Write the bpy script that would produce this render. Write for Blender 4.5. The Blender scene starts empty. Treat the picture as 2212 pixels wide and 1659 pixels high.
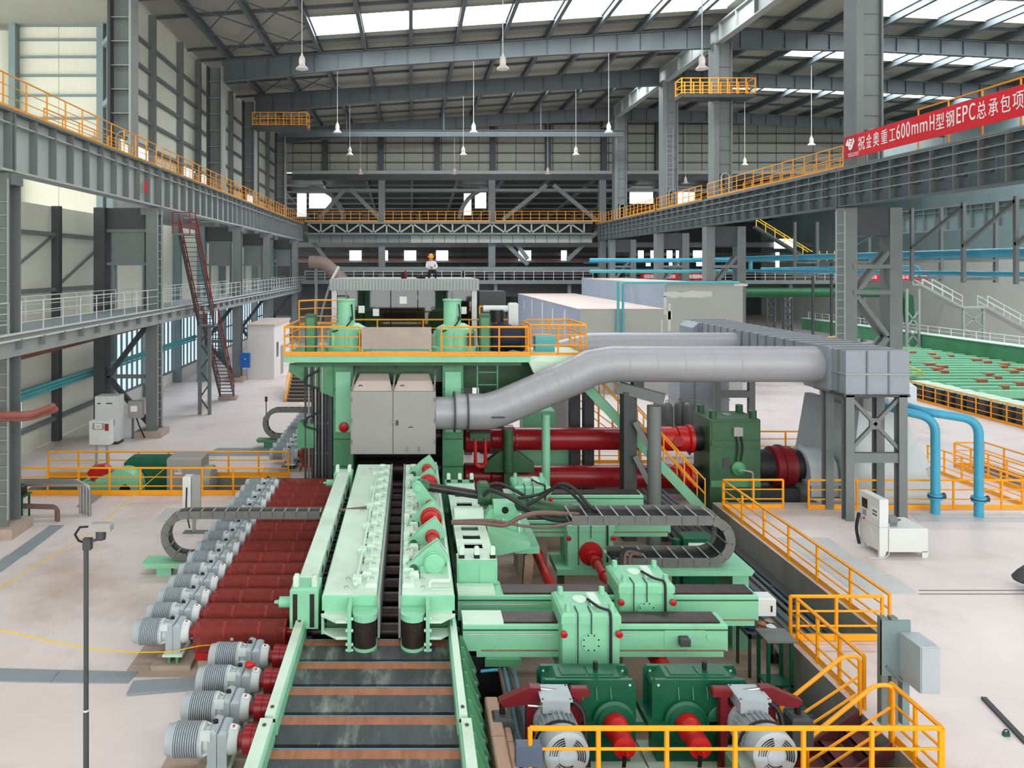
import bpy, math, random
from mathutils import Vector, Matrix
random.seed(7)
S = bpy.context.scene
COL = S.collection
# ---------------------------------------------------------------- camera, sky, exposure
F, VX, VY, H = 1600.0, 890.0, 576.0, 9.2          # focal length (px of a 2212 wide frame), vanishing point, eye height
cam = bpy.data.cameras.new('camera'); cam.sensor_width = 36; cam.sensor_fit = 'HORIZONTAL'
cam.lens = F / 2212 * 36; cam.shift_x = (1106 - VX) / 2212; cam.shift_y = -(829.5 - VY) / 2212
cam.clip_start = 0.5; cam.clip_end = 600
co = bpy.data.objects.new('camera', cam); COL.objects.link(co)
co.location = (0, 0, H); co.rotation_euler = (math.pi / 2, 0, 0); S.camera = co
W = bpy.data.worlds.new('sky'); S.world = W; W.use_nodes = True
W.node_tree.nodes['Background'].inputs[0].default_value = (0.98, 0.985, 0.97, 1)
W.node_tree.nodes['Background'].inputs[1].default_value = 3.1
SKYLIGHT = 14.5
S.view_settings.view_transform = 'Standard'; S.view_settings.look = 'None'
S.view_settings.exposure = 0.26; S.view_settings.gamma = 1.0; S.view_settings.use_curve_mapping = False
S.cycles.max_bounces = 6; S.cycles.diffuse_bounces = 3; S.cycles.glossy_bounces = 2; S.cycles.use_adaptive_sampling = True; S.cycles.adaptive_threshold = 0.025
S.cycles.sample_clamp_indirect = 6.0; S.cycles.caustics_reflective = False; S.cycles.caustics_refractive = False

def at(px, py, Y): return Vector(((px - VX) * Y / F, Y, H - (py - VY) * Y / F))
def gnd(px, py, z=0.0):
    Y = F * (H - z) / (py - VY); return Vector(((px - VX) * Y / F, Y, z))

# ---------------------------------------------------------------- materials
def lin(c):
    return tuple((v / 255 / 12.92 if v / 255 < .04045 else ((v / 255 + .055) / 1.055) ** 2.4) for v in c) + (1,)
MATS = {}
def mat(name, rgb, rough=.55, metal=0.0, var=.12, scale=1.5, dirt=None, dirt_amt=.5, bump=0.0, stretch=(1, 1, 1), spec=.4):
    m = bpy.data.materials.new(name); m.use_nodes = True; nt = m.node_tree; N = nt.nodes; L = nt.links
    b = N['Principled BSDF']; b.inputs['Roughness'].default_value = rough; b.inputs['Metallic'].default_value = metal
    b.inputs['Specular IOR Level'].default_value = spec
    tc = N.new('ShaderNodeTexCoord'); mp = N.new('ShaderNodeMapping'); mp.inputs['Scale'].default_value = stretch
    L.new(tc.outputs['Object'], mp.inputs[0])
    oi = N.new('ShaderNodeObjectInfo'); vm = N.new('ShaderNodeVectorMath'); vm.operation = 'SCALE'; vm.inputs[0].default_value = (37, 53, 29)
    L.new(oi.outputs['Random'], vm.inputs['Scale']); L.new(vm.outputs[0], mp.inputs['Location'])
    nz = N.new('ShaderNodeTexNoise'); nz.inputs['Scale'].default_value = scale; nz.inputs['Detail'].default_value = 6
    nz.inputs['Roughness'].default_value = .65
    L.new(mp.outputs[0], nz.inputs['Vector'])
    cr = N.new('ShaderNodeValToRGB'); c = lin(rgb)
    cr.color_ramp.elements[0].position = .3; cr.color_ramp.elements[1].position = .7
    cr.color_ramp.elements[0].color = tuple(v * (1 - var) for v in c[:3]) + (1,)
    cr.color_ramp.elements[1].color = tuple(min(1, v * (1 + var)) for v in c[:3]) + (1,)
    L.new(nz.outputs[0], cr.inputs[0]); out = cr.outputs[0]
    if dirt:
        n2 = N.new('ShaderNodeTexNoise'); n2.inputs['Scale'].default_value = scale * .45; n2.inputs['Detail'].default_value = 8
        n2.inputs['Roughness'].default_value = .7
        L.new(mp.outputs[0], n2.inputs['Vector'])
        r2 = N.new('ShaderNodeValToRGB'); r2.color_ramp.elements[0].position = .52; r2.color_ramp.elements[1].position = .75
        r2.color_ramp.elements[0].color = (0, 0, 0, 1); r2.color_ramp.elements[1].color = (dirt_amt,) * 3 + (1,)
        L.new(n2.outputs[0], r2.inputs[0])
        mx = N.new('ShaderNodeMixRGB'); mx.inputs[2].default_value = lin(dirt)
        L.new(r2.outputs[0], mx.inputs[0]); L.new(out, mx.inputs[1]); out = mx.outputs[0]
    L.new(out, b.inputs['Base Color'])
    if bump:
        bp = N.new('ShaderNodeBump'); bp.inputs['Strength'].default_value = bump; bp.inputs['Distance'].default_value = .02
        L.new(nz.outputs[0], bp.inputs['Height']); L.new(bp.outputs[0], b.inputs['Normal'])
    MATS[name] = m; return m
def emat(name, rgb, strength):
    m = bpy.data.materials.new(name); m.use_nodes = True; nt = m.node_tree; nt.nodes.clear()
    e = nt.nodes.new('ShaderNodeEmission'); o = nt.nodes.new('ShaderNodeOutputMaterial')
    e.inputs[0].default_value = lin(rgb); e.inputs[1].default_value = strength; nt.links.new(e.outputs[0], o.inputs[0])
    MATS[name] = m; return m
def stripes(m, axis, scale, amount=.35, dist=.05):
    """ribbed sheet relief: a wave texture drives the bump of an existing material"""
    nt = m.node_tree; N = nt.nodes; L = nt.links; b = N['Principled BSDF']
    tc = N.new('ShaderNodeTexCoord'); w = N.new('ShaderNodeTexWave'); w.bands_direction = axis
    w.inputs['Scale'].default_value = scale; w.inputs['Distortion'].default_value = 0
    L.new(tc.outputs['Object'], w.inputs['Vector'])
    bp = N.new('ShaderNodeBump'); bp.inputs['Strength'].default_value = amount; bp.inputs['Distance'].default_value = dist
    L.new(w.outputs[0], bp.inputs['Height']); L.new(bp.outputs[0], b.inputs['Normal']); return m

mat('green', (136, 203, 166), .45, var=.08, scale=.9, dirt=(150, 165, 120), dirt_amt=.35)
mat('pale_green', (206, 230, 212), .5, var=.07, scale=1.2, dirt=(150, 150, 110), dirt_amt=.45)
mat('mid_green', (84, 146, 106), .5, var=.12, scale=1.2, dirt=(60, 85, 60), dirt_amt=.5)
mat('dark_green', (16, 88, 62), .35, var=.12, scale=2)
mat('moss_green', (52, 92, 62), .45, var=.15, scale=1.5, dirt=(35, 50, 40), dirt_amt=.5)
mat('motor_grey', (168, 178, 184), .4, var=.06, scale=3)
mat('motor_white', (205, 213, 214), .4, var=.05, scale=3)
mat('guard_red', (140, 38, 32), .5, var=.15, scale=4, dirt=(95, 40, 35), dirt_amt=.6)
mat('guard_mesh', (138, 50, 42), .7, var=.2, scale=14)
mat('red', (178, 26, 26), .35, var=.1, scale=2)
mat('spindle_red', (146, 24, 32), .3, var=.12, scale=1.2)
mat('brake_red', (112, 22, 30), .4, var=.1)
mat('primer_red', (98, 46, 48), .7, var=.2, scale=3)
mat('stair_red', (140, 44, 40), .6, var=.15, scale=3)
mat('orange', (250, 164, 20), .4, var=.06, scale=4)
mat('rail_orange', (240, 156, 34), .5, var=.08, scale=4)
mat('yellow', (240, 190, 20), .5, var=.06)
mat('steel', (112, 119, 118), .55, var=.08, scale=.6)
mat('steel_light', (152, 158, 155), .5, var=.08, scale=.5)
mat('steel_dark', (66, 70, 71), .6, var=.12, scale=.7)
mat('steel_teal', (118, 138, 140), .5, var=.08, scale=.5)
mat('girder_light', (176, 182, 180), .5, var=.06, scale=.5)
mat('girder_dark', (86, 98, 102), .5, var=.08, scale=.5)
mat('rafter', (88, 97, 100), .5, var=.06, scale=.5)
mat('roof_sheet', (150, 152, 142), .7, var=.05, scale=.3)
mat('panel_cream', (214, 216, 200), .6, var=.04, scale=.4)
stripes(MATS['panel_cream'], 'X', 2.2, .25, .03)
mat('panel_gable', (150, 152, 142), .6, var=.05, scale=.4)
mat('wall_white', (222, 218, 214), .7, var=.04, scale=.5)
mat('room_grey', (172, 176, 168), .7, var=.04, scale=.3)
mat('room_blue', (148, 160, 176), .7, var=.05, scale=.4)
mat('roof_dust', (196, 180, 172), .9, var=.05, scale=.6)
mat('putty', (206, 208, 202), .8, var=.05, scale=2)
mat('floor', (220, 208, 205), .4, var=.06, scale=.34, dirt=(172, 148, 134), dirt_amt=.85, spec=.35)
mat('pit_floor', (160, 140, 126), .6, var=.15, scale=.7, dirt=(80, 66, 58), dirt_amt=.7)
mat('concrete', (132, 130, 124), .8, var=.15, scale=1.4, dirt=(80, 78, 74), dirt_amt=.5, stretch=(1, 1, .25))
mat('pad', (176, 158, 144), .85, var=.12, scale=2)
mat('plate', (140, 150, 156), .45, var=.07, scale=.8)
mat('plate_pale', (192, 194, 194), .45, var=.06, scale=.6, dirt=(170, 150, 135), dirt_amt=.4)
mat('duct', (160, 161, 166), .42, var=.05, scale=.7, metal=.15)
mat('duct_box', (142, 150, 160), .45, var=.06, scale=.5)
mat('cabinet_grey', (156, 154, 152), .5, var=.04, scale=1)
mat('cabinet_white', (212, 216, 214), .45, var=.03, scale=1)
mat('black', (22, 22, 24), .5, var=.1)
mat('rubber', (40, 40, 42), .6, var=.15, scale=4)
mat('hose_brown', (110, 88, 80), .55, var=.1, scale=4)
mat('shaft', (58, 54, 54), .3, metal=.6, var=.15, scale=3)
mat('roller', (62, 52, 50), .38, metal=.55, var=.35, scale=5, dirt=(95, 60, 50), dirt_amt=.5)
mat('rust', (158, 104, 74), .7, var=.25, scale=2.2, dirt=(120, 84, 60), dirt_amt=.7, stretch=(3, .6, 1))
mat('apron', (62, 67, 68), .55, var=.35, scale=2.8, dirt=(150, 164, 146), dirt_amt=1.0, stretch=(1.2, .35, 1))
mat('chrome', (190, 190, 190), .2, metal=.9, var=.05)
mat('conduit', (150, 150, 148), .35, metal=.6, var=.1, scale=3)
mat('steel_rail', (206, 208, 206), .35, var=.05)
mat('pipe_blue', (66, 160, 192), .4, var=.08, scale=2)
mat('pipe_teal', (84, 172, 178), .4, var=.08, scale=2)
mat('pipe_slate', (92, 122, 138), .45, var=.1, scale=2)
mat('pipe_rust', (140, 84, 74), .6, var=.15, scale=2)
mat('pipe_dust', (128, 112, 104), .8, var=.12, scale=1)
mat('pipe_green', (30, 92, 58), .45, var=.1)
mat('chain_grey', (112, 114, 110), .5, metal=.3, var=.15, scale=5)
mat('stainless', (140, 130, 122), .4, metal=.75, var=.1, scale=2)
mat('tarp', (28, 32, 52), .6, var=.3, scale=3, bump=.4)
mat('blue_box', (24, 96, 176), .4, var=.05)
mat('glove_blue', (40, 54, 92), .8, var=.1)
mat('cloth_grey', (176, 176, 178), .9, var=.1, scale=8)
mat('cloth_dark', (34, 34, 40), .9, var=.15, scale=8)
mat('skin', (196, 148, 120), .6, var=.05)
mat('helmet', (246, 150, 20), .3, var=.03)
mat('paper', (238, 238, 236), .8, var=.02)
mat('ink', (60, 64, 72), .8, var=.02)
mat('banner', (214, 18, 34), .6, var=.06, scale=.6)
mat('banner_dark', (176, 22, 34), .6, var=.05, scale=.8)
mat('white', (238, 238, 238), .6, var=.02)
mat('lamp_white', (226, 220, 214), .35, var=.03)
mat('wood', (178, 146, 126), .8, var=.12, scale=2, stretch=(1, .3, 1))
mat('bottle_grey', (98, 100, 100), .4, var=.08, scale=2)
mat('bluegrey', (84, 98, 118), .45, var=.05)
mat('screen', (28, 34, 40), .15, var=.02)
emat('skylight', (244, 250, 255), SKYLIGHT)
emat('daylight', (248, 250, 250), 1.6)
emat('daylight_blue', (196, 220, 238), 1.15)
def glass(name, rgb, alpha, rough=.05):
    m = bpy.data.materials.new(name); m.use_nodes = True; nt = m.node_tree; nt.nodes.clear()
    o = nt.nodes.new('ShaderNodeOutputMaterial'); mx = nt.nodes.new('ShaderNodeMixShader')
    t = nt.nodes.new('ShaderNodeBsdfTransparent'); g = nt.nodes.new('ShaderNodeBsdfGlossy')
    t.inputs[0].default_value = lin(rgb); g.inputs['Roughness'].default_value = rough; mx.inputs[0].default_value = alpha
    nt.links.new(t.outputs[0], mx.inputs[1]); nt.links.new(g.outputs[0], mx.inputs[2]); nt.links.new(mx.outputs[0], o.inputs[0])
    MATS[name] = m
glass('booth_glass', (120, 146, 138), .09)

# ---------------------------------------------------------------- mesh builder
class MB:
    def __init__(s): s.v = []; s.f = []; s.s = []
    def add(s, vs, fs, smooth=False):
        n = len(s.v); s.v += [tuple(v) for v in vs]; s.f += [tuple(i + n for i in f) for f in fs]
        s.s += [smooth] * len(fs) if isinstance(smooth, bool) else smooth
        return s
    def box(s, x0, x1, y0, y1, z0, z1):
        return s.add([(x0, y0, z0), (x1, y0, z0), (x1, y1, z0), (x0, y1, z0), (x0, y0, z1), (x1, y0, z1), (x1, y1, z1), (x0, y1, z1)],
                     [(0, 3, 2, 1), (4, 5, 6, 7), (0, 1, 5, 4), (1, 2, 6, 5), (2, 3, 7, 6), (3, 0, 4, 7)])
    def bbox(s, x0, x1, y0, y1, z0, z1, b=.02):
        """box with a chamfered top rim"""
        vs = [(x0, y0, z0), (x1, y0, z0), (x1, y1, z0), (x0, y1, z0), (x0, y0, z1 - b), (x1, y0, z1 - b), (x1, y1, z1 - b), (x0, y1, z1 - b),
              (x0 + b, y0 + b, z1), (x1 - b, y0 + b, z1), (x1 - b, y1 - b, z1), (x0 + b, y1 - b, z1)]
        fs = [(0, 3, 2, 1), (0, 1, 5, 4), (1, 2, 6, 5), (2, 3, 7, 6), (3, 0, 4, 7), (4, 5, 9, 8), (5, 6, 10, 9), (6, 7, 11, 10), (7, 4, 8, 11), (8, 9, 10, 11)]
        return s.add(vs, fs)
    def bar(s, p, q, w, h=None, up=(0, 0, 1)):
        p, q = Vector(p), Vector(q); d = (q - p).normalized(); u = Vector(up)
        if abs(d.dot(u)) > .98: u = Vector((0, 1, 0))
        a = d.cross(u).normalized() * (w / 2); c = a.cross(d).normalized() * ((h or w) / 2)
        vs = [p - a - c, p + a - c, p + a + c, p - a + c, q - a - c, q + a - c, q + a + c, q - a + c]
        return s.add(vs, [(0, 1, 2, 3), (7, 6, 5, 4), (0, 4, 5, 1), (1, 5, 6, 2), (2, 6, 7, 3), (3, 7, 4, 0)])
    def ibeam(s, p, q, w, h, t=.05, up=(0, 0, 1)):
        p, q = Vector(p), Vector(q); d = (q - p).normalized(); u = Vector(up)
        a = d.cross(u).normalized(); c = a.cross(d).normalized()
        o = c * (h / 2 - t / 2)
        s.bar(p + o, q + o, w, t, up); s.bar(p - o, q - o, w, t, up); s.bar(p, q, t, h - 2 * t, up); return s
    def cyl(s, p, q, r, r2=None, n=16, cap=True):
        r2 = r if r2 is None else r2; p, q = Vector(p), Vector(q); d = (q - p).normalized()
        a = d.orthogonal().normalized(); b = d.cross(a); vs = []
        for k in range(n):
            t = 2 * math.pi * k / n; e = a * math.cos(t) + b * math.sin(t); vs += [p + e * r, q + e * r2]
        fs = [(2 * k, (2 * k + 2) % (2 * n), (2 * k + 3) % (2 * n), 2 * k + 1) for k in range(n)]; sm = [True] * n
        if cap: fs += [tuple(range(2 * n - 2, -1, -2)), tuple(range(1, 2 * n, 2))]; sm += [False, False]
        return s.add(vs, fs, sm)
    def lathe(s, p, d, prof, n=20):
        """prof: (distance along d, radius) pairs"""
        p = Vector(p); d = Vector(d).normalized(); a = d.orthogonal().normalized(); b = d.cross(a); vs = []; fs = []; m = len(prof)
        for k in range(n):
            t = 2 * math.pi * k / n; e = a * math.cos(t) + b * math.sin(t)
            vs += [p + d * z + e * r for z, r in prof]
        for k in range(n):
            k2 = (k + 1) % n
            fs += [(k * m + i, k2 * m + i, k2 * m + i + 1, k * m + i + 1) for i in range(m - 1)]
        sm = [True] * len(fs)
        fs += [tuple(k * m for k in range(n - 1, -1, -1)), tuple(k * m + m - 1 for k in range(n))]; sm += [False, False]
        return s.add(vs, fs, sm)
    def tube(s, pts, r, n=8, cap=True):
        pts = [Vector(p) for p in pts]; m = len(pts); dirs = []
        for i in range(m):
            d = (pts[min(i + 1, m - 1)] - pts[max(i - 1, 0)]); dirs.append(d.normalized() if d.length > 1e-9 else Vector((0, 0, 1)))
        a = dirs[0].orthogonal().normalized(); vs = []
        for i in range(m):
            a = (a - dirs[i] * a.dot(dirs[i])).normalized(); b = dirs[i].cross(a); rr = r[i] if isinstance(r, (list, tuple)) else r
            if 0 < i < m - 1:
                c = (pts[i] - pts[i - 1]).normalized().dot((pts[i + 1] - pts[i]).normalized()); rr /= max(.6, math.sqrt(max(0, (1 + c) / 2)))
            vs += [pts[i] + (a * math.cos(2 * math.pi * k / n) + b * math.sin(2 * math.pi * k / n)) * rr for k in range(n)]
        fs = [(i * n + k, i * n + (k + 1) % n, (i + 1) * n + (k + 1) % n, (i + 1) * n + k) for i in range(m - 1) for k in range(n)]
        sm = [True] * len(fs)
        if cap: fs += [tuple(range(n - 1, -1, -1)), tuple((m - 1) * n + k for k in range(n))]; sm += [False, False]
        return s.add(vs, fs, sm)
    def prism(s, poly, axis, a, b):
        """polygon extruded along an axis: 'x' polygon of (y,z); 'y' of (x,z); 'z' of (x,y)"""
        f = {'x': lambda p, t: (t, p[0], p[1]), 'y': lambda p, t: (p[0], t, p[1]), 'z': lambda p, t: (p[0], p[1], t)}[axis]
        n = len(poly); area = sum(poly[i][0] * poly[(i + 1) % n][1] - poly[(i + 1) % n][0] * poly[i][1] for i in range(n))
        if (area < 0) != (axis == 'y'): poly = poly[::-1]
        vs = [f(p, a) for p in poly] + [f(p, b) for p in poly]
        return s.add(vs, [tuple(range(n - 1, -1, -1)), tuple(range(n, 2 * n))] + [(i, (i + 1) % n, n + (i + 1) % n, n + i) for i in range(n)])
    def mesh(s, name, m):
        me = bpy.data.meshes.new(name); me.from_pydata(s.v, [], s.f); me.polygons.foreach_set('use_smooth', s.s)
        me.materials.append(MATS[m]); me.update()
        if any(s.s): me.set_sharp_from_angle(angle=.7)
        return me
    def build(s, name, m, parent=None, local=False):
        """verts given in world metres unless local; the object's origin is its thing's base point"""
        if parent is not None and not local:
            o = parent['_o']; s.v = [(v[0] - o[0], v[1] - o[1], v[2] - o[2]) for v in s.v]
        ob = bpy.data.objects.new(name, s.mesh(name, m)); COL.objects.link(ob); ob.parent = parent
        ob['_o'] = tuple(parent['_o']) if parent is not None else (0., 0., 0.)
        return ob
def tag(o, label, cat, group=None, kind=None):
    if label: o['label'] = label
    if cat: o['category'] = cat
    if group: o['group'] = group
    if kind: o['kind'] = kind
    return o
def thing(name, label, cat, loc=(0, 0, 0), group=None, kind=None):
    o = bpy.data.objects.new(name, None); COL.objects.link(o); o.location = loc; o['_o'] = tuple(float(v) for v in loc)
    o.empty_display_size = .2
    return tag(o, label, cat, group, kind)
def put(me, name, parent, loc, rot=None):
    """one more object of an existing mesh; loc in world metres"""
    ob = bpy.data.objects.new(name, me); COL.objects.link(ob); o = parent['_o'] if parent is not None else (0, 0, 0)
    ob.parent = parent; ob.location = (loc[0] - o[0], loc[1] - o[1], loc[2] - o[2])
    if rot: ob.rotation_euler = rot
    ob['_o'] = tuple(float(v) for v in loc)
    return ob
def copy_tree(root, loc, label=None, group=None):
    def rec(o, par):
        c = o.copy(); COL.objects.link(c); c.parent = par
        for ch in KIDS.get(o.name, []): rec(ch, c)
        return c
    KIDS = {}
    st = [root]
    while st:
        o = st.pop(); KIDS[o.name] = list(o.children); st += o.children
    c = rec(root, None); c.location = loc; c['_o'] = tuple(float(v) for v in loc)
    if label: c['label'] = label
    if group: c['group'] = group
    return c
def arc(c, r, a0, a1, n, plane='xz', y=0.0):
    out = []
    for k in range(n + 1):
        t = math.radians(a0 + (a1 - a0) * k / n); u, w = c[0] + r * math.cos(t), c[1] + r * math.sin(t)
        out.append({'xz': (u, y, w), 'yz': (y, u, w), 'xy': (u, w, y)}[plane])
    return out
def bend(pts, rad=.3, n=5):
    """round the corners of a polyline"""
    pts = [Vector(p) for p in pts]; out = [pts[0]]
    for i in range(1, len(pts) - 1):
        a, b, c = pts[i - 1], pts[i], pts[i + 1]; r = min(rad, (a - b).length * .49, (c - b).length * .49)
        p, q = b + (a - b).normalized() * r, b + (c - b).normalized() * r
        out += [(p * (1 - t) + b * t).lerp(b * (1 - t) + q * t, t) for t in [k / n for k in range(n + 1)]]
    return out + [pts[-1]]
ORD = ['first', 'second', 'third', 'fourth', 'fifth', 'sixth', 'seventh', 'eighth', 'ninth', 'tenth', 'eleventh', 'twelfth', 'thirteenth',
       'fourteenth', 'fifteenth', 'sixteenth', 'seventeenth', 'eighteenth', 'nineteenth', 'twentieth']
_pm = {}
def railing(label, path, m='rail_orange', h=1.1, spacing=1.5, rails=(1.0, .67, .34), toe=.12, r=.024, posts_r=None, cat='railing', group=None,
            name='guard_railing', ends=True, loop=False, toe_m=None):
    """path: base points; each post, rail and toe board is a part of the railing"""
    path = [Vector(p) for p in path]; t = thing(name, label, cat, path[0], group); pr = posts_r or r
    key = (m, round(h, 3), round(pr, 3))
    if key not in _pm: _pm[key] = MB().cyl((0, 0, 0), (0, 0, h), pr, n=6).mesh('post', m)
    for f in rails:
        pts = [p + Vector((0, 0, h * f)) for p in path]
        MB().tube(pts, r if f == 1.0 else max(.018, r * .6), 6).build('top_rail' if f == 1.0 else 'mid_rail', m, t)
    done = set()
    for a, b in zip(path, path[1:]):
        k = max(1, round((b - a).length / spacing))
        for i in range(k + 1):
            p = a.lerp(b, i / k); q = (round(p.x, 2), round(p.y, 2), round(p.z, 2))
            if q in done: continue
            done.add(q); put(_pm[key], 'post', t, p)
        if toe:
            MB().bar(a + Vector((0, 0, toe / 2 + .01)), b + Vector((0, 0, toe / 2 + .01)), .012, toe).build('toe_board', toe_m or m, t)
    return t
# ================================================================ the setting
ROWS_L = [25.6, 40.4, 59.6, 71.9, 89.0]; XL, XR = -13.7, 23.35
def zr(x): return 26.3 + (max(-20, min(x, 24)) + 17) * .066 - max(0, x - 24) * .05
# ---- floor with the two pits
PZ = -1.3
fl = MB()
def slab(x0, x1, y0, y1): fl.add([(x0, y0, 0), (x1, y0, 0), (x1, y1, 0), (x0, y1, 0)], [(0, 1, 2, 3)])
slab(-45, -15.9, -60, 170); slab(-15.9, -5.3, -60, 29.9); slab(-15.9, -5.3, 32.3, 170); slab(-5.3, -2.6, -60, 170); slab(-2.6, 1.9, -60, 8)
slab(-2.6, 1.9, 34.2, 170); slab(1.9, 9.27, -60, 13.05); slab(9.27, 80, -60, 18.2); slab(11.7, 80, 18.2, 28.9); slab(15.85, 80, 28.9, 34.2); slab(1.9, 80, 34.2, 170)
floor = tag(fl.build('floor', 'floor'), 'pale concrete workshop floor', None, kind='structure')
pf = MB().box(-2.7, 16.0, 0, 34.4, PZ - .2, PZ).box(-16, -5.2, 29.8, 32.4, PZ - .2, PZ)
tag(pf.build('floor_pit', 'pit_floor'), 'brown stained concrete floor of the machine pits', None, kind='structure')
pw = MB().box(9.27, 9.8, 13.05, 18.2, PZ, -.004).box(9.27, 11.7, 18.2, 18.6, PZ, -.004).box(11.7, 12.1, 18.6, 28.9, PZ, -.004).box(12.1, 15.85, 28.75, 28.9, PZ, -.004).box(15.85, 16.0, 28.9, 34.2, PZ, -.004).box(-2.75, -2.6, 0, 34.2, PZ, -.004)
pw.box(-2.6, 15.85, 34.2, 34.4, PZ, -.004).box(1.9, 9.27, 12.9, 13.05, PZ, -.004)
tag(pw.build('wall_pit', 'concrete'), 'grey cast concrete side of the main machine pit', None, kind='structure')
pw = MB().box(-16, -15.9, 29.9, 32.3, PZ, -.004).box(-5.3, -5.2, 29.9, 32.3, PZ, -.004).box(-15.9, -5.3, 32.3, 32.4, PZ, -.004).box(-15.9, -5.3, 29.8, 29.9, PZ, -.004)
tag(pw.build('wall_trench', 'concrete'), 'grey concrete side of the fan trench', None, kind='structure')

# ---- roof: sheeting, skylight strips with one unseen strip added for light, purlins
STRIPS = [(62.1, 64.6, -7.4, 24), (9, 10.2, -20, 66), (29.5, 30.8, -20, 66), (52.3, 56.5, -7.4, 24), (52.3, 56.5, 33.8, 66), (63.8, 67.4, 33.8, 66), (74.8, 79.8, -7.4, 24), (76.2, 79.8, 33.8, 66)]  # first hidden strip added to light far floor; next two unseen, sized for light
xs = sorted({-45., -20., 24., 66., -18., -7.4, 33.8}); ys = sorted({-20., 95.} | {v for s_ in STRIPS for v in s_[:2]})  # main hall's far strip is also widened out of sight for light
rf = MB()
for xa, xb in zip(xs, xs[1:]):
    for ya, yb in zip(ys, ys[1:]):
        xm, ym = (xa + xb) / 2, (ya + yb) / 2
        if any(s_[0] < ym < s_[1] and s_[2] < xm < s_[3] for s_ in STRIPS): continue
        rf.add([(xa, ya, zr(xa)), (xa, yb, zr(xa)), (xb, yb, zr(xb)), (xb, ya, zr(xb))], [(0, 1, 2, 3)])
ceil = tag(rf.build('ceiling', 'roof_sheet'), 'grey ribbed sheet roof of the two halls', None, kind='structure')
PX = [-7.4 + 3.66 * k for k in range(-2, 19)]
for i, x in enumerate(PX):
    z = zr(x) - .32; MB().ibeam((x, 40, z), (x, 95, z), .3, .6, .05).build('purlin', 'rafter', ceil)
for y in (43.5, 47, 50.5, 58, 61, 64.5, 68.5, 74, 82, 86):      # sheet rails across the purlins
    for xa, xb in ((-18, 24), (24, 62)):
        MB().bar((xa, y, zr(xa) - .12), (xb, y, zr(xb) - .12), .14, .2).build('sheeting_rail', 'rafter', ceil)
for i in range(2):
    for ya, yb in ((41, 47), (47, 53), (53, 59), (60, 66), (66, 72)):
        xa, xb = PX[i], PX[i + 1]; za, zb = zr(xa) - .5, zr(xb) - .5
        MB().bar((xa, ya, za), (xb, yb, zb), .07).build('brace_rod', 'rafter', ceil)
        MB().bar((xa, yb, za), (xb, ya, zb), .07).build('brace_rod', 'rafter', ceil)
for k, (y0, y1, x0, x1) in enumerate(STRIPS):
    w = thing('window_%d' % (k + 1), 'bright strip in the roof', None, (x0, y0, zr(x0)), kind='structure')
    cuts = [x0] + [x for x in PX + [24.] if x0 + .2 < x < x1 - .2] + [x1]; cuts.sort()
    for xa, xb in zip(cuts, cuts[1:]):
        MB().add([(xa, y0, zr(xa)), (xa, y1, zr(xa)), (xb, y1, zr(xb)), (xb, y0, zr(xb))], [(0, 1, 2, 3)]).build('pane', 'skylight', w)
    for y in (y0, y1):
        MB().bar((x0, y, zr(x0) + .02), (min(x1, 24) if x0 < 24 else x1, y, zr(min(x1, 24) if x0 < 24 else x1) + .02), .12, .3).build('kerb', 'steel_light', w)

# ---- rafters
def rafter(y, x0, x1, label, depth=(1.75, 1.3, 1.6)):
    t = thing('roof_rafter', label, 'roof beam', (x0, y, zr(x0) - 2))
    n = 12; P = []
    for k in range(n + 1):
        f = k / n; x = x0 + (x1 - x0) * f; d = depth[0] + (depth[1] - depth[0]) * min(1, f / .3) if f < .3 else depth[1] + (depth[2] - depth[1]) * max(0, (f - .7) / .3)
        P.append((x, zr(x) - .63, zr(x) - .63 - d))
    MB().prism([(p[0], p[1]) for p in P] + [(p[0], p[2]) for p in P[::-1]], 'y', y - .02, y + .02).build('web', 'rafter', t)
    for nm, j in (('top_flange', 1), ('bottom_flange', 2)):
        MB().prism([(p[0], p[j] + .03) for p in P] + [(p[0], p[j] - .03) for p in P[::-1]], 'y', y - .22, y + .22).build(nm, 'rafter', t)
    m = round((x1 - x0) / 1.83)
    for k in range(1, m):
        x = x0 + (x1 - x0) * k / m; f = k / m
        d = depth[0] + (depth[1] - depth[0]) * min(1, f / .3) if f < .3 else depth[1] + (depth[2] - depth[1]) * max(0, (f - .7) / .3)
        MB().box(x - .02, x + .02, y - .19, y + .19, zr(x) - .63 - d, zr(x) - .63).build('stiffener', 'rafter', t)
for y, nm in ((59.6, 'nearest in view'), (71.9, 'second from the front'), (89.0, 'third, before the gable')):
    rafter(y, -15.3, 24, 'deep grey steel roof beam over the main hall, ' + nm)
    rafter(y, 24.6, 64, 'deep grey steel roof beam over the right-hand hall, ' + nm.split(',')[0], (1.6, 1.2, 1.6))
t = thing('roof_girder', 'horizontal dark steel girder across the hall below the far skylight', 'roof beam', (-14, 80, 23.4))
MB().ibeam((-15, 84, 24.3), (24, 84, 24.3), .4, .75, .06).build('beam', 'rafter', t)
for x in (-7.4, 3.6, 14.6): MB().bar((x, 84, 24.6), (x, 84, zr(x) - .3), .12).build('hanger', 'rafter', t)

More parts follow.
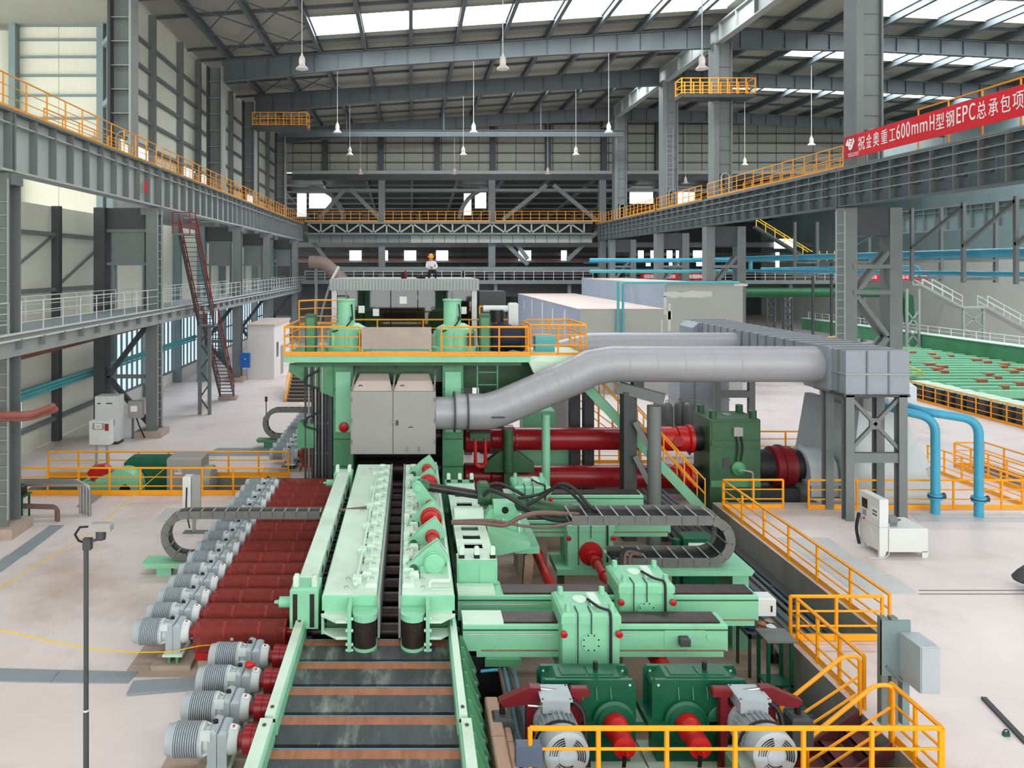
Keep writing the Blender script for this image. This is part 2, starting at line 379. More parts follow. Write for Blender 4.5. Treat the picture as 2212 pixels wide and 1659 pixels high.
# ---- left walls
def cells(wall, X, ys_, zs_, m, skip=(), face=1):
    for (a, b) in zip(ys_, ys_[1:]):
        for (c, d) in zip(zs_, zs_[1:]):
            if any(a < s_[0] < b and c < s_[1] < d for s_ in skip): continue
            MB().box(X - .1, X, a + .03, b - .03, c + .03, d - .03).build('wall_panel', m, wall)
wl = thing('wall_left', 'cream sheet metal upper wall of the hall', None, (-17.7, 43, 14), kind='structure')
ysU = [43, 49.6, 55.5, 60.2, 66, 71, 77, 83, 89, 95]; zsU = [14, 15.1, 17, 18.7, 20.4, 22.1, 23.8, 26.2]
cells(wl, -17.6, ysU, zsU, 'panel_cream', skip=[(47, 16), (57, 16), (63, 16), (80, 16)])
for z in zsU[1:-1]: MB().box(-17.6, -17.35, 43, 95, z - .1, z + .1).build('girt', 'steel', wl)
for y in ysU[1:]: MB().box(-17.6, -17.15, y - .15, y + .15, 12.4, 26).build('wall_post', 'steel', wl)
for k, (a, b) in enumerate(((44.6, 49), (55.8, 59.6), (61, 65), (77.5, 82))):
    w = thing('window_%d' % (20 + k), 'bright window low in the upper wall', None, (-17.7, a, 15.1), kind='structure')
    MB().box(-17.72, -17.66, a, b, 15.1, 17).build('pane', 'daylight', w); MB().box(-17.7, -17.55, a - .1, a, 15, 17.05).build('frame', 'steel_light', w)
    MB().box(-17.7, -17.55, b, b + .1, 15, 17.05).build('frame', 'steel_light', w)
wb = thing('wall_side', 'cream ribbed wall facing the camera above the left gantry', None, (-28, 52, 9), kind='structure')
zz = [12.4, 17.2, 18.2, 19.6, 21.2, 22.6, 23.9, 25.1, 26.1]
for i, (c, d) in enumerate(zip(zz, zz[1:])):
    for a, b in ((-27.6, -24.8), (-24.8, -21.9)):
        if i == 1 and a > -25.5: MB().box(a, b - 1.6, 52, 52.1, c, d).build('window_pane', 'daylight', wb); MB().box(b - 1.5, b, 52, 52.1, c, d).build('wall_panel', 'panel_cream', wb); continue
        MB().box(a + .02, b - .02, 52, 52.1, c + .03, d - .03).build('wall_panel', 'panel_cream', wb)
    MB().box(-27.6, -21.9, 51.8, 52.0, d - .08, d + .06).build('girt', 'steel_teal', wb)
for x in (-29.6, -28.0, -21.9, -21.2): MB().box(x, x + .45, 51.4, 52.2, 9, 26.1).build('wall_post', 'steel_teal', wb)
for x in (-30.5,):
    MB().box(-45, -28, 53, 53.1, 0, 26.1).build('wall_panel', 'panel_cream', wb)
for z in (16.9, 20.4, 24.6): MB().bar((-21.5, 51.6, z), (-16.5, 44, z), .3, .35).build('tie_beam', 'steel_teal', wb)
ww = thing('wall_left_lower', 'cream panelled lower wall behind the left gantry', None, (-19, 33, 0), kind='structure')
ysL = [31, 39.2, 46]; zsL = [0, 1.2, 3.1, 5.2, 8.0, 10.9, 12.4]
cells(ww, -19, ysL, zsL, 'panel_cream', skip=[])
MB().box(-19.05, -18.98, 31, 36, 1.35, 2.6).build('window_pane', 'daylight_blue', ww)
for y in (32.2, 33.8, 35.4): MB().box(-18.99, -18.9, y - .06, y + .06, 1.3, 2.65).build('mullion', 'steel', ww)
for z in zsL[1:-1]: MB().box(-19, -18.75, 31, 46, z - .1, z + .1).build('girt', 'steel', ww)
for y in (39.2, 46): MB().box(-19, -18.6, y - .18, y + .18, 0, 12.4).build('wall_post', 'steel_dark', ww)
for y0, y1 in ((33, 38.9), (39.5, 45.8)): MB().bar((-18.85, y0, 8.2), (-18.85, y1, 10.8), .1).build('brace', 'steel', ww)
ysW = [46, 52.5, 59, 66, 73, 80, 88, 96]
for k, (a, b) in enumerate(zip(ysW, ysW[1:])):
    MB().box(-19.1, -19, a, b, 0, .95).build('wall_base', 'wall_white', ww)
    w = thing('window_%d' % (30 + k), 'tall blue-grey factory window behind the left gantry', None, (-19, a, .95), kind='structure')
    for z0, z1 in ((.95, 3.0), (3.1, 5.4)): MB().box(-19.06, -19.02, a + .5, b - .5, z0, z1).build('pane', 'daylight_blue', w)
    n = 6
    for i in range(n + 1):
        y = a + .5 + (b - a - 1) * i / n; MB().box(-19.02, -18.9, y - .05, y + .05, .95, 5.4).build('mullion', 'steel', w)
    for z in (.95, 3.05, 5.4): MB().box(-19.02, -18.88, a + .4, b - .4, z - .06, z + .06).build('transom', 'steel', w)
    MB().box(-19.1, -19, a, b, 5.4, 12.4).build('wall_panel', 'panel_cream', ww)
    MB().box(-19, -18.4, a - .25, a + .25, 0, 12.4).build('wall_post', 'steel_teal', ww)
    if k: MB().box(-19.0, -18.97, a + 1.2, a + 2.0, 6.6, 11.6).build('window_pane', 'daylight', ww)
wx = thing('wall_left_near', 'cream sheet wall beside the near columns', None, (-21, 0, 0), kind='structure')
for a, b in ((-20, -10), (-10, 0), (0, 10), (10, 20), (20, 31)):
    MB().box(-21.1, -21, a, b, 0, 26).build('wall_panel', 'panel_cream', wx)

# ---- far gable and the hall behind it
FY = 95.0; fs = F / FY
def fx(px): return (px - VX) / fs
def fz(py): return H + (VY - py) / fs
wf = thing('wall_far', 'grey sheet gable wall at the end of the halls', None, (-17, FY, 14), kind='structure')
cols = [591.8 + 40.2 * k for k in range(33)]; rowz = [fz(p) for p in (372, 351, 330.5, 309.5, 289, 268, 240, 215)]
for a, b in zip(cols, cols[1:]):
    xa, xb = fx(a), fx(b)
    for c, d in zip(rowz, rowz[1:]):
        if c > zr(xb) + .3: continue
        MB().box(xa + .04, xb - .04, FY + .05, FY + .15, c + .05, d - .05).build('wall_panel', 'panel_gable', wf)
MB().box(fx(560), fx(1900), FY + .2, FY + .3, rowz[0], 29).build('backing', 'steel_dark', wf)
for z in rowz[1:-1]: MB().box(fx(632), fx(1840), FY - .1, FY + .05, z - .07, z + .07).build('girt', 'steel_dark', wf)
for p in (703, 823, 944, 1064, 1183, 1303, 1420, 1545): MB().box(fx(p) - .35, fx(p) + .35, FY - .5, FY + .05, rowz[0], zr(fx(p)) - .7).build('wall_post', 'steel_dark', wf)
MB().box(fx(632), fx(1840), FY - .6, FY + .3, fz(377), fz(370)).build('ledge', 'steel_light', wf)
MB().box(fx(632), fx(1840), FY - .5, FY + .3, fz(390), fz(377)).build('lintel_beam', 'steel_dark', wf)
MB().box(fx(632), fx(1840), FY - .2, FY + .2, fz(414), fz(408)).build('tie_beam', 'steel', wf)
for p in (825, 1062, 1300): MB().box(fx(p) - .42, fx(p) + .42, FY - .5, FY + .3, 0, fz(390)).build('pier', 'steel', wf)
for a, b in (((745, 409), (690, 472)), ((757, 409), (818, 470)), ((1180, 400), (1085, 475)), ((1195, 400), (1290, 478)), ((1100, 505), (1140, 560)), ((1290, 500), (1225, 562)), ((1070, 505), (1140, 572)), ((660, 500), (706, 562))):
    MB().bar((fx(a[0]), FY - .1, fz(a[1])), (fx(b[0]), FY - .1, fz(b[1])), .5, .3, up=(0, 1, 0)).build('brace', 'steel', wf)
for xc, sg in ((fx(690), 1), (fx(1045), -1)):
    P_ = [(xc + sg * (4.6 * math.sin(math.radians(a)) - 1.5), FY + 1.2, 14.9 + 4.6 * math.cos(math.radians(a))) for a in range(0, 86, 12)]
    MB().tube(P_, .28, 6).build('arch_brace', 'steel', wf)
# rear hall: dark ribbed roof, windows, back wall
wr = thing('wall_rear', 'dark back wall of the hall beyond the gable opening', None, (-30, 140, 0), kind='structure')
MB().box(-60, 110, 140, 140.3, 0, 24).build('wall_panel', 'steel_dark', wr)
MB().prism([(96, 21.0), (140, 17.5), (140, 17.8), (96, 21.3)], 'x', -60, 110).build('rear_roof', 'steel_dark', wr)
for x in range(-30, 60, 6): MB().bar((x, 97, 20.7), (x, 139, 17.3), .3, .5).build('rear_purlin', 'steel', wr)
for y in range(100, 140, 5): MB().box(-40, 90, y - .1, y + .1, 20.4 - (y - 96) * .08, 20.6 - (y - 96) * .08).build('rear_rail', 'steel', wr)
def rwin(px0, px1, py0, py1, Y=139.8):
    a, b = at(px0, py1, Y), at(px1, py0, Y); MB().box(a.x, b.x, Y - .1, Y, a.z, b.z).build('window_pane', 'daylight', wr)
for r_ in ((642, 662, 418, 468), (668, 716, 418, 450), (1002, 1018, 418, 465), (1026, 1050, 416, 450), (1070, 1120, 396, 404), (1460, 1500, 410, 440), (1360, 1410, 408, 440)):
    rwin(*r_, Y=105)
for p0, p1 in ((755, 781), (831, 838), (873, 899), (942, 968), (1120, 1147), (1212, 1224), (1378, 1390), (1405, 1412), (1440, 1452), (1460, 1475), (1497, 1519)):
    rwin(p0, p1, 541, 563, 121.5)
for p0, p1, q0, q1 in ((1395, 1405, 560, 575), (1445, 1452, 562, 575), (1504, 1520, 562, 575), (1672, 1714, 516, 537), (1462, 1482, 562, 575), (1675, 1683, 545, 580)): rwin(p0, p1, q0, q1, 121.5)
for p in (693, 790, 905, 1000, 1110, 1240, 1350, 1460, 1560): MB().box(*(at(p, 0, 125).x - .5, at(p, 0, 125).x + .5), 124.5, 125.3, 0, 19).build('rear_column', 'steel_dark', wr)
for z, m, th in ((12.4, 'steel', .8), (11.0, 'steel_dark', .5), (10.2, 'pipe_rust', .28), (9.9, 'steel', .25)): MB().box(-40, 70, 122, 122.4, z, z + th).build('rear_beam', m, wr)
wq = thing('wall_right', 'pale far side wall of the right-hand hall', None, (66, 0, 0), kind='structure')
for a in range(-20, 140, 16): MB().box(66, 66.3, a + .05, a + 15.95, 0, 10).build('wall_panel', 'room_grey', wq); MB().box(66, 66.3, a + .05, a + 15.95, 10, 27).build('wall_panel', 'steel_teal', wq)
t = thing('roof_girder', 'long steel girder running away along the valley between the two halls', 'roof beam', (24.3, 42, 26.8))
MB().ibeam((24.3, 42, 27.6), (24.3, 94, 27.6), .6, 1.5, .08).build('beam', 'steel_light', t)
for k in range(17): MB().box(24.02, 24.58, 43 + 3 * k, 43.06 + 3 * k, 26.9, 28.3).build('stiffener', 'steel_light', t)
# ================================================================ columns, crane girders, gantry rails
def ladder(parent, x0, x1, y, z0, z1, m='steel_light', step=.45):
    for x in (x0, x1): MB().bar((x, y, z0), (x, y, z1), .05).build('ladder_rail', m, parent)
    rm = MB().cyl((x0, 0, 0), (x1, 0, 0), .022, n=6).mesh('rung', m)
    n = int((z1 - z0) / step)
    for k in range(1, n): put(rm, 'rung', parent, (0, y, z0 + k * step))
where = ['at the left edge of the picture', 'beside the red stair', 'behind the red stair', 'fourth along the gantry', 'last before the far wall']
for i, y in enumerate(ROWS_L):
    t = thing('steel_column', 'grey steel gantry column on a concrete base, ' + where[i], 'column', (XL - .3, y, 0))
    MB().ibeam((XL - .35, y, .3), (XL - .35, y, 12.4), .65, .8, .06, up=(0, 1, 0)).build('inner_leg', 'steel', t)
    MB().box(XL - 3.5, XL - 2.9, y - .4, y + .4, 0, 12.4).build('outer_leg', 'steel_dark' if i < 2 else 'steel_teal', t)
    if i:
        MB().box(XL - 2.95, XL - .6, y - .06, y + .06, 11.2, 12.4).build('web_panel', 'steel_dark', t)
        MB().box(XL - 2.5, XL - .95, y - .1, y + .1, 9.4, 11.1).build('web_panel', 'steel', t)
        for z in (11.15, 9.35): MB().box(XL - 2.95, XL - .6, y - .15, y + .15, z - .08, z + .08).build('cross_beam', 'steel', t)
        for x in (XL - 2.55, XL - .9): MB().box(x - .06, x + .06, y - .12, y + .12, 6.9, 11.2).build('stud', 'steel', t)
    for (za, zb) in ((6.2, 3.2), (.6, 3.2)):
        MB().bar((XL - .6, y, za), (XL - 2.9, y, zb), .25).build('brace', 'steel_dark', t)
    MB().bar((XL - .6, y + .1, 3.2), (XL - 2.9, y + .1, 3.2), .2).build('cross_beam', 'steel', t)
    MB().box(XL - 1.2, XL + .25, y - .7, y + .7, 0, .35).build('base', 'pad', t)
    MB().box(XL - 1.0, XL + .1, y - .3, y + .3, 12.0, 12.4).build('cap_plate', 'steel', t)
    if i < 2: ladder(t, XL - .02, XL + .2 if i else XL + .0, y - .42, .6, 12.2) if i else ladder(t, XL - .42, XL - .02, y - .45, .6, 12.2)
for i, y in enumerate(ROWS_L[1:]):
    t = thing('roof_column', 'tall grey roof column standing on the left gantry, %s from the camera' % ORD[i], 'column', (-15.7, y, 14.6))
    MB().box(-15.25, -15.13, y - .55, y + .55, 14.6, 25.2).build('flange', 'steel_light', t)
    MB().box(-16.4, -16.25, y - .55, y + .55, 14.6, 25.2).build('flange', 'steel_dark', t)
    MB().box(-16.25, -15.25, y - .03, y + .03, 16.4, 25.2).build('web', 'steel', t)
    for z in [17.5 + 1.3 * k for k in range(6)]: MB().box(-16.25, -15.25, y - .4, y - .03, z - .02, z + .02).build('stiffener', 'steel_light', t)
    MB().tube([(-16.1, y - .1, 14.6), (-16.1, y - .1, 16.2)] + arc((-15.75, 16.2), .35, 180, 0, 8, y=y - .1) + [(-15.4, y - .1, 14.6)], .06, 6).build('manhole_frame', 'steel_light', t)
def girder(label, X, ya, yb, side, z0=12.45, z1=14.6, m='girder_light', brackets=False, sp=1.46):
    """plate girder along the hall; side is the direction of its visible face"""
    t = thing('crane_girder', label, 'crane girder', (X, ya, z0)); f = X - side * .33
    MB().box(f - .03, f + .03, ya, yb, z0 + .08, z1 - .1).build('web', m, t)
    MB().box(f - .36, f + .36, ya, yb, z1 - .1, z1).build('top_flange', 'steel', t)
    MB().box(f - .33, f + .33, ya, yb, z0, z0 + .08).build('bottom_flange', m, t)
    MB().box(min(f, X - side * .05), max(f, X - side * .05), ya, yb, z1 - .5, z1 - .46).build('rib', m, t)
    n = max(2, round((yb - ya) / sp)); a, b = min(f, X - side * .02), max(f, X - side * .02)
    sm = MB().box(a, b, -.03, .03, z0 + .08, z1 - .1).mesh('stiffener', 'steel')
    for k in range(n + 1):
        put(sm, 'stiffener', t, (0, ya + .05 + (yb - ya - .1) * k / n, 0))
    if brackets:
        bm = MB()
        bm.bar((0, 0, 0), (side * .35, 0, 0), .06).bar((side * .35, 0, -.03), (side * .35, 0, .35), .05).bar((0, 0, 0), (0, 0, .12), .12, .1)
        bme = bm.mesh('bracket', 'steel_dark')
        for k in range(n):
            y = ya + (yb - ya) * (k + .5) / n
            for z in (13.0, 13.5, 14.0): put(bme, 'bracket', t, (X - side * .05, y, z))
    return t
segL = [(20, 25.45), (25.6, 40.3), (40.5, 59.5), (59.7, 71.8), (72.0, 88.9), (89.1, 93.2)]
nmL = ['cut by the left edge', 'nearest full one, above the fan trench', 'above the red stair', 'third full one', 'fourth full one, pale', 'last, at the far wall']
for (a, b), s_ in zip(segL, nmL): girder('grey steel crane girder on the left gantry, ' + s_, XL, a, b, 1)
segR = [(22, 40.6), (40.8, 59.2), (59.4, 71.2), (71.4, 88), (88.2, 93.2)]
nmR = ['nearest, under the red banner', 'left of the banner', 'behind the lattice tower', 'fourth along', 'last, at the far wall']
for (a, b), s_ in zip(segR, nmR):
    t = girder('dark grey crane girder with cable brackets on the right gantry, ' + s_, XR, a, b, -1, m='girder_dark', brackets=True)
    for z in (13.05, 13.5, 13.95, 14.35): MB().tube([(XR - .45, a, z), (XR - .45, b, z)], .03, 5).build('conductor_rail', 'steel', t)
girder('distant teal crane girder at the back of the right-hand hall', 48, 40, 80, -1, m='steel_teal')
# crane-way railings
for a, b, s_ in ((19, 40, 'nearest stretch'), (40.9, 59.2, 'stretch behind the first roof column'), (60, 71.5, 'third stretch'), (72.4, 94.5, 'far stretch')):
    railing('orange railing along the top of the left crane girder, ' + s_, [(XL - .1, a, 14.62), (XL - .1, b, 14.62)], h=1.15, spacing=1.45, toe=.1, r=.032)
for a, b, s_ in ((40.3, 58.8, 'stretch left of the red banner'), (60.0, 71, 'second stretch'), (71.8, 86, 'third stretch'), (87, 94.5, 'farthest stretch')):
    railing('orange railing along the top of the right crane girder, ' + s_, [(XR + .1, a, 14.62), (XR + .1, b, 14.62)], h=1.15, spacing=1.3, toe=.1, r=.032)
railing('orange railing running above the red banner at the right edge', [(XR + 1.4, 24, 14.62), (XR + 1.4, 36.2, 14.62)], h=2.25, spacing=2.2, rails=(1.0, .8, .6), toe=0, r=.04)
for nm_, xa_, xb_ in (('right', XR + .72, XR + 2.9), ('left', XL - 1.45, XL - .72)):
    w_ = thing('crane_walkway', 'narrow chequer plate walkway on top of the %s gantry' % nm_, 'walkway', (xa_, 20, 14.5)); MB().box(xa_, xb_, 20, 93, 14.52, 14.6).build('deck', 'steel_dark', w_); MB().box(xb_ - .1, xb_, 20, 93, 14.2, 14.52).build('edge_beam', 'steel', w_)
for a, b, s_ in ((42, 58, 'nearer inner stretch'), (60.5, 71, 'middle inner stretch'), (73, 90, 'far inner stretch')):
    railing('orange inner railing behind the right crane girder, ' + s_, [(XR + 2.6, a, 14.62), (XR + 2.6, b, 14.62)], h=1.15, spacing=1.5, toe=.1, r=.032)
for a, b, s_ in ((30, 39.5, 'nearer inner stretch'), (43, 58, 'second inner stretch'), (62, 88, 'far inner stretch')):
    railing('orange inner railing behind the left crane girder, ' + s_, [(XL - 1.2, a, 14.62), (XL - 1.2, b, 14.62)], h=1.0, spacing=1.6, toe=0, r=.028)
# right-hand lattice columns
wr_ = ['nearest, in front of the blue pipes', 'second, behind the grey plant room', 'third, behind the plant room roof', 'farthest, by the end wall']
for i, y in enumerate((40.5, 59.3, 71.3, 88.1)):
    t = thing('lattice_column', 'grey steel lattice column on the right gantry, ' + wr_[i], 'column', (XR + 1.4, y, 0))
    for x in (XR + .05, XR + 2.5): MB().box(x, x + .68, y - .45, y + .45, 0, 12.4).build('leg', 'steel', t)
    zs = [.6, 3.0, 5.4, 7.7, 10.0]
    for k, (za, zb) in enumerate(zip(zs, zs[1:])):
        a, b = (XR + .7, XR + 2.5) if k % 2 else (XR + 2.5, XR + .7)
        MB().bar((a, y - .3, za), (b, y - .3, zb), .22, .22).build('brace', 'steel', t)
        MB().bar((a, y + .3, za), (b, y + .3, zb), .2, .2).build('brace', 'steel', t)
    for z in (7.7, 9.1): MB().box(XR + .5, XR + 2.8, y - .5, y - .4, z, z + .22).build('cross_beam', 'steel', t)
    MB().box(XR + .7, XR + 2.5, y - .4, y + .4, 10.9, 12.4).build('head_box', 'steel_dark', t)
    if i == 0: ladder(t, XR - .45, XR + .02, y - .5, 2, 12.2)
    u = thing('roof_column', 'tall grey roof column standing on the right gantry, %s from the camera' % ORD[i], 'column', (XR + 1.2, y, 14.6))
    MB().box(XR + .6, XR + 1.0, y - .6, y + .6, 14.6, 27).build('flange', 'steel', u)
    MB().box(XR + 1.0, XR + 1.95, y - .4, y - .3, 16.6, 27).build('web', 'steel', u)
    MB().box(XR + 1.95, XR + 2.05, y - .6, y + .6, 14.6, 27).build('flange', 'steel', u)
    for z in [17.4 + 1.1 * k for k in range(8)]: MB().box(XR + 1.0, XR + 1.95, y - .46, y - .4, z - .02, z + .02).build('seam', 'steel', u)
    MB().tube([(XR + 1.2, y - .5, 14.6), (XR + 1.2, y - .5, 16.3)] + arc((XR + 1.52, 16.3), .32, 180, 0, 8, y=y - .5) + [(XR + 1.84, y - .5, 14.6)], .06, 6).build('manhole_frame', 'steel_light', u)
t = thing('pipe_hanger', 'steel hanger frames holding the blue pipes under the right girder', 'pipe support', (28.3, 33, 12))
for y in (30.5, 33.6, 36.8, 40.6, 47, 53):
    for x in (27.4, 29.0): MB().bar((x, y, 8.4), (x, y, 12.4), .16).build('hanger', 'steel', t)
    for z in (8.6, 9.5): MB().bar((27.4, y, z), (29.0, y, z), .14).build('cross_arm', 'steel', t)
for ya, yb in ((30.5, 33.6), (33.6, 36.8), (36.8, 40.6), (40.6, 47)): MB().bar((27.4, ya, 12.2), (27.4, yb, 10.2), .16).build('brace', 'steel', t)
tag(MB().tube([(28, 22, 9.86), (28, 62, 9.86), (28, 120, 9.86)], .22, 12).build('blue_pipe', 'pipe_blue'), 'thick bright blue pipe hung under the right girder', 'pipe')
tag(MB().tube([(28.2, 22, 8.85), (28.2, 62, 8.85), (28.2, 110, 8.85)], .13, 10).build('blue_pipe', 'pipe_blue'), 'thinner blue pipe below the thick blue pipe', 'pipe')
tag(MB().tube(bend([(24.5, 52, 9.05), (31.5, 46, 9.2), (31.5, 46, 8.6)], .4), .09, 8).build('blue_pipe', 'pipe_blue'), 'small blue pipe with a drop bend beside the lattice column', 'pipe')
tag(MB().tube([(28.1, 61.5, 9.8), (28.1, 61.5, 8.85)], .16, 10).build('blue_pipe', 'pipe_teal'), 'short teal riser joining the two blue pipes above the plant room', 'pipe')
tag(MB().tube(bend([(15, 62.5, 9.75), (28, 62.5, 9.75)], .3), .16, 8).build('blue_pipe', 'pipe_blue'), 'blue pipe crossing behind the plant room roof, upper', 'pipe')
tag(MB().tube(bend([(15, 62.5, 8.8), (28.2, 62.5, 8.8)], .3), .14, 8).build('blue_pipe', 'pipe_teal'), 'blue pipe crossing behind the plant room roof, lower', 'pipe')

# ---- left mid-level gallery
t = thing('gallery', 'grey steel gallery along the left wall below the crane girder', 'walkway', (XL, 20, 6.7))
MB().box(XL - 2.4, XL + .02, 20, 94, 6.78, 6.86).build('deck', 'plate', t)
for x in (XL - .1, XL - 2.4):
    MB().box(x, x + .12, 20, 94, 6.1, 6.78).build('edge_beam', 'steel_light', t)
MB().box(XL + .0, XL + .14, 20, 94, 6.86, 6.92).build('kerb_rail', 'steel_rail', t); MB().box(XL + .1, XL + .2, 20, 94, 6.66, 6.72).build('kerb_rail', 'steel_rail', t)
jm = MB().box(0, .2, -.05, .05, 6.35, 6.7).mesh('bracket', 'steel')
for k in range(46): put(jm, 'bracket', t, (XL + .02, 20.8 + 1.6 * k, 0))
for x, s_ in ((XL - .02, 'outer side'), (XL - 2.3, 'wall side')):
    for a, b, e in ((20, 25.2, 'cut by the left edge'), (26.0, 40.0, 'nearest full stretch'), (40.8, 59.2, 'beside the red stair'), (60, 93.5, 'far stretch')):
        railing('grey steel railing on the left gallery, %s, %s' % (s_, e), [(x, a, 6.86), (x, b, 6.86)], m='steel_rail', h=1.1, spacing=1.5, toe=0, r=.025)
# far cross gallery
t = thing('gallery', 'grey gallery crossing the hall in front of the far wall', 'walkway', (-13, 90, 7.3))
MB().box(XL + .3, 55, 89.9, 91.5, 7.1, 7.55).build('deck', 'steel', t)
for x in range(-8, 56, 9): MB().box(x, x + .4, 90.3, 90.8, 0, 7.1).build('post', 'steel', t)
MB().box(XL, 56, 91.6, 91.8, 5.5, 7.2).build('fascia', 'steel_dark', t)
for a, b, e in ((-13, 6, 'left part behind the control booth'), (6.4, 22, 'middle part above the plant room'), (26, 55, 'right part')):
    railing('thin pale railing on the far cross gallery, ' + e, [(a, 90.0, 7.55), (b, 90.0, 7.55)], m='steel_rail', h=1.1, spacing=1.2, toe=0, r=.03)
t = thing('crane_truss', 'open lattice truss under the far orange railing', 'truss', (fx(660), FY - 1, fz(505)))
za, zb = fz(504), fz(485)
MB().box(-13.2, 22.8, FY - 1.6, FY - 1.2, zb, fz(480)).build('top_chord', 'steel', t); MB().box(-13.2, 22.8, FY - 1.6, FY - 1.2, fz(508), za).build('bottom_chord', 'steel', t)
for k in range(22):
    p = 668 + 28 * k; q = p + 28
    if q > 1275: break
    MB().bar((fx(q), FY - 1.4, za), (fx(q), FY - 1.4, zb), .2).build('vertical', 'steel_light', t)
    MB().bar((fx(p), FY - 1.4, za if k % 2 else zb), (fx(q), FY - 1.4, zb if k % 2 else za), .2).build('diagonal', 'steel_light', t)
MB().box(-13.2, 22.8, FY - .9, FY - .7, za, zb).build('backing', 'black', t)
t = thing('panel_girder', 'pale panelled girder under the far lattice truss', 'girder', (fx(660), FY - 1, fz(535)))
for k in range(25):
    p = 668 + 24.3 * k; MB().box(fx(p) + .03, fx(p + 24.3) - .03, FY - 1, FY - .5, fz(525), fz(509)).build('panel', 'steel_light' if 8 < k else 'steel', t)
for p0, p1, e in ((663, 817, 'left bay'), (831, 1056, 'middle bay'), (1068, 1292, 'right bay')):
    railing('orange railing along the far cross truss, ' + e, [(fx(p0), FY - 1.3, fz(480)), (fx(p1), FY - 1.3, fz(480))], h=1.3, spacing=1.15, toe=.16, r=.04)
t = thing('brown_duct', 'fat dusty brown duct bending down at the end of the left gallery', 'duct', (-10.5, 87, 0)); MB().tube(bend([at(668, 566, 87), at(700, 566, 87), at(752, 618, 87)], 1.2), .75, 14).build('pipe', 'pipe_dust', t); MB().box(-11.4, -11.1, 86.85, 87.15, 0, 9.2).build('stand', 'steel', t)
tag(MB().tube([at(700, 583, 94.08), at(1295, 583, 94.08)], .42, 12).build('grey_duct', 'steel'), 'long dusty grey duct behind the control booth roof', 'duct')
# ---- work cages under the roof beams
def cage(label, x0, x1, y0, y1, z, skip=None):
    t = thing('work_cage', label, 'platform', (x0, y0, z))
    MB().box(x0, x1, y0, y1 + .3, z - .25, z).build('deck', 'steel_dark', t)
    pm = MB().box(-.04, .04, -.04, .04, 0, 1.25).mesh('post', 'rail_orange')
    n = round((x1 - x0) / .75)
    for k in range(n + 1):
        for y in (y0, y1): put(pm, 'post', t, (x0 + (x1 - x0) * k / n, y, z))
    for f in (.1, .62, 1.22):
        for y in (y0, y1): MB().box(x0, x1, y - .03, y + .03, z + f - .03, z + f + .03).build('rail', 'rail_orange', t)
        for x in (x0, x1): MB().box(x - .03, x + .03, y0, y1, z + f - .03, z + f + .03).build('rail', 'rail_orange', t)
cage('orange railed work cage under the roof beam on the left', -15.0, -9.9, 69.7, 71.4, 22.5)
for x_ in (-14.8, -10.2): MB().bar((x_, 71.7, 22.4), (x_, 71.7, 25.0), .1).build('hanger', 'rafter', bpy.data.objects['work_cage'])
cage('orange railed work cage wrapped round the right roof column', 20.9, 26.6, 57.4, 58.72, 22.6)
t = thing('access_ladder', 'grey caged ladder hanging below the right work cage', 'ladder', (24.6, 72.5, 15)); ladder(t, 24.3, 24.9, 70.68, 14.6, 22.4)
# ---- pendant lamps
t = thing('pendant_lamp', 'x', 'lamp', (0, 0, 0), 'high-bay pendant lamps')
rod_ = MB().cyl((0, 0, 0), (0, 0, 1), .028, n=6).build('rod', 'steel_rail', t, True); rod_.location.z = .9
MB().lathe((0, 0, .0), (0, 0, 1), [(.3, .17), (.42, .19), (.6, .17), (.74, .11), (.8, .06), (.92, .05)], 14).build('housing', 'lamp_white', t, True)
MB().lathe((0, 0, 0), (0, 0, 1), [(0, .36), (.05, .345), (.12, .28), (.2, .19), (.3, .165)], 18).build('shade', 'lamp_white', t, True)
sp = []
for y, r_ in ((42.4, 'nearest'), (62.5, 'second'), (75, 'third'), (90.6, 'farthest')):
    for x, c in ((-6.3, 'left'), (5.2, 'middle'), (16.6, 'right')): sp.append((x, y, 20.5, 'bell-shaped pendant lamp on a long rod, %s row, %s of its three' % (r_, c)))
sp += [(37.2, 69, 20.5, 'bell-shaped pendant lamp over the right-hand hall, just left of the banner'), (37.1, 82.6, 20.5, 'bell-shaped pendant lamp over the right-hand hall, second from the banner'),
       (34.7, 94, 19.8, 'bell-shaped pendant lamp over the right-hand hall, farthest from the banner')]
for k, (x, y, z, lb) in enumerate(sp):
    if k == 0: t.location = (x, y, z); t['label'] = lb
    c = t if k == 0 else copy_tree(t, (x, y, z), lb)
    for ch in c.children:
        if ch.name.startswith('rod'): ch.scale.z = zr(x) - z - .9

tag(MB().box(XL - .02, XL + .0, 38.0, 38.35, 13.0, 13.6).build('warning_sign', 'banner'), 'small red sign plate on the nearest left crane girder', 'sign')
# ================================================================ roller table, motors, guards
m_ = MATS['guard_mesh']; nt = m_.node_tree                                # expanded-metal guard: half open
out = [n for n in nt.nodes if n.type == 'OUTPUT_MATERIAL'][0]; bs = nt.nodes['Principled BSDF']
mx = nt.nodes.new('ShaderNodeMixShader'); tr = nt.nodes.new('ShaderNodeBsdfTransparent'); mx.inputs[0].default_value = .68
nt.links.new(tr.outputs[0], mx.inputs[1]); nt.links.new(bs.outputs[0], mx.inputs[2]); nt.links.new(mx.outputs[0], out.inputs[0])

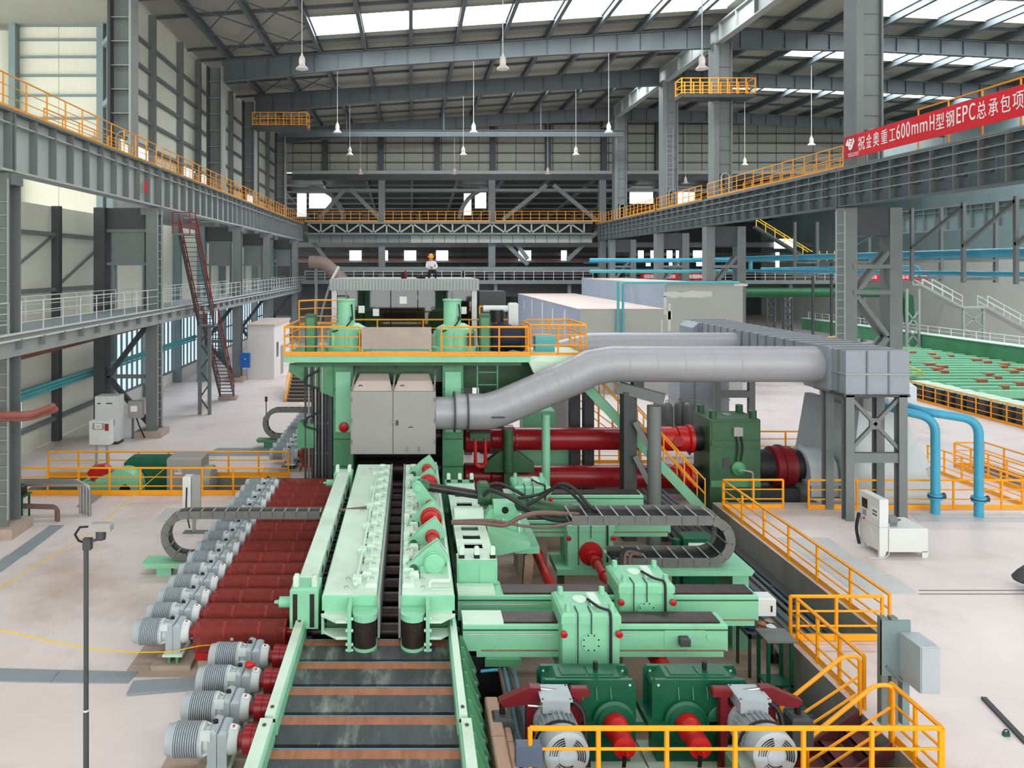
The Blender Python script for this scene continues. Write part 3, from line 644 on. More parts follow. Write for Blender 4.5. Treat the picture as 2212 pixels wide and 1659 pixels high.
def geared_motor(label, group, ped=.34):
    """origin on the floor under the output shaft end; motor runs towards -x"""
    t = thing('geared_motor', label, 'motor', (0, 0, 0), group); zc = .73
    MB().lathe((-1.29, 0, zc), (1, 0, 0), [(0, .2), (.02, .25), (.13, .265)], 18).build('fan_cover', 'motor_grey', t, True)
    prof = [(0, .275), (.03, .29), (.05, .29)]
    for k in range(10): x = .055 + k * .041; prof += [(x, .235), (x + .01, .288), (x + .024, .288), (x + .034, .235)]
    prof += [(.47, .29), (.52, .29)]
    MB().lathe((-1.16, 0, zc), (1, 0, 0), prof, 20).build('finned_drum', 'motor_grey', t, True)
    MB().lathe((-.66, 0, zc), (1, 0, 0), [(0, .29), (.05, .28), (.07, .2), (.17, .22), (.19, .25)], 18).build('end_bell', 'motor_white', t, True)
    for a in range(4):
        c, s_ = math.cos(a * 1.571 + .78), math.sin(a * 1.571 + .78)
        MB().bar((-.63, c * .25, zc + s_ * .25), (-.5, c * .2, zc + s_ * .2), .05).build('rib', 'motor_white', t, True)
    g = MB().bbox(-.5, -.34, -.27, .27, .34, 1.03, .05).build('gearbox', 'motor_grey', t, True)
    MB().bbox(-.335, -.16, -.25, .25, .34, 1.0, .05).build('gearbox_cover', 'motor_grey', t, True)
    MB().cyl((-.42, 0, 1.02), (-.42, 0, 1.07), .05, n=8).build('breather', 'black', g, True)
    MB().box(-.62, -.44, -.3, -.22, .88, 1.02).build('terminal_box', 'motor_white', t, True)
    MB().lathe((-.16, 0, zc), (1, 0, 0), [(0, .25), (.13, .22), (.16, .19)], 18).build('output_flange', 'motor_white', t, True)
    MB().prism([(-.13, .965), (-.03, .94), (-.03, .955), (-.13, .98)], 'y', -.08, .06).build('sticker', 'paper', t, True)
    MB().prism([(-.11, .976), (-.07, .966), (-.07, .97), (-.11, .98)], 'y', -.05, .03).build('sticker_mark', 'red', t, True)
    MB().cyl((-.16, 0, zc), (.14, 0, zc), .12, n=12).build('output_shaft', 'guard_red', t, True)
    MB().box(-.55, -.1, -.33, .33, .3, .35).build('foot_plate', 'pale_green', t, True)
    for x in (-.42, -.24): MB().box(x - .03, x + .03, -.25, .25, .1, .3).build('foot', 'mid_green', t, True)
    MB().box(-.8, .1, -.36, .36, .0, .12).build('base_pad', 'pad', t, True)
    return t
def shaft_guard(label, group):
    t = thing('shaft_guard', label, 'guard', (0, 0, 0), group); zc = .73; L = 2.1
    poly = [(-.27, .38)] + [(.27 * math.cos(math.radians(a)), zc + .27 * math.sin(math.radians(a))) for a in range(180, -1, -20)] + [(.27, .38)]
    n = len(poly); vs = [(x, p[0], p[1]) for x in (.02, L - .02) for p in poly]
    MB().add(vs, [(i, n + i, n + i + 1, i + 1) for i in range(n - 1)], True).build('mesh_cover', 'guard_mesh', t, True)
    for x in (0, L * .31, L * .69, L - .05):
        P = poly + [(p[0] * .9, zc + (p[1] - zc) * .9 if p[1] > zc else p[1]) for p in poly[::-1]]
        w = .05 if x in (0, L - .05) else .06
        MB().prism([(p[0] * 1.02, p[1]) for p in P], 'x', x, x + w).build('band', 'guard_red', t, True)
    MB().box(.05, L - .05, -.28, .28, .2, .37).build('guard_base', 'red', t, True)
    MB().cyl((0, 0, zc), (L + .16, 0, zc), .1, n=12).build('drive_shaft', 'red', t, True)
    for x in (.35, L - .35):
        MB().lathe((x - .16, 0, zc), (1, 0, 0), [(0, .12), (.04, .2), (.28, .2), (.32, .12)], 12).build('universal_joint', 'guard_red', t, True)
    for x, y in ((.85, -.275), (1.3, -.24)): MB().box(x, x + .07, y - .01, y, .66, .72).build('tag', 'motor_white', t, True)
    MB().box(.1, L - .1, -.25, .25, 0, .2).build('plinth', 'pad', t, True)
    return t
NEAR = [17.2 + .82 * k for k in range(15)]; FARR = [33.5 + .95 * k for k in range(10)]
gm = geared_motor('x', 'geared motors of the mill roller table'); sg = shaft_guard('x', 'red shaft guards of the mill roller table')
for k, y in enumerate(NEAR + FARR):
    w = 'counting back from the open apron' if k < 15 else 'behind the fan trench'
    i = k if k < 15 else k - 15
    a = 'grey geared motor, %s in the long row %s' % (ORD[i], w)
    b = 'dark red shaft guard, %s in the long row %s' % (ORD[i], w)
    if k == 0:
        gm.location = (-5.14, y, 0); gm['label'] = a; sg.location = (-5.0, y, 0); sg['label'] = b
    else:
        copy_tree(gm, (-5.14, y, 0), a); copy_tree(sg, (-5.0, y, 0), b)
FRONT = [16.1, 15.16, 14.22, 13.28]
for k, y in enumerate(FRONT):
    copy_tree(gm, (-3.1, y, 0), 'grey geared motor beside the open apron, %s from the bottom of the picture' % ORD[3 - k], 'geared motors beside the apron')
    t = thing('coupling_guard', 'short dark red coupling sleeve between motor and apron, %s from the bottom' % ORD[3 - k], 'guard', (-2.9, y, 0), 'red coupling sleeves')
    MB().lathe((-3.02, y, .73), (1, 0, 0), [(0, .17), (.02, .24), (.16, .24), (.17, .23), (.3, .23), (.31, .24), (.38, .24)], 18).build('sleeve', 'spindle_red', t)
    MB().lathe((-2.64, y, .73), (1, 0, 0), [(0, .14), (.08, .12)], 14).build('bearing', 'pale_green', t)
    MB().box(-2.8, -2.7, y - .15, y + .15, 0, .6).build('bracket', 'pad', t)
    if k == 1: tag(MB().lathe((-3.4, y - .05, 1.08), (1, 0, 0), [(0, .05), (.05, .07), (.14, .07), (.2, .03)], 8).build('plastic_plug', 'red'), 'small red plastic plug lying on the second apron motor', 'plug')

# rollers between the side guides
rl = thing('table_roller', 'x', 'roller', (0, 0, 0), 'steel rollers between the side guides')
MB().cyl((-2.3, 0, .73), (.9, 0, .73), .19, n=20).build('barrel', 'roller', rl, True)
for a, b in ((-2.74, -2.3), (.9, 1.1)): MB().cyl((a, 0, .73), (b, 0, .73), .1, n=10).build('neck', 'shaft', rl, True)
for k, y in enumerate(NEAR):
    lb = 'dark steel roller across the bed between the side guides, %s from the apron' % ORD[k]
    if k == 0: rl.location = (0, y, 0); rl['label'] = lb
    else: copy_tree(rl, (0, y, 0), lb)
t = thing('table_bed', 'dark steel bed frame under the rollers between the guides', 'machine bed', (-.8, 16.6, PZ))
for x0, x1 in ((-2.6, -2.35), (.95, 1.15)): MB().box(x0, x1, 16.75, 28.8, PZ, .5).build('side_frame', 'steel_dark', t)
MB().box(-2.35, .95, 16.75, 28.8, .2, .3).build('scale_tray', 'black', t)
# apron: one cover step per roller pitch
for k in range(6):
    y0 = 16.42 - .93 * k
    t = thing('apron_step', 'cover step of the open apron with rusty top strip, %s from the guides' % ORD[k], 'apron plate', (-.8, y0, PZ), 'apron cover steps')
    MB().box(-2.42, .82, y0 - .26, y0, .86, .93).build('rusty_strip', 'rust', t)
    MB().add([(-2.42, y0 - .26, .93), (.82, y0 - .26, .93), (.82, y0 - .76, .9), (-2.42, y0 - .76, .9), (-2.42, y0 - .26, .86), (.82, y0 - .26, .86), (.82, y0 - .76, .84), (-2.42, y0 - .76, .84)],
             [(0, 3, 2, 1), (4, 5, 6, 7), (3, 7, 6, 2), (0, 4, 7, 3), (1, 2, 6, 5)]).build('sloped_plate', 'apron', t)
    MB().box(-2.42, .82, y0 - .02, y0 + .02, .86, .935).build('edge_strip', 'pipe_slate', t)
    MB().cyl((-2.6, y0 - .84, .58), (.9, y0 - .84, .58), .17, n=14).build('roller', 'roller', t)
    MB().box(-2.42, .82, y0 - .93, y0, .28, .32).build('pan', 'black', t)
    for x in (-2.4, .7): MB().box(x, x + .1, y0 - .6, y0 - .3, PZ, .3).build('stand', 'steel_dark', t)
def side_rail(label, xa, xb, ya, yb, sgn):
    t = thing('apron_rail', label, 'rail', ((xa + xb) / 2, ya, PZ))
    MB().box(min(xa, xb), max(xa, xb), ya, yb, 1.2, 1.28).build('top_flange', 'pale_green', t)
    x = xa; MB().box(min(x, x - sgn * .04), max(x, x - sgn * .04), ya, yb, .5, 1.2).build('inner_plate', 'green', t)
    x = xb; MB().prism([(x, 1.2), (x + sgn * .06, .4), (x + sgn * .12, .4), (x + sgn * .02, 1.2)], 'y', ya, yb).build('outer_skirt', 'mid_green', t)
    MB().box(min(xa, xb) + .02, max(xa, xb) - .02, ya, yb, PZ, .5).build('web', 'moss_green', t)
    for f in (.06, .94): MB().cyl((xa * .5 + xb * .5, ya + (yb - ya) * f, 1.28), (xa * .5 + xb * .5, ya + (yb - ya) * f, 1.3), .035, n=8).build('bolt', 'steel_dark', t)
    return t
side_rail('pale green left side rail of the apron, longer rear length', -2.42, -2.6, 13.1, 16.75, -1)
side_rail('pale green left side rail of the apron, front length cut by the picture', -2.44, -2.66, 9.5, 13.0, -1)
r1 = side_rail('pale green right side rail of the apron, longer rear length', .84, .98, 13.1, 16.75, 1)
r2 = side_rail('pale green right side rail of the apron, front length cut by the picture', .86, 1.04, 9.5, 13.0, 1)
for k in range(11):
    y = 16.2 - .48 * k
    g = MB().prism([(1.04, 1.12), (1.1, 1.1), (1.42, .35), (1.36, .2), (1.1, .2), (1.04, .5)], 'y', y, y + .05).build('gusset', 'mid_green', r1 if y > 13.1 else r2)
    MB().cyl((1.33, y - .02, .36), (1.33, y, .36), .045, n=10).build('bolt', 'motor_white', g)

# ================================================================ side guides
def eye(parent, x, y, z): MB().tube(arc((x, z + .03), .045, 0, 180, 6, y=y), .014, 5).build('lifting_eye', 'steel_light', parent)
def guide(label, x0, x1, xi, sgn):
    """x0..x1 body, xi the inner face; sgn points from the body to the pass line"""
    t = thing('side_guide', label, 'side guide', ((x0 + x1) / 2, 16.4, .95)); ya, yb, zt = 16.45, 27.3, 1.9
    MB().bbox(x0, x1, ya, yb, 1.5, zt, .02).build('body', 'green', t)
    MB().box(x0 + .03, x1 - .03, ya + .02, yb - .02, zt, zt + .012).build('top_plate', 'pale_green', t)
    MB().box(min(xi, xi + sgn * .05), max(xi, xi + sgn * .05), ya - .1, yb, 1.0, zt + .03).build('liner', 'steel_light', t)
    n = 12
    for k in range(n):
        y = ya + .35 + (yb - ya - .6) * k / n
        a, b = sorted((xi - sgn * .03, xi - sgn * .3)); c = MB().bbox(a, b, y, y + .42, zt + .012, zt + .1, .03).build('clamp_block', 'pale_green', t)
        a, b = sorted((xi - sgn * .18, xi - sgn * .42)); MB().bbox(a, b, y + .5, y + .68, zt + .012, zt + .15, .04).build('wedge', 'pale_green', c)
        a, b = sorted((xi - sgn * .4, xi - sgn * .44)); MB().box(a, b, y + .53, y + .65, zt + .012, zt + .12).build('wedge_stop', 'black', c)
        eye(c, xi - sgn * .16, y + .2, zt + .1)
    # nose with the vertical entry roller
    xr = xi - sgn * .27; zb, zc = .98, 1.55
    nz = MB().cyl((xr, 16.15, zb), (xr, 16.15, zc), .25, n=24).build('entry_roller', 'roller', t)
    for z0, z1 in ((.88, .98), (1.55, 1.68)):
        poly = [(xr + .27 * math.cos(math.radians(a)), 16.15 + .27 * math.sin(math.radians(a))) for a in range(180, 361, 20)] + [(xr + .27, 16.45), (xr - .27, 16.45)]
        MB().prism(poly, 'z', z0, z1).build('roller_plate', 'green', t)
    a, b = sorted((xr - sgn * .28, xr - sgn * .36)); MB().box(a, b, 15.92, 16.46, .8, 1.86).build('mount_plate', 'green', t)
    for z in (.92, 1.05, 1.35, 1.6): MB().cyl((a - .04, 15.98, z), (b + .04, 15.98, z), .035, n=8).build('bolt', 'motor_white', t)
    xo = x0 if sgn > 0 else x1; xm = xr - sgn * .36
    for z0, z1, dy in ((1.5, 1.56, 0), (1.12, 1.18, .06)):
        MB().prism([(xo, 16.45), (xo, 16.3 + dy), (xm - sgn * .25, 15.98 + dy), (xm, 15.98 + dy), (xm, 16.45)], 'z', z0, z1).build('shelf', 'pale_green', t)
    a, b = sorted((xo, xo + sgn * .06)); MB().box(a, b, 16.32, 16.5, 1.1, 1.56).build('shelf_end', 'green', t)
    a, b = sorted((xo + sgn * .1, xi - sgn * .1)); MB().box(a, b, 16.5, 27.2, 1.0, 1.5).build('underframe', 'moss_green', t)
    for y in (16.75, 17.2, 22, 26.5): eye(t, (x0 + x1) / 2 - .1, y, zt + .012)
    return t
g1 = guide('left pale green side guide plate with wedge clamps and an entry roller', -2.0, -.76, -.76, 1)
g2 = guide('right pale green side guide plate carrying the tilting levers', -.25, .95, -.25, -1)
tb = [(-1.28, 16.8, 2.0), (-1.24, 20, 2.0), (-1.2, 26.8, 2.0)]
gp = tag(MB().tube(tb, .04, 8).build('grease_pipe', 'pale_green'), 'pale grease pipe running along the top of the left guide', 'pipe')
for k in range(6):
    y = 17.0 + 1.75 * k; MB().box(-1.36, -1.16, y, y + .2, 1.91, 2.06).build('clip', 'pale_green', gp)
tag(MB().tube(bend([(.86, 26.8, 2.1), (.86, 17.0, 2.1), (.86, 16.75, 2.1), (.4, 16.75, 2.1), (.4, 16.75, 1.95)], .08), .035, 8).build('grease_pipe', 'pale_green'), 'pale grease pipe along the outer edge of the right guide', 'pipe')
# left pull beam
t = thing('pull_beam', 'long pale green box beam left of the left guide with end yokes', 'beam', (-2.4, 16.9, 1.05))
MB().bbox(-2.62, -2.2, 17.2, 26.3, 1.55, 2.0, .02).build('beam', 'pale_green', t)
for k in range(8): MB().cyl((-2.2, 18.2 + .95 * k, 1.78), (-2.19, 18.2 + .95 * k, 1.78), .09, n=10).build('port', 'black', t)
for y0, y1 in ((16.6, 17.3), (25.9, 26.5)):
    e = MB().bbox(-2.74, -2.1, y0, y1, 1.08, 1.98, .05).build('yoke', 'green', t)
    for x in (-2.62, -2.2): MB().bbox(x - .06, x + .06, y0 + .1, y0 + .3, 1.98, 2.22, .03).build('lug', 'pale_green', e)
    for x in (-2.62, -2.24): MB().box(x - .05, x + .05, y0 - .015, y0, 1.12, 1.86).build('wear_strip', 'roller', e)
    MB().lathe((-2.74, y0 + .3, 1.55), (-1, 0, 0), [(0, .07), (.03, .12), (.28, .12), (.3, .05), (.4, .03)], 14).build('cylinder_cap', 'green', e)

# tilting levers on the right guide
CX, CZ = .53, 2.13
lev = [(.08, .5), (.34, .1), (.36, -.12), (.2, -.24), (-.42, -.3), (-.56, -.28), (-.63, -.18), (-.62, -.06), (-.5, .02), (-.2, .3)]
for k, y in enumerate((17.75, 19.35, 20.8, 24.1, 25.8)):
    t = thing('tilting_lever', 'green tilting lever plate on the red shaft, %s from the apron' % ORD[k], 'lever', (CX, y, 1.9), 'tilting levers on the right guide')
    MB().prism([(CX + a, CZ + b) for a, b in lev], 'y', y, y + .14).build('plate', 'green', t)
    MB().prism([(CX + a * .9 + .02, CZ + b * .88) for a, b in lev], 'y', y + .26, y + .38).build('plate', 'pale_green', t)
    MB().cyl((CX - .49, y - .03, CZ - .16), (CX - .49, y + .5, CZ - .16), .1, n=14).build('pivot_pin', 'moss_green', t)
    if k == 0:
        MB().lathe((CX, y, CZ), (0, -1, 0), [(0, .26), (.05, .26), (.06, .24), (.16, .24), (.17, .2), (.18, .2)], 24).build('bearing_cap', 'green', t)
        MB().box(CX - .34, CX + .36, y - .1, y + .45, 1.91, 2.06).build('bearing_foot', 'green', t)
        MB().prism([(CX - .3, 2.06), (CX + .3, 2.06), (CX + .22, 2.2), (CX - .22, 2.2)], 'y', y - .05, y + .1).build('bearing_block', 'green', t)
    if k in (2, 3):
        MB().lathe((CX, y, CZ + .02), (0, -1, 0), [(0, .3), (.1, .3), (.12, .26), (.2, .24), (.22, .18)], 20).build('bearing_ring', 'red', t)
    if k in (1, 4): MB().lathe((CX, y, CZ + .02), (0, -1, 0), [(0, .19), (.06, .19), (.08, .15)], 18).build('bearing_ring', 'red', t)
    MB().box(CX - .3, CX + .3, y + .1, y + .5, 1.91, 2.0).build('foot', 'green', t)
    MB().box(CX - .75, CX - .6, y + .2, y + .45, 1.91, 2.12).build('stop_lug', 'pale_green', t)
tag(MB().cyl((CX, 17.7, CZ + .02), (CX, 26.4, CZ + .02), .13, n=16).build('tilt_shaft', 'red'), 'bright red cross shaft joining the tilting levers', 'shaft')
t = thing('crank_arm', 'raised pale green crank arm at the end of the dark piston rod', 'lever', (.45, 22.2, 1.9))
for y in (22.0, 22.4):
    MB().prism([(.0, 2.62), (.02, 2.74), (.12, 2.82), (.24, 2.8), (.34, 2.68), (.75, 2.15), (.6, 1.92), (.4, 1.92), (.2, 2.2)], 'y', y, y + .13).build('arm_plate', 'green', t)
MB().cyl((.16, 21.95, 2.64), (.16, 22.6, 2.64), .11, n=16).build('pivot_pin', 'green', t)
# actuating cylinder, rod lies across the bed towards the right
P0, P1, P2 = Vector((.2, 22.3, 2.62)), Vector((2.0, 22.2, 2.36)), Vector((4.75, 22.0, 1.85))
t = thing('hydraulic_cylinder', 'green hydraulic cylinder with a dark piston rod reaching the crank arm', 'cylinder', (2, 22.2, 1.9))
MB().cyl(P0, P1, .13, n=16).build('piston_rod', 'shaft', t)
MB().lathe(P0, P1 - P0, [(-.1, .1), (0, .2), (.2, .2), (.32, .15)], 16).build('rod_eye', 'moss_green', t)
d = (P2 - P1).normalized()
MB().lathe(P1, d, [(0, .2), (.02, .27), (.35, .27), (.37, .22)], 20).build('gland', 'moss_green', t)
MB().cyl(P1 + d * .3, P1 + d * 1.5, .21, n=18).build('barrel', 'moss_green', t); MB().cyl(P1 + d * 1.5, P2, .24, n=18).build('barrel', 'moss_green', t)
for f in (1.5, 2.75): MB().cyl(P1 + d * (f - .06), P1 + d * (f + .06), .28, n=18).build('collar', 'moss_green', t)
MB().bbox(1.95, 2.3, 21.95, 22.4, 2.3, 2.75, .06).build('valve_block', 'moss_green', t)
t = thing('trunnion_mount', 'pale green trunnion bracket with two round bosses and a dark bore', 'bracket', (2.6, 21.4, 1.2))
MB().prism([(2.05, 1.3), (2.05, 1.85), (2.25, 2.2), (3.0, 2.2), (3.2, 1.85), (3.2, 1.3)], 'y', 21.35, 21.75).build('body', 'green', t)
MB().box(2.35, 2.95, 21.3, 21.7, 2.05, 2.4).build('cap', 'green', t); MB().cyl((2.68, 21.28, 2.2), (2.68, 21.3, 2.2), .1, n=14).build('bore', 'shaft', t)
for x in (2.44, 2.88): MB().cyl((x, 21.3, 1.88), (x, 21.36, 1.88), .1, n=14).build('boss', 'green', t)
for x in (2.2, 2.62, 3.08): MB().box(x - .02, x + .02, 21.28, 21.36, 1.32, 1.95).build('rib', 'pale_green', t)
MB().cyl((2.62, 21.3, 1.4), (2.62, 21.34, 1.4), .06, n=10).build('plug', 'red', t)
# ================================================================ clamp frame, pusher beams, cable carriers
t = thing('clamp_frame', 'pale green box frame with oval windows beside the right guide', 'frame', (1.6, 18.4, .9)); X0, X1 = 1.12, 2.12
MB().box(X0, X1, 18.4, 18.85, 1.2, 1.9).build('end_box', 'green', t); MB().box(X0 + .02, X1 - .02, 18.45, 18.83, 1.9, 1.915).build('end_top', 'pale_green', t)
for a, b in ((X0 + .04, X0 + .48), (X0 + .56, X1 - .05)): MB().box(a, b, 18.385, 18.4, 1.24, 1.82).build('face_panel', 'green', t)
MB().prism([(X0 + .05, .95), (X0 + .05, 1.2), (X1 + .1, 1.2), (X1 + .1, .95), (X1 - .1, .95), (X1 - .1, 1.05), (X1 - .35, 1.05), (X1 - .35, .95), (X1 - .5, .95), (X1 - .5, 1.05), (X0 + .25, 1.05), (X0 + .25, .95)], 'y', 18.3, 18.85).build('toothed_foot', 'green', t)
for x in (X0 + .25, X0 + .6): MB().cyl((x, 18.32, .92), (x, 18.5, .92), .08, n=8).build('foot_bolt', 'black', t)
for x in (X0 + .12, X0 + .5, X1 - .1):
    for y in (18.55, 25.1):
        s_ = MB().bbox(x - .06, x + .06, y - .06, y + .06, 2.0, 2.2, .03).build('stud', 'pale_green', t); MB().box(x - .07, x + .07, y - .07, y + .07, 1.91, 2.0).build('nut', 'black', s_)
MB().box(X0, X1, 24.9, 25.4, 1.1, 1.9).build('end_box', 'green', t)
for x in (X0 + .12, X1 - .17): MB().box(x, x + .1, 18.85, 24.9, .9, 1.86).build('side_plate', 'mid_green', t)
yc = [18.85, 19.2, 19.55, 19.85, 20.2, 20.5, 20.85, 22.6, 22.95, 23.5, 23.9, 24.9]; 
for i, (a, b) in enumerate(zip(yc, yc[1:])):
    if (i % 2 == 1 and i < 6) or i in (7, 9):
        for x0, x1 in ((X0 + .05, X0 + .25), (X1 - .28, X1 - .05)): MB().box(x0, x1, a, b, 1.86, 1.9).build('window_rim', 'pale_green', t)
    else: MB().box(X0 + .05, X1 - .05, a, b, 1.86, 1.9).build('cover_plate', 'pale_green', t)
MB().lathe((X0 + .1, 21.8, 1.6), (1, 0, 0), [(0, .5), (.02, .52), (.85, .52), (.87, .5)], 24).build('saddle', 'pale_green', t)
MB().box(X0, X1, 18.9, 25, PZ, .9).build('pedestal', 'moss_green', t)
MB().prism([(2.1, 1.1), (3.3, 1.35), (3.3, 1.5), (2.1, 1.9)], 'y', 20.6, 22.4).build('flare', 'green', t)
MB().box(2.9, 3.6, 20.9, 23.5, 1.1, 1.3).build('slide', 'green', t)

def pusher(label, x0, x1, y0, z0, z1, d=.6, dark=(0, 0)):
    t = thing('pusher_beam', label, 'beam', ((x0 + x1) / 2, y0, z0))
    MB().bbox(x0, x1, y0, y0 + d, z0 + .12, z1, .02).build('beam', 'green', t)
    MB().box(x0 + .3, x1 - .1, y0 - .02, y0 + d + .02, z0, z0 + .12).build('bottom_chord', 'green', t)
    MB().box(dark[0] or x0 + .5, dark[1] or x1 - .1, y0 + .06, y0 + d - .06, z1, z1 + .04).build('rack', 'roller', t)
    MB().box(x0, x0 + .9, y0 + .02, y0 + d - .02, z1, z1 + .05).build('saddle_plate', 'pale_green', t)
    MB().box(x0, x1, y0 - .012, y0, z1 - .13, z1 - .1).build('slot', 'moss_green', t)
    MB().tube([(x0 + .1, y0 - .03, z1 - .2), (x1 - (x1 - x0) * .35, y0 - .03, z1 - .2)], .012, 5).build('lubrication_pipe', 'conduit', t)
    MB().box(x0 + .4, x1 - .05, y0 - .02, y0, z0 + .13, z0 + .15).build('seam', 'rust', t)
    return t
def drive_box(label, x0, x1, y0, z0, z1, d, flange=True, base=None, shaft=False):
    t = thing('drive_box', label, 'gearbox', ((x0 + x1) / 2, y0, z0)); w = x1 - x0; xm = (x0 + x1) / 2
    MB().box(x0, x1, y0, y0 + d, z0, z1 - .22).build('housing', 'green', t)
    MB().bbox(x0 - .03, x1 + .03, y0 - .03, y0 + d + .03, z1 - .22, z1, .06).build('lid', 'green', t)
    for x in (x0 + .14, x1 - .14):
        for y in (y0 + .12, y0 + d - .15): MB().cyl((x, y, z1), (x, y, z1 + .16), .075, .06, n=10).build('stud', 'green', t)
    MB().cyl((xm - .1, y0 + d * .6, z1), (xm - .1, y0 + d * .6, z1 + .03), .16, n=16).build('port_cover', 'pale_green', t)
    MB().bbox(xm + .08, xm + .3, y0 + d * .3, y0 + d * .8, z1, z1 + .08, .03).build('manifold', 'pale_green', t)
    for x in (x0 + .02, x1 - .02):
        MB().lathe((x, y0 - .03, z1 - .42), (0, -1, 0), [(0, .07), (.01, .075), (.05, .075), (.06, .06)], 14).build('red_cap', 'red', t)
    if flange:
        f = MB().cyl((xm, y0, z1 - .62), (xm, y0 - .03, z1 - .62), .21, n=24).build('round_flange', 'green', t)
        for k in range(8):
            a = k * math.pi / 4 + .4; MB().cyl((xm + .17 * math.cos(a), y0 - .03, z1 - .62 + .17 * math.sin(a)), (xm + .17 * math.cos(a), y0 - .035, z1 - .62 + .17 * math.sin(a)), .018, n=6).build('bolt_hole', 'black', f)
    MB().tube(bend([(xm + .05, y0 + d * .5, z1 + .06), (xm + .2, y0 + .1, z1 + .08), (x1 - .2, y0 + .02, z1 + .05), (x1 - .2, y0 - .06, z1 - .05), (x1 - .2, y0 - .06, z0 + .2)], .08), .03, 6).build('pipe', 'rubber', t)
    for x in (x0 + .32, xm): MB().tube(bend([(x, y0 + .3, z1 + .02), (x, y0 - .045, z1 + .02), (x, y0 - .045, z0 + .1 if x < xm else z1 - .42)], .05), .014, 5).build('pipe', 'steel_dark', t)
    if base: MB().box(x0 - base, x1 + base, y0 - .1, y0 + d, z0 - .18, z0).build('foot', 'green', t)
    if base: MB().box(x0 - .1, x1 + .1, y0, y0 + d, PZ, z0 - .18).build('plinth', 'pad', t)
    else: MB().box(x0 + .1, x1 - .1, y0 + .1, y0 + d - .1, PZ, z0).build('plinth', 'pad', t)
    if shaft:
        MB().lathe((xm, y0, z0 + .45), (0, -1, 0), [(0, .36), (.05, .36), (.06, .31), (.12, .3), (.13, .25), (.2, .24), (.21, .18), (.32, .16)], 24).build('shaft_hub', 'red', t)
    return t
pusher('front pale green pusher beam nearest the camera', 1.12, 6.95, 16.3, .62, 1.32, dark=(1.9, 6.8))
pusher('second pale green pusher beam, behind the front one', 1.1, 8.3, 17.75, .6, 1.32, dark=(2.2, 8.2))
pusher('third pale green pusher beam under the cable carrier', 2.6, 8.1, 23.2, .75, 1.25)
pusher('rear pale green pusher beam close to the red spindles', 3.2, 8.0, 25.6, .8, 1.3)
drive_box('pale green rack drive box on the front pusher beam', 3.22, 4.44, 15.85, .25, 1.78, 1.1)
drive_box('pale green rack drive box on the second pusher beam', 4.85, 6.1, 17.3, .55, 1.8, 1.1)
drive_box('pale green rack drive box with a red shaft hub on the third beam', 4.75, 6.15, 22.6, .0, 1.35, 1.2, False, .35, True)
drive_box('pale green rack drive box on the rear pusher beam', 3.5, 4.7, 25.1, .3, 1.75, 1.2, False)
t = thing('square_stop', 'square dark stop on a bolted plate at the front beam end', 'stop', (6.0, 16.28, .9))
MB().box(5.55, 6.45, 16.285, 16.3, .86, 1.2).build('plate', 'green', t); MB().bbox(5.85, 6.07, 16.12, 16.29, .92, 1.1, .03).build('block', 'steel_dark', t); MB().cyl((6.55, 16.3, 1.06), (6.55, 16.28, 1.06), .07, n=14).build('boss', 'green', t)
t = thing('switch_housing', 'small white box on the end of the second beam', 'box', (8.5, 18, .8)); MB().bbox(8.3, 8.75, 17.8, 18.2, .8, 1.22, .02).build('body', 'cabinet_white', t); MB().box(8.62, 8.66, 17.79, 17.8, .9, 1.05).build('slot', 'black', t)
# tilted red cardan shafts
def cardan(label, p, q, r=.14):
    p, q = Vector(p), Vector(q); d = (q - p).normalized(); L = (q - p).length
    t = thing('cardan_shaft', label, 'shaft', p)
    MB().cyl(p, q, r, n=16).build('tube', 'red', t)
    for f in (.2, L * .3): MB().cyl(p + d * f, p + d * (f + .12), r * 1.25, n=16).build('collar', 'red', t)
    MB().lathe(q - d * .35, d, [(0, r), (.05, r * 1.6), (.3, r * 1.6), (.35, r)], 16).build('joint', 'red', t)
cardan('bright red cardan shaft from the red hub to the second drive box', (5.45, 22.1, .45), (5.45, 18.45, .5))
cardan('bright red cardan shaft running under the second beam to the front box', (3.8, 24.9, .5), (3.8, 17.0, .45))
cardan('red cardan shaft end behind the right dark green reducer', (5.45, 17.2, .5), (5.55, 15.4, .4), .16)
t = thing('hinged_flap', 'brown rusty flap plate standing beside the long red shaft', 'plate', (3.2, 21.2, PZ))
MB().prism([(3.25, .9), (3.45, 1.0), (3.5, .8), (3.4, -.6), (3.2, -.6), (3.2, .2)], 'y', 21.3, 21.5).build('flap', 'wood', t); MB().box(3.2, 3.4, 21.3, 21.5, PZ, -.6).build('stem', 'wood', t)

# ---- cable carriers
def ribbon(pts, h, y0, y1):
    """path points (x,z) -> a strip of height h standing across the path between y0 and y1"""
    b = MB(); n = len(pts); P = [Vector((p[0], 0, p[1])) for p in pts]; vs = []
    for i in range(n):
        d = (P[min(i + 1, n - 1)] - P[max(i - 1, 0)]).normalized(); nn = Vector((-d.z, 0, d.x)) * (h / 2)
        for y in (y0, y1): vs += [(P[i].x + nn.x, y, P[i].z + nn.z), (P[i].x - nn.x, y, P[i].z - nn.z)]
    fs = []
    for i in range(n - 1):
        a, c = 4 * i, 4 * i + 4
        fs += [(a, a + 1, c + 1, c), (a + 2, c + 2, c + 3, a + 3), (a, c, c + 2, a + 2), (a + 1, a + 3, c + 3, c + 1)]
    fs += [(0, 2, 3, 1), (4 * n - 4, 4 * n - 3, 4 * n - 1, 4 * n - 2)]
    return b.add(vs, fs)
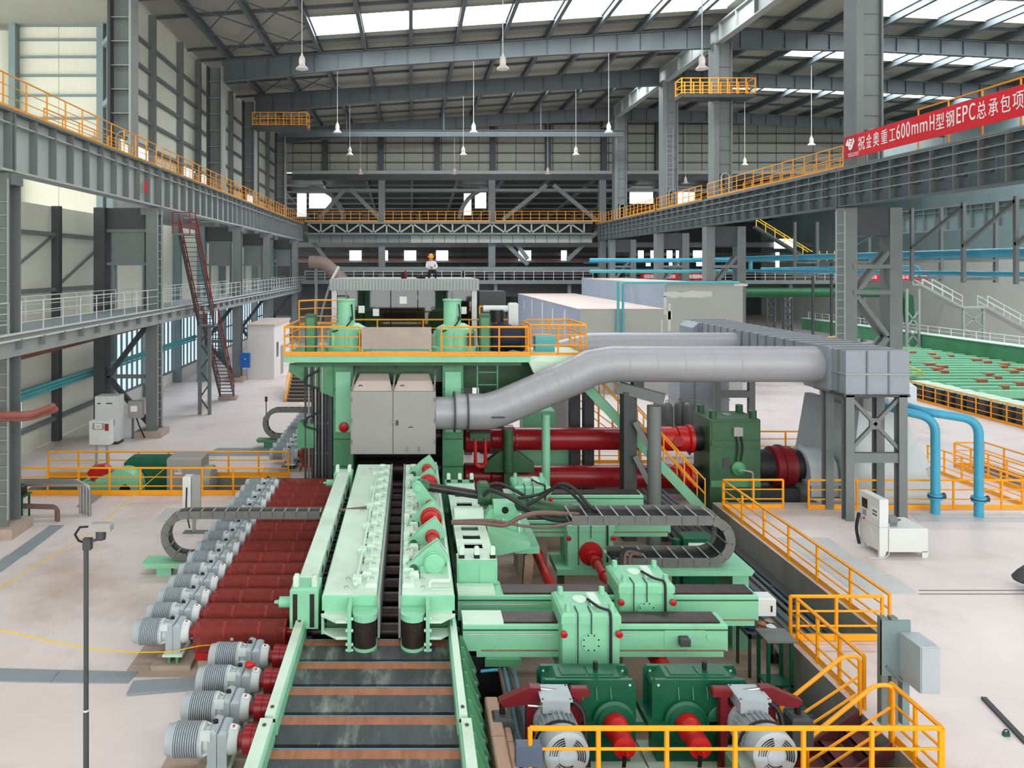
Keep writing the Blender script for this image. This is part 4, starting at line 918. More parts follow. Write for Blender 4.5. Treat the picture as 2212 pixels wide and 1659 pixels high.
def carrier(label, path, y0, y1, h, step, hoses=3):
    t = thing('cable_carrier', label, 'cable carrier', (path[-1][0], y0, path[-1][1] - h / 2))
    # resample
    P = [Vector((p[0], 0, p[1])) for p in path]; S_ = [0]
    for a, b in zip(P, P[1:]): S_.append(S_[-1] + (b - a).length)
    def pt(s_):
        for i in range(len(P) - 1):
            if s_ <= S_[i + 1] or i == len(P) - 2: return P[i].lerp(P[i + 1], (s_ - S_[i]) / max(1e-6, S_[i + 1] - S_[i]))
    n = int(S_[-1] / step)
    for k in range(n):
        a, b = k * S_[-1] / n, (k + 1) * S_[-1] / n; q = [pt(a + (b - a) * f) for f in (.02, .35, .68, .99)]
        q = [(v.x, v.z) for v in q]
        for ya, yb in ((y0, y0 + .03), (y1 - .03, y1)): ribbon(q, h, ya, yb).build('link', 'chain_grey', t)
        p = pt(a)
        d = (pt(min(a + .05, S_[-1])) - p).normalized() if a + .05 < S_[-1] else Vector((1, 0, 0)); nn = Vector((-d.z, 0, d.x)) * (h * .42)
        for s2 in (1, -1): MB().bar((p.x + s2 * nn.x, y0, p.z + s2 * nn.z), (p.x + s2 * nn.x, y1, p.z + s2 * nn.z), .04, .02).build('cross_bar', 'steel_light', t)
    for k in range(hoses):
        y = y0 + (y1 - y0) * (k + 1) / (hoses + 1); MB().tube([(v.x, y, v.z) for v in [pt(S_[-1] * i / 40) for i in range(41)]], h * .2, 6).build('hose', 'rubber', t)
    return t
def u_path(xa, xb, z_top, z_bot, xend, sgn, n=14):
    r = (z_top - z_bot) / 2; zc = (z_top + z_bot) / 2
    a = [(xb + sgn * r * math.sin(math.pi * k / n), zc + r * math.cos(math.pi * k / n)) for k in range(n + 1)]
    return [(xa, z_top)] + a + [(xend, z_bot)]
carrier('grey cable carrier looping out left of the red guards', u_path(-2.75, -6.75, 1.78, .5, -6.0, -1), 22.1, 22.5, .23, .34)
carrier('grey cable carrier looping left behind the mill stand', u_path(-4.2, -6.8, 1.9, .55, -5.9, -1), 37.6, 38.0, .23, .34)
carrier('wide dark cable carrier looping right above the green table', u_path(4.4, 8.2, 2.2, 1.03, 5.6, 1), 20.4, 21.35, .26, .42, 5)
def bench(label, x0, x1, y0, y1, z, legs, m='green'):
    t = thing('carrier_table', label, 'table', ((x0 + x1) / 2, y0, 0))
    MB().prism([(x0, z), (x0 + .08, z - .14), (x1 - .08, z - .14), (x1, z)], 'y', y0, y1).build('top', m, t)
    for x in legs:
        z0 = PZ if x > 2 else 0
        MB().box(x - .16, x + .16, y0 + .1, y1 - .1, z0, z - .14).build('leg', 'mid_green', t); MB().box(x - .22, x + .22, y0 + .08, y0 + .12, z0, z - .14).build('leg_flange', m, t)
bench('low pale green table under the left cable carrier', -8.05, -6.0, 22.0, 22.6, .38, (-7.4,))
bench('low green table under the rear left cable carrier', -7.9, -5.6, 37.5, 38.1, .42, (-7.3, -6.2), 'mid_green')
bench('pale green table under the wide right cable carrier', 5.6, 9.35, 20.2, 21.7, .9, (6.0, 9.0))
tag(MB().tube([(-2.75, 22.3, 1.8), (-1.3, 22.3, 1.95)], .05, 8).build('feed_pipe', 'hose_brown'), 'straight steel feed pipe from the left carrier to the guide', 'pipe')
# hoses around the hydraulic cylinder
def hose(label, pts, r=.045, m='rubber'):
    P = [Vector(p) for p in pts]; out = []
    for i in range(len(P) - 1):
        p0, p1, p2, p3 = P[max(i - 1, 0)], P[i], P[i + 1], P[min(i + 2, len(P) - 1)]
        for k in range(6):
            u = k / 6; out.append(.5 * ((2 * p1) + (-p0 + p2) * u + (2 * p0 - 5 * p1 + 4 * p2 - p3) * u * u + (-p0 + 3 * p1 - 3 * p2 + p3) * u ** 3))
    tag(MB().tube(out + [P[-1]], r, 8).build('hose', m), label, 'hose')
Yh = 21.0
hose('thick black hose arching from the cylinder gland over the trunnion bracket', [at(1045, 1070, 21.6), at(1060, 1060, 21.3), at(1100, 1075, Yh), at(1160, 1112, Yh), at(1210, 1125, Yh), at(1260, 1120, Yh)], .06)
hose('black hose arching high in front of the lower spindle', [at(1140, 1090, 21.8), at(1175, 1070, 21.8), at(1210, 1046, 21.5), at(1240, 1056, 21.3), at(1270, 1090, Yh), at(1290, 1105, Yh)], .055)
hose('second black hose beside the high arching one', [at(1120, 1075, 22), at(1165, 1068, 22), at(1205, 1052, 21.7), at(1235, 1066, 21.4), at(1268, 1100, Yh)], .045)
hose('black hose looping from the gland behind the trunnion bracket', [at(1045, 1052, 22.3), at(1075, 1044, 22.3), at(1110, 1058, 22.3), at(1145, 1078, 22.2)], .05)
hose('thick brown copper hose from the right guide to the wide carrier', [at(975, 1129, 20.6), at(1040, 1130, 20.5), at(1090, 1134, 20.4), at(1125, 1117, 20.4), at(1170, 1108, 20.6), at(1250, 1112, 20.8)], .065, 'hose_brown')
hose('thin brown hose sagging below the copper one', [at(975, 1126, 20.7), at(1060, 1124, 20.5), at(1130, 1136, 20.3), at(1190, 1138, 20.3), at(1255, 1124, 20.5)], .04, 'hose_brown')
for k, (a, b) in enumerate((((1345, 1190), (1340, 1250)), ((1352, 1195), (1350, 1252)), ((1362, 1200), (1360, 1255)))):
    hose('dark hose dropping from the lower end of the wide carrier, %s from the left' % ORD[k], [at(1385, 1192 + 4 * k, 20.6), at(a[0], a[1], 20.2), at(b[0], b[1], 19.8), (at(b[0], b[1], 19.8) - Vector((0, 0, 1.2)))], .05, 'rubber' if k == 0 else 'hose_brown')
# ================================================================ mill stand, platform, spray box
t = thing('mill_stand', 'tall green mill stand with two posts behind the grey spray box', 'mill stand', (-.5, 29.6, PZ))
for x0, x1 in ((-3.15, -2.35), (1.22, 2.05)):
    MB().box(x0, x1, 29.6, 32.6, PZ, 5.3).build('post', 'mid_green', t)
    MB().box(x0 + .1, x1 - .1, 29.55, 29.6, 2.6, 5.0).build('post_face', 'green', t)
    for z in (1.2, 2.3, 3.4, 4.3): MB().box(x0 - .02, x1 + .02, 29.56, 29.6, z, z + .03).build('seam', 'moss_green', t)
MB().box(-3.15, 2.05, 29.9, 32.6, 4.55, 5.3).build('crosshead', 'moss_green', t)
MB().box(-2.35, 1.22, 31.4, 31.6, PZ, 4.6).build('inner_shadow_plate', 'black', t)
for z in (2.2, 3.6): MB().cyl((-2.3, 30.8, z - 1.4), (1.2, 30.8, z - 1.4), .45, n=20).build('work_roll', 'roller', t)
MB().lathe((-2.72, 29.55, 2.8), (0, -1, 0), [(0, .2), (.05, .2), (.07, .16)], 16).build('red_cap', 'red', t)
MB().prism([(-4.9, 5.3), (-3.15, 5.3), (-3.15, 4.0), (-3.6, 4.2), (-4.9, 5.0)], 'y', 29.5, 29.9).build('bracket', 'mid_green', t)
MB().box(-4.0, -3.2, 29.7, 31.8, PZ, 4.6).build('hose_tower', 'steel_dark', t)
MB().box(2.1, 7.0, 30.6, 31.0, 4.2, 5.3).build('side_beam', 'moss_green', t)
for x in (2.6, 3.4): MB().bar((x, 29.5, 3.2), (x, 29.5, 5.3), .06).build('ladder_rail', 'mid_green', t)
for z in (3.5, 4.0, 4.5, 5.0): MB().bar((2.6, 29.5, z), (3.4, 29.5, z), .05).build('rung', 'mid_green', t)
MB().bbox(-4.55, -3.9, 29.4, 30.2, 2.0, 3.0, .08).build('valve_box', 'mid_green', t)
t = thing('conduit_bundle', 'bundle of vertical grey conduits on the left of the mill stand', 'conduits', (-3.7, 29.5, PZ))
for k in range(7): MB().cyl((-3.45 - .13 * k, 29.55 - .02 * k, PZ), (-3.45 - .13 * k, 29.55 - .02 * k, 5.2), .045, n=7).build('conduit', 'conduit' if k % 2 else 'steel_dark', t)
for z in (.5, 1.7, 2.9, 4.1): MB().box(-4.3, -3.35, 29.62, 29.68, z, z + .08).build('clamp', 'steel', t)
for k in (0, 2): hose('black cable loop on the left face of the mill stand, %s' % ('upper' if k == 0 else 'lower'), [at(690, 800 + 45 * k, 29.4), at(662, 815 + 45 * k, 29.3), at(660, 830 + 45 * k, 29.3), at(690, 840 + 45 * k, 29.4)], .04)

# platform
DZ = 5.68
t = thing('stand_platform', 'green work platform with orange fascia on top of the mill stand', 'platform', (-.2, 29, 5.3))
MB().box(-5.02, 4.6, 29.0, 33.2, 5.5, DZ).build('deck', 'mid_green', t); MB().box(4.6, 7.0, 29.3, 32.6, 5.45, DZ).build('side_deck', 'pale_green', t)
MB().box(-5.02, 4.6, 28.94, 29.0, 5.46, DZ + .02).build('front_edge', 'green', t)
MB().box(-5.02, 4.6, 28.9, 28.94, DZ + .03, DZ + .2).build('orange_fascia', 'rail_orange', t)
MB().box(-4.6, 4.3, 29.2, 29.5, 5.3, 5.5).build('under_beam', 'moss_green', t)
MB().prism([(4.8, 5.0), (7.1, 5.0), (7.4, 5.45), (4.6, 5.45)], 'y', 29.2, 29.6).build('side_skirt', 'pale_green', t)
for k in range(5): MB().box(-3.3 + 1.4 * k, -2.2 + 1.4 * k, 29.5, 29.9, DZ, DZ + .1).build('tread_plate', 'pale_green', t)
railing('orange railing along the front of the mill platform, left of the steel panel', [(-5.0, 32.8, DZ), (-5.0, 29.05, DZ), (-2.05, 29.05, DZ)], 'rail_orange', 1.15, 1.55, toe=0, r=.035)
railing('orange railing along the front of the mill platform, right part', [(1.15, 29.05, DZ), (4.55, 29.05, DZ), (4.55, 29.6, DZ)], 'rail_orange', 1.15, 1.2, toe=0, r=.035)
railing('orange railing along the back of the mill platform', [(-3.6, 33.1, DZ), (4.6, 33.1, DZ)], 'rail_orange', 1.15, 1.9, toe=0, r=.035)
railing('orange railing around the side deck by the grey duct', [(4.7, 31.6, DZ), (4.7, 29.4, DZ), (6.9, 29.4, DZ), (6.9, 32.4, DZ), (5.0, 32.4, DZ)], 'rail_orange', 1.2, 1.0, toe=.1, r=.035)
railing('raised orange railing at the left rear of the mill platform', [(-5.0, 32.8, DZ + .9), (-4.4, 33.6, DZ + .9), (-3.3, 33.6, DZ + .9)], 'rail_orange', 1.1, .9, toe=.1, r=.035)
railing('raised orange stair rail behind the dark tarpaulin', [(3.0, 32.9, DZ), (4.5, 32.9, DZ)], 'rail_orange', 1.75, .7, toe=.1, r=.04)
t = thing('heat_shield', 'wide brushed steel sheet hung on the platform front', 'shield', (-2, 29, DZ))
MB().box(-1.98, .76, 28.97, 29.02, DZ + .3, DZ + 1.15).build('sheet', 'stainless', t)
for x in (-1.95, .72): MB().box(x - .03, x + .03, 29.0, 29.06, DZ, DZ + 1.15).build('upright', 'rail_orange', t)
def press_motor(label, xc):
    t = thing('screwdown_motor', label, 'motor', (xc, 30.4, DZ)); y = 30.4
    MB().lathe((xc + .0, y, DZ), (0, 0, 1), [(0, .95), (.25, .95), (.3, .8), (1.0, .78), (1.1, .6), (1.2, .42)], 24).build('gear_casing', 'green', t)
    MB().lathe((xc - .1, y, DZ + 1.15), (0, 0, 1), [(0, .38), (.04, .36), (.95, .36), (.98, .4), (1.04, .4)], 20).build('motor_barrel', 'green', t)
    MB().cyl((xc - .1, y, DZ + 2.19), (xc - .1, y, DZ + 2.5), .03, n=6).build('spindle_tip', 'steel', t)
    for a in range(0, 360, 45): MB().box(xc + .8 * math.cos(math.radians(a)) - .06, xc + .8 * math.cos(math.radians(a)) + .06, y + .8 * math.sin(math.radians(a)) - .06, y + .8 * math.sin(math.radians(a)) + .06, DZ + .3, DZ + .9).build('rib', 'green', t)
    MB().box(xc + .45, xc + .72, y - .86, y - .8, DZ + .35, DZ + .85).build('window', 'steel_dark', t)
    MB().tube(bend([(xc + .15, y - .38, DZ + 2.0), (xc + .2, y - .4, DZ + 1.4), (xc - .1, y - .62, DZ + 1.05), (xc - .6, y - .7, DZ + .9)], .2), .03, 6).build('cable', 'black', t)
    MB().box(xc + .1, xc + .22, y - .46, y - .36, DZ + 1.35, DZ + 1.5).build('plug', 'black', t)
press_motor('pale green vertical motor on the mill platform, left of the steel panel', -2.6); press_motor('pale green vertical motor on the mill platform, right of the steel panel', 1.75)
for x, lb in ((-4.1, 'narrow dark green cabinet at the left of the mill platform'), (2.95, 'narrow dark green cabinet right of the right vertical motor')):
    t = thing('slim_cabinet', lb, 'cabinet', (x, 30, DZ)); MB().bbox(x - .22, x + .22, 29.9, 30.3, DZ, DZ + 1.6, .03).build('body', 'moss_green', t); MB().box(x - .16, x + .16, 29.885, 29.9, DZ + .1, DZ + 1.45).build('door', 'mid_green', t)
t = thing('covered_motor', 'blower motor half covered by a dark blue tarpaulin', 'motor', (4.0, 30.6, DZ))
MB().lathe((3.3, 30.8, DZ + .6), (1, -.25, -.02), [(0, .3), (.1, .55), (.5, .62), (.9, .5), (1.3, .55), (1.5, .3)], 16).build('tarpaulin', 'tarp', t)
MB().lathe((3.5, 30.8, DZ), (0, 0, 1), [(0, .5), (.3, .62), (.8, .5), (1.1, .2)], 14).build('tarpaulin', 'tarp', t)
MB().bbox(4.05, 4.45, 31.0, 31.4, DZ + 1.0, DZ + 2.0, .05).build('pipe_riser', 'motor_white', t); MB().cyl((3.0, 31.2, DZ + 1.75), (4.2, 31.2, DZ + 1.75), .14, n=12).build('pipe', 'motor_white', t)
MB().cyl((3.55, 31.0, DZ + 1.2), (3.55, 31.0, DZ + 1.7), .28, n=14).build('hood', 'black', t)
tag(MB().bbox(5.1, 5.9, 30.6, 31.2, DZ, DZ + .7, .08).build('small_pump', 'pipe_teal'), 'small teal pump housing on the side deck', 'pump')
# spray box
t = thing('spray_box', 'large grey two-door cabinet hung in front of the mill stand', 'cabinet', (-.7, 28, 2.1))
MB().box(-2.33, .9, 28.05, 29.5, 2.1, 4.5).build('shell', 'cabinet_grey', t)
for x0, x1 in ((-2.3, -.74), (-.7, .87)):
    d = MB().bbox(x0, x1, 27.98, 28.05, 2.12, 4.48, .01).build('door', 'cabinet_grey', t)
    MB().add([(x0 + .25, 29.5, 4.95), (x1 - .2, 29.5, 4.95), (x1, 28.0, 4.5), (x0, 28.0, 4.5)], [(0, 3, 2, 1)]).build('sloped_lid', 'roof_dust', t)
    for z in (2.5, 3.3, 4.1): MB().box(x0 if x0 < -1 else x1 - .05, x0 + .05 if x0 < -1 else x1, 27.96, 27.98, z, z + .16).build('hinge', 'steel', d)
    MB().tube(arc(((x0 + x1) / 2 - .45, 4.58), .08, 0, 180, 6, y=28.4), .02, 5).build('lifting_eye', 'steel_dark', t)
MB().box(-.92, -.5, 27.94, 27.98, 3.3, 3.34).build('latch', 'chrome', t); MB().box(-.6, -.52, 27.9, 27.96, 3.22, 3.4).build('handle', 'steel_dark', t)
for x in (-.2, .25): MB().box(x, x + .03, 27.94, 27.98, 2.2, 2.4).build('bolt', 'chrome', t)
MB().box(-.14, .04, 27.97, 27.98, 3.12, 3.15).build('slot', 'black', t)
for x in (-2.28, -.72, .85): MB().bar((x, 28.0, 4.52), (x + .1, 29.6, 5.3), .07, .05).build('hanger_bar', 'conduit', t)
# stair behind, left
t = thing('platform_stair', 'orange-sided stair with dusty treads behind the mill stand on the left', 'stair', (-7.5, 51, 0))
for k in range(12):
    y = 50.4 + .32 * k; MB().box(-8.5, -6.75, y, y + .34, .2 * k + .14, .2 * k + .2).build('tread', 'pipe_dust', t); MB().box(-8.5, -6.75, y, y + .03, .2 * k, .2 * k + .15).build('riser', 'steel_dark', t)
for x in (-8.6, -6.7):
    MB().bar((x, 50.3, .1), (x, 54.4, 2.6), .1, .3).build('stringer', 'orange', t); MB().bar((x, 50.3, 1.1), (x, 54.4, 3.6), .06).build('handrail', 'orange', t)
MB().box(-8.6, -6.7, 54.2, 56, 2.3, 2.45).build('landing', 'steel', t); MB().box(-8.5, -6.8, 55.7, 55.9, 0, 2.3).build('landing_leg', 'steel', t)

# ---- grey ducts
def seams(t, p, q, r, n, m='steel_light'):
    p, q = Vector(p), Vector(q); d = (q - p).normalized()
    for k in range(n): c = p.lerp(q, (k + .5) / n); MB().cyl(c - d * .012, c + d * .012, r + .008, n=28, cap=False).build('seam', m, t)
t = thing('exhaust_duct', 'big front grey exhaust duct climbing from the spray box to the collector', 'duct', (.9, 28.6, 3.2)); YD = 28.6
A = [(.9, YD, 3.55), (1.6, YD, 3.55)]
MB().cyl(A[0], A[1], .62, n=28).build('stub', 'duct', t)
for x in (1.6, 2.1): MB().cyl((x, YD, 3.6), (x + .06, YD, 3.6), .78, n=28).build('flange', 'steel_dark', t)
MB().cyl((1.66, YD, 3.6), (2.1, YD, 3.6), .68, n=28).build('bellows', 'duct', t)
B = [(2.16, YD, 3.6), (2.9, YD, 3.6), (3.5, YD, 3.78), (6.3, YD, 4.98), (6.9, YD, 5.3), (7.7, YD, 5.44), (15.75, YD, 5.44)]
MB().tube(B, .69, 32).build('pipe', 'duct', t)
seams(t, B[2], B[3], .69, 6); seams(t, B[5], (13, YD, 5.44), .69, 5)
MB().box(3.0, 3.5, YD - .75, YD - .7, 3.5, 3.55).build('handle', 'steel_dark', t)
YE = 36.0
t = thing('exhaust_duct', 'rear grey exhaust duct behind the front one', 'duct', (6.5, YE, 4)); C = [(7.1, YE + .8, 2.8), (7.15, YE + .5, 4.2), (7.6, YE + .1, 5.0), (8.6, YE, 5.3), (9.6, YE, 5.32), (15.75, YE, 5.32)]
MB().tube(C, .68, 32).build('pipe', 'duct', t); seams(t, C[4], (14, YE, 5.32), .68, 4)
MB().cyl((7.1, YE + .8, 0), (7.1, YE + .8, 2.8), .68, n=24).build('riser', 'duct', t)
t = thing('duct_trestle', 'dark grey trestle under the bend of the front duct', 'support', (8.5, 28.6, PZ))
MB().cyl((9.15, 28.0, PZ), (9.15, 28.0, 3.95), .26, n=18).build('round_post', 'steel', t); MB().box(8.1, 8.6, 28.3, 28.9, PZ, 4.4).build('square_post', 'steel_dark', t)
MB().bar((8.0, 28.6, 4.55), (9.5, 27.9, 4.2), .3, .4).build('cap_beam', 'steel', t); MB().box(8.5, 8.9, 28.4, 28.8, 4.4, 4.78).build('saddle', 'steel_dark', t)
for z in (-.6, .9, 2.2): MB().bar((8.5, 28.2, z + 1.1), (9.05, 28.0, z), .2).build('brace', 'steel', t)
for x in (6.9, 7.5): MB().box(x, x + .42, 32.2, 32.7, PZ, 5.0).build('rear_post', 'steel_dark', t)
t = thing('platform_ladder', 'long green sloping stair beam with orange rails beside the trestle', 'stair', (7.2, 29.4, PZ))
a, b = Vector((6.9, 30.0, 4.5)), Vector((11.25, 28.7, -.2))
MB().bar(a, b, .08, .36).build('stringer', 'green', t); MB().bar(a + Vector((.1, .8, 0)), b + Vector((.1, .8, 0)), .08, .36).build('stringer', 'moss_green', t)
for k in range(1, 17): p = a.lerp(b, k / 17); MB().box(p.x - .1, p.x + .14, p.y, p.y + .8, p.z + .1, p.z + .13).build('tread', 'steel_dark', t)
for o in (0, .8):
    for h in (1.15, .6): MB().bar(a + Vector((.2, o, h + .1)), b + Vector((.1, o, h)), .05).build('handrail', 'rail_orange', t)
    for k in range(7): p = a.lerp(b, k / 6); MB().bar(p + Vector((.1, o, .1)), p + Vector((.1, o, 1.2)), .045).build('post', 'rail_orange', t)
# collector box
t = thing('duct_collector', 'long ribbed blue-grey collector box the two ducts run into', 'duct', (16.9, 34, 4.58)); X0, X1, Y0, Y1, Z0, Z1 = 15.7, 18.0, 26.8, 42.5, 4.58, 6.15
MB().prism([(X0, Z0), (X1, Z0), (X1, Z1), (X0, Z1)], 'y', Y0, Y1).build('box', 'duct_box', t)
MB().prism([(X0 - .35, Z0 + .9), (X0, Z0 + .2), (X0, Z1), (X0 - .35, Z1 - .3)], 'y', 40.5, Y1).build('hopper', 'duct_box', t)
for k in range(20):
    y = Y0 + .45 + k * .8; MB().box(X0 - .035, X0, y - .03, y + .03, Z0, Z1).build('rib', 'steel', t); MB().box(X0, X1, y - .03, y + .03, Z1, Z1 + .03).build('rib', 'steel', t)
for x in (X0 + .76, X0 + 1.55): MB().box(x - .03, x + .03, Y0 - .035, Y0, Z0, Z1).build('rib', 'steel', t)
MB().box(X0 - .03, X1 + .03, Y0 - .04, Y0, 5.28, 5.34).build('rib', 'steel_light', t); MB().box(X0 - .04, X0, Y0, Y0 + 2, 5.28, 5.34).build('rib', 'steel_light', t)
MB().box(X0 - .1, X0 + .0, 27.7, 29.5, 4.5, 6.2).build('duct_collar', 'duct_box', t)
t = thing('collector_frame', 'grey steel frame with crossed braces carrying the front of the collector', 'support', (16.7, 26.9, 0))
for x in (15.68, 17.6):
    for y in (26.9, 28.2): MB().ibeam((x + .15, y, 0), (x + .15, y, 4.55), .3, .3, .04, up=(0, 1, 0)).build('leg', 'steel', t)
MB().bar((15.95, 26.9, 4.4), (17.65, 26.9, 2.6), .12).build('brace', 'steel', t); MB().bar((15.95, 26.9, 2.6), (17.65, 26.9, 4.4), .12).build('brace', 'steel', t)
MB().box(15.9, 17.7, 26.8, 27.0, 2.1, 2.45).build('cross_beam', 'steel', t); MB().box(15.6, 18.0, 26.75, 28.8, 4.48, 4.58).build('head_beam', 'steel_dark', t); MB().box(16.6, 17.0, 26.85, 26.92, 3.3, 3.7).build('gusset', 'steel', t)
t = thing('collector_frame', 'rear steel frame carrying the collector behind the pinion stand', 'support', (16.7, 38.5, 0))
for x in (15.7, 17.5): MB().box(x, x + .3, 38.4, 38.7, 0, 4.58).build('leg', 'steel', t)
MB().box(16, 17.5, 38.4, 38.7, 2.4, 2.75).build('cross_beam', 'steel', t); MB().bar((16, 38.5, 3.5), (16.6, 38.5, 4.5), .14).build('brace', 'steel', t); MB().bar((17.5, 38.5, 3.5), (16.9, 38.5, 4.5), .14).build('brace', 'steel', t)
t = thing('drop_duct', 'ribbed pale blue-grey duct dropping to the floor behind the pinion stand', 'duct', (15, 40.5, 0)); MB().box(14.6, 17.3, 40.4, 42.2, 0, 4.6).build('shaft', 'duct_box', t)
for z in (.8, 1.9, 3.0, 4.0): MB().box(14.55, 17.35, 40.35, 42.25, z, z + .05).build('rib', 'steel_light', t)
for x in (15.4, 16.4): MB().box(x, x + .05, 40.36, 40.4, 0, 4.6).build('rib', 'steel', t)

# ---- spindles, pinion stand, main motor
for z, lb in ((2.05, 'upper thick dark red mill spindle'), (.48, 'lower thick dark red mill spindle')):
    t = thing('mill_spindle', lb, 'spindle', (6, 30.8, z)); y = 30.8
    MB().cyl((4.2, y, z), (10.2, y, z), .46, n=28).build('tube', 'spindle_red', t)
    MB().lathe((2.1, y, z), (1, 0, 0), [(0, .4), (.1, .55), (1.1, .55), (1.2, .42), (1.6, .42), (1.7, .56), (2.1, .56), (2.15, .47)], 28).build('roll_coupling', 'spindle_red', t)
    MB().lathe((10.2, y, z), (1, 0, 0), [(0, .47), (.05, .5), (.6, .5), (.65, .44), (.75, .44), (.8, .52), (1.15, .52), (1.2, .5), (1.25, .58), (1.4, .58)], 28).build('joint_head', 'red', t)
    MB().lathe((11.6, y, z), (1, 0, 0), [(0, .5), (.4, .5), (.42, .56), (.6, .56)], 24).build('black_coupling', 'black', t)
    MB().cyl((10.9, y - .52, z), (10.9, y - .5, z), .22, n=18).build('cross_cap', 'spindle_red', t)
    for k in range(4): MB().cyl((4.3, y - .47, z - .35 + .2 * k), (4.3, y - .44, z - .35 + .2 * k), .03, n=6).build('bolt', 'chrome', t)
for x, z0, z1, m in ((5.35, PZ, 3.3, 'green'), (3.85, 1.0, 2.7, 'moss_green')):
    tag(MB().cyl((x, 29.6, z0), (x, 29.6, z1), .17 if m == 'green' else .2, n=14).build('support_post', m), 'pale green round post in front of the spindles' if m == 'green' else 'dark green round strut hanging in front of the spindles', 'post')
t = thing('spindle_saddle', 'dark green saddle bracket between the two spindles', 'bracket', (3.9, 29.7, .9)); MB().prism([(2.9, .95), (4.9, .95), (4.9, 1.3), (4.3, 1.75), (3.5, 1.75), (2.9, 1.3)], 'y', 29.7, 30.1).build('plate', 'moss_green', t); MB().box(3.7, 4.0, 29.7, 30.1, PZ, .95).build('stem', 'moss_green', t)
t = thing('lube_manifold', 'pale green block with red bent hoses near the mill stand', 'manifold', (2.6, 29.4, 1.5)); MB().tube([(2.5, 29.3, 2.4), (2.5, 29.2, 1.6)] + arc((2.7, 1.5), .2, 180, 360, 8, y=29.2) + [(2.9, 29.3, 2.4)], .07, 8).build('hose_loop', 'red', t); MB().box(2.3, 3.1, 29.3, 29.7, 2.3, 2.6).build('block', 'moss_green', t)
tag(MB().bbox(4.6, 7.2, 32.6, 33.6, -.2, 1.2, .05).build('roll_change_sled', 'green'), 'pale green box behind the lower spindle', 'machine box')
tag(MB().bbox(5.2, 6.7, 34.6, 35.8, 1.4, 2.5, .05).build('rear_green_box', 'green'), 'pale green box with a dark motor on top behind the upper spindle', 'machine box')
tag(MB().box(5.3, 6.6, 34.7, 35.7, 0, 1.4).build('rear_box_stand', 'steel_dark'), 'dark stand under the pale green rear box', 'stand')
t = thing('pinion_stand', 'dark green square pinion stand with four corner studs on top', 'gearbox', (13, 30.5, PZ)); X0, X1, Y0, Y1, ZT = 11.98, 14.02, 29.8, 31.5, 3.07
MB().bbox(X0, X1, Y0, Y1, PZ + .1, ZT, .04).build('housing', 'moss_green', t)
for x in (X0 + .2, X1 - .22):
    for y in (Y0 + .2, Y1 - .25): MB().lathe((x, y, ZT), (0, 0, 1), [(0, .15), (.05, .15), (.3, .15), (.32, .12)], 14).build('stud', 'moss_green', t)
MB().box(X0 + .05, X1 - .05, Y0 - .04, Y0, 2.0, 2.2).build('flange_strip', 'moss_green', t); MB().box(X0 + .08, X1 - .08, Y0 - .02, Y0, 2.25, ZT - .12).build('cover', 'moss_green', t)
MB().box(X0 + .02, X1 - .02, Y0 - .06, Y0, .35, .6).build('ledge', 'mid_green', t)
j = MB().bbox(12.9, 13.25, Y0 - .15, Y0, 2.4, 2.75, .03).build('junction_box', 'cabinet_grey', t)
for x in (13.0, 13.2): MB().tube(bend([(x, Y0 - .08, 2.45), (x + .08, Y0 - .1, 1.9), (x, Y0 - .08, 1.4)], .2), .03, 6).build('cable', 'black', j)
MB().lathe((13.1, Y0, 1.1), (0, -1, 0), [(0, .28), (.12, .28), (.2, .16), (.28, .1)], 12).build('oil_pump', 'mid_green', t); MB().tube(bend([(13.1, Y0 - .25, 1.1), (13.6, Y0 - .25, 1.0), (13.6, Y0 - .2, .1)], .12), .04, 6).build('oil_pipe', 'steel_light', t)
MB().box(12.5, 12.78, Y0 - .03, Y0, 1.1, 1.5).build('gauge_window', 'steel_dark', t)
MB().lathe((13.0, 30.6, ZT), (0, 0, 1), [(0, .2), (.04, .2), (.08, .12)], 14).build('breather', 'steel', t); MB().box(X0 - .1, X1 + .1, Y0 - .15, Y1 + .1, PZ, PZ + .1).build('base', 'concrete', t)
t = thing('gear_coupling', 'black and red ringed coupling between pinion stand and main motor', 'coupling', (15, 30.6, .3)); y, z = 30.5, 1.0
MB().lathe((14.02, y, z), (1, 0, 0), [(0, .6), (.05, .66), (.7, .66)], 28).build('black_hub', 'black', t)
MB().lathe((14.7, y, z), (1, 0, 0), [(0, .72), (.06, .8), (.35, .8), (.37, .86), (.5, .86), (.52, .8), (.85, .8), (.9, .72)], 32).build('red_ring', 'brake_red', t)
MB().lathe((15.6, y, z), (1, 0, 0), [(0, .66), (.33, .66)], 28).build('black_hub', 'black', t)
for k in range(6): a = math.pi + k * .35; MB().cyl((14.66, y + .62 * math.cos(a), z - .62 * math.sin(a)), (14.7, y + .62 * math.cos(a), z - .62 * math.sin(a)), .04, n=6).build('bolt', 'chrome', t)
MB().box(14.2, 15.8, 30.2, 30.8, PZ, .15).build('catch_tray', 'steel_dark', t)
t = thing('bearing_pedestal', 'grey round-topped bearing pedestal before the main motor', 'bearing', (16.2, 29.7, 0)); MB().prism([(29.5, .0), (29.5, .7)] + [(30.5 + .95 * math.cos(math.radians(a)), .95 + .8 * math.sin(math.radians(a))) for a in range(180, -1, -15)] + [(31.5, .7), (31.5, 0)], 'x', 15.9, 17.0).build('housing', 'motor_grey', t); MB().box(15.8, 17.1, 29.4, 31.6, .5, .62).build('split_flange', 'motor_grey', t)
MB().box(15.9, 16.9, 29.45, 31.5, 0, .02).build('sole_plate', 'steel_dark', t)
t = thing('main_motor', 'huge pale grey main drive motor with sloping sides', 'motor', (18.5, 30, 0)); mm = 'motor_white'
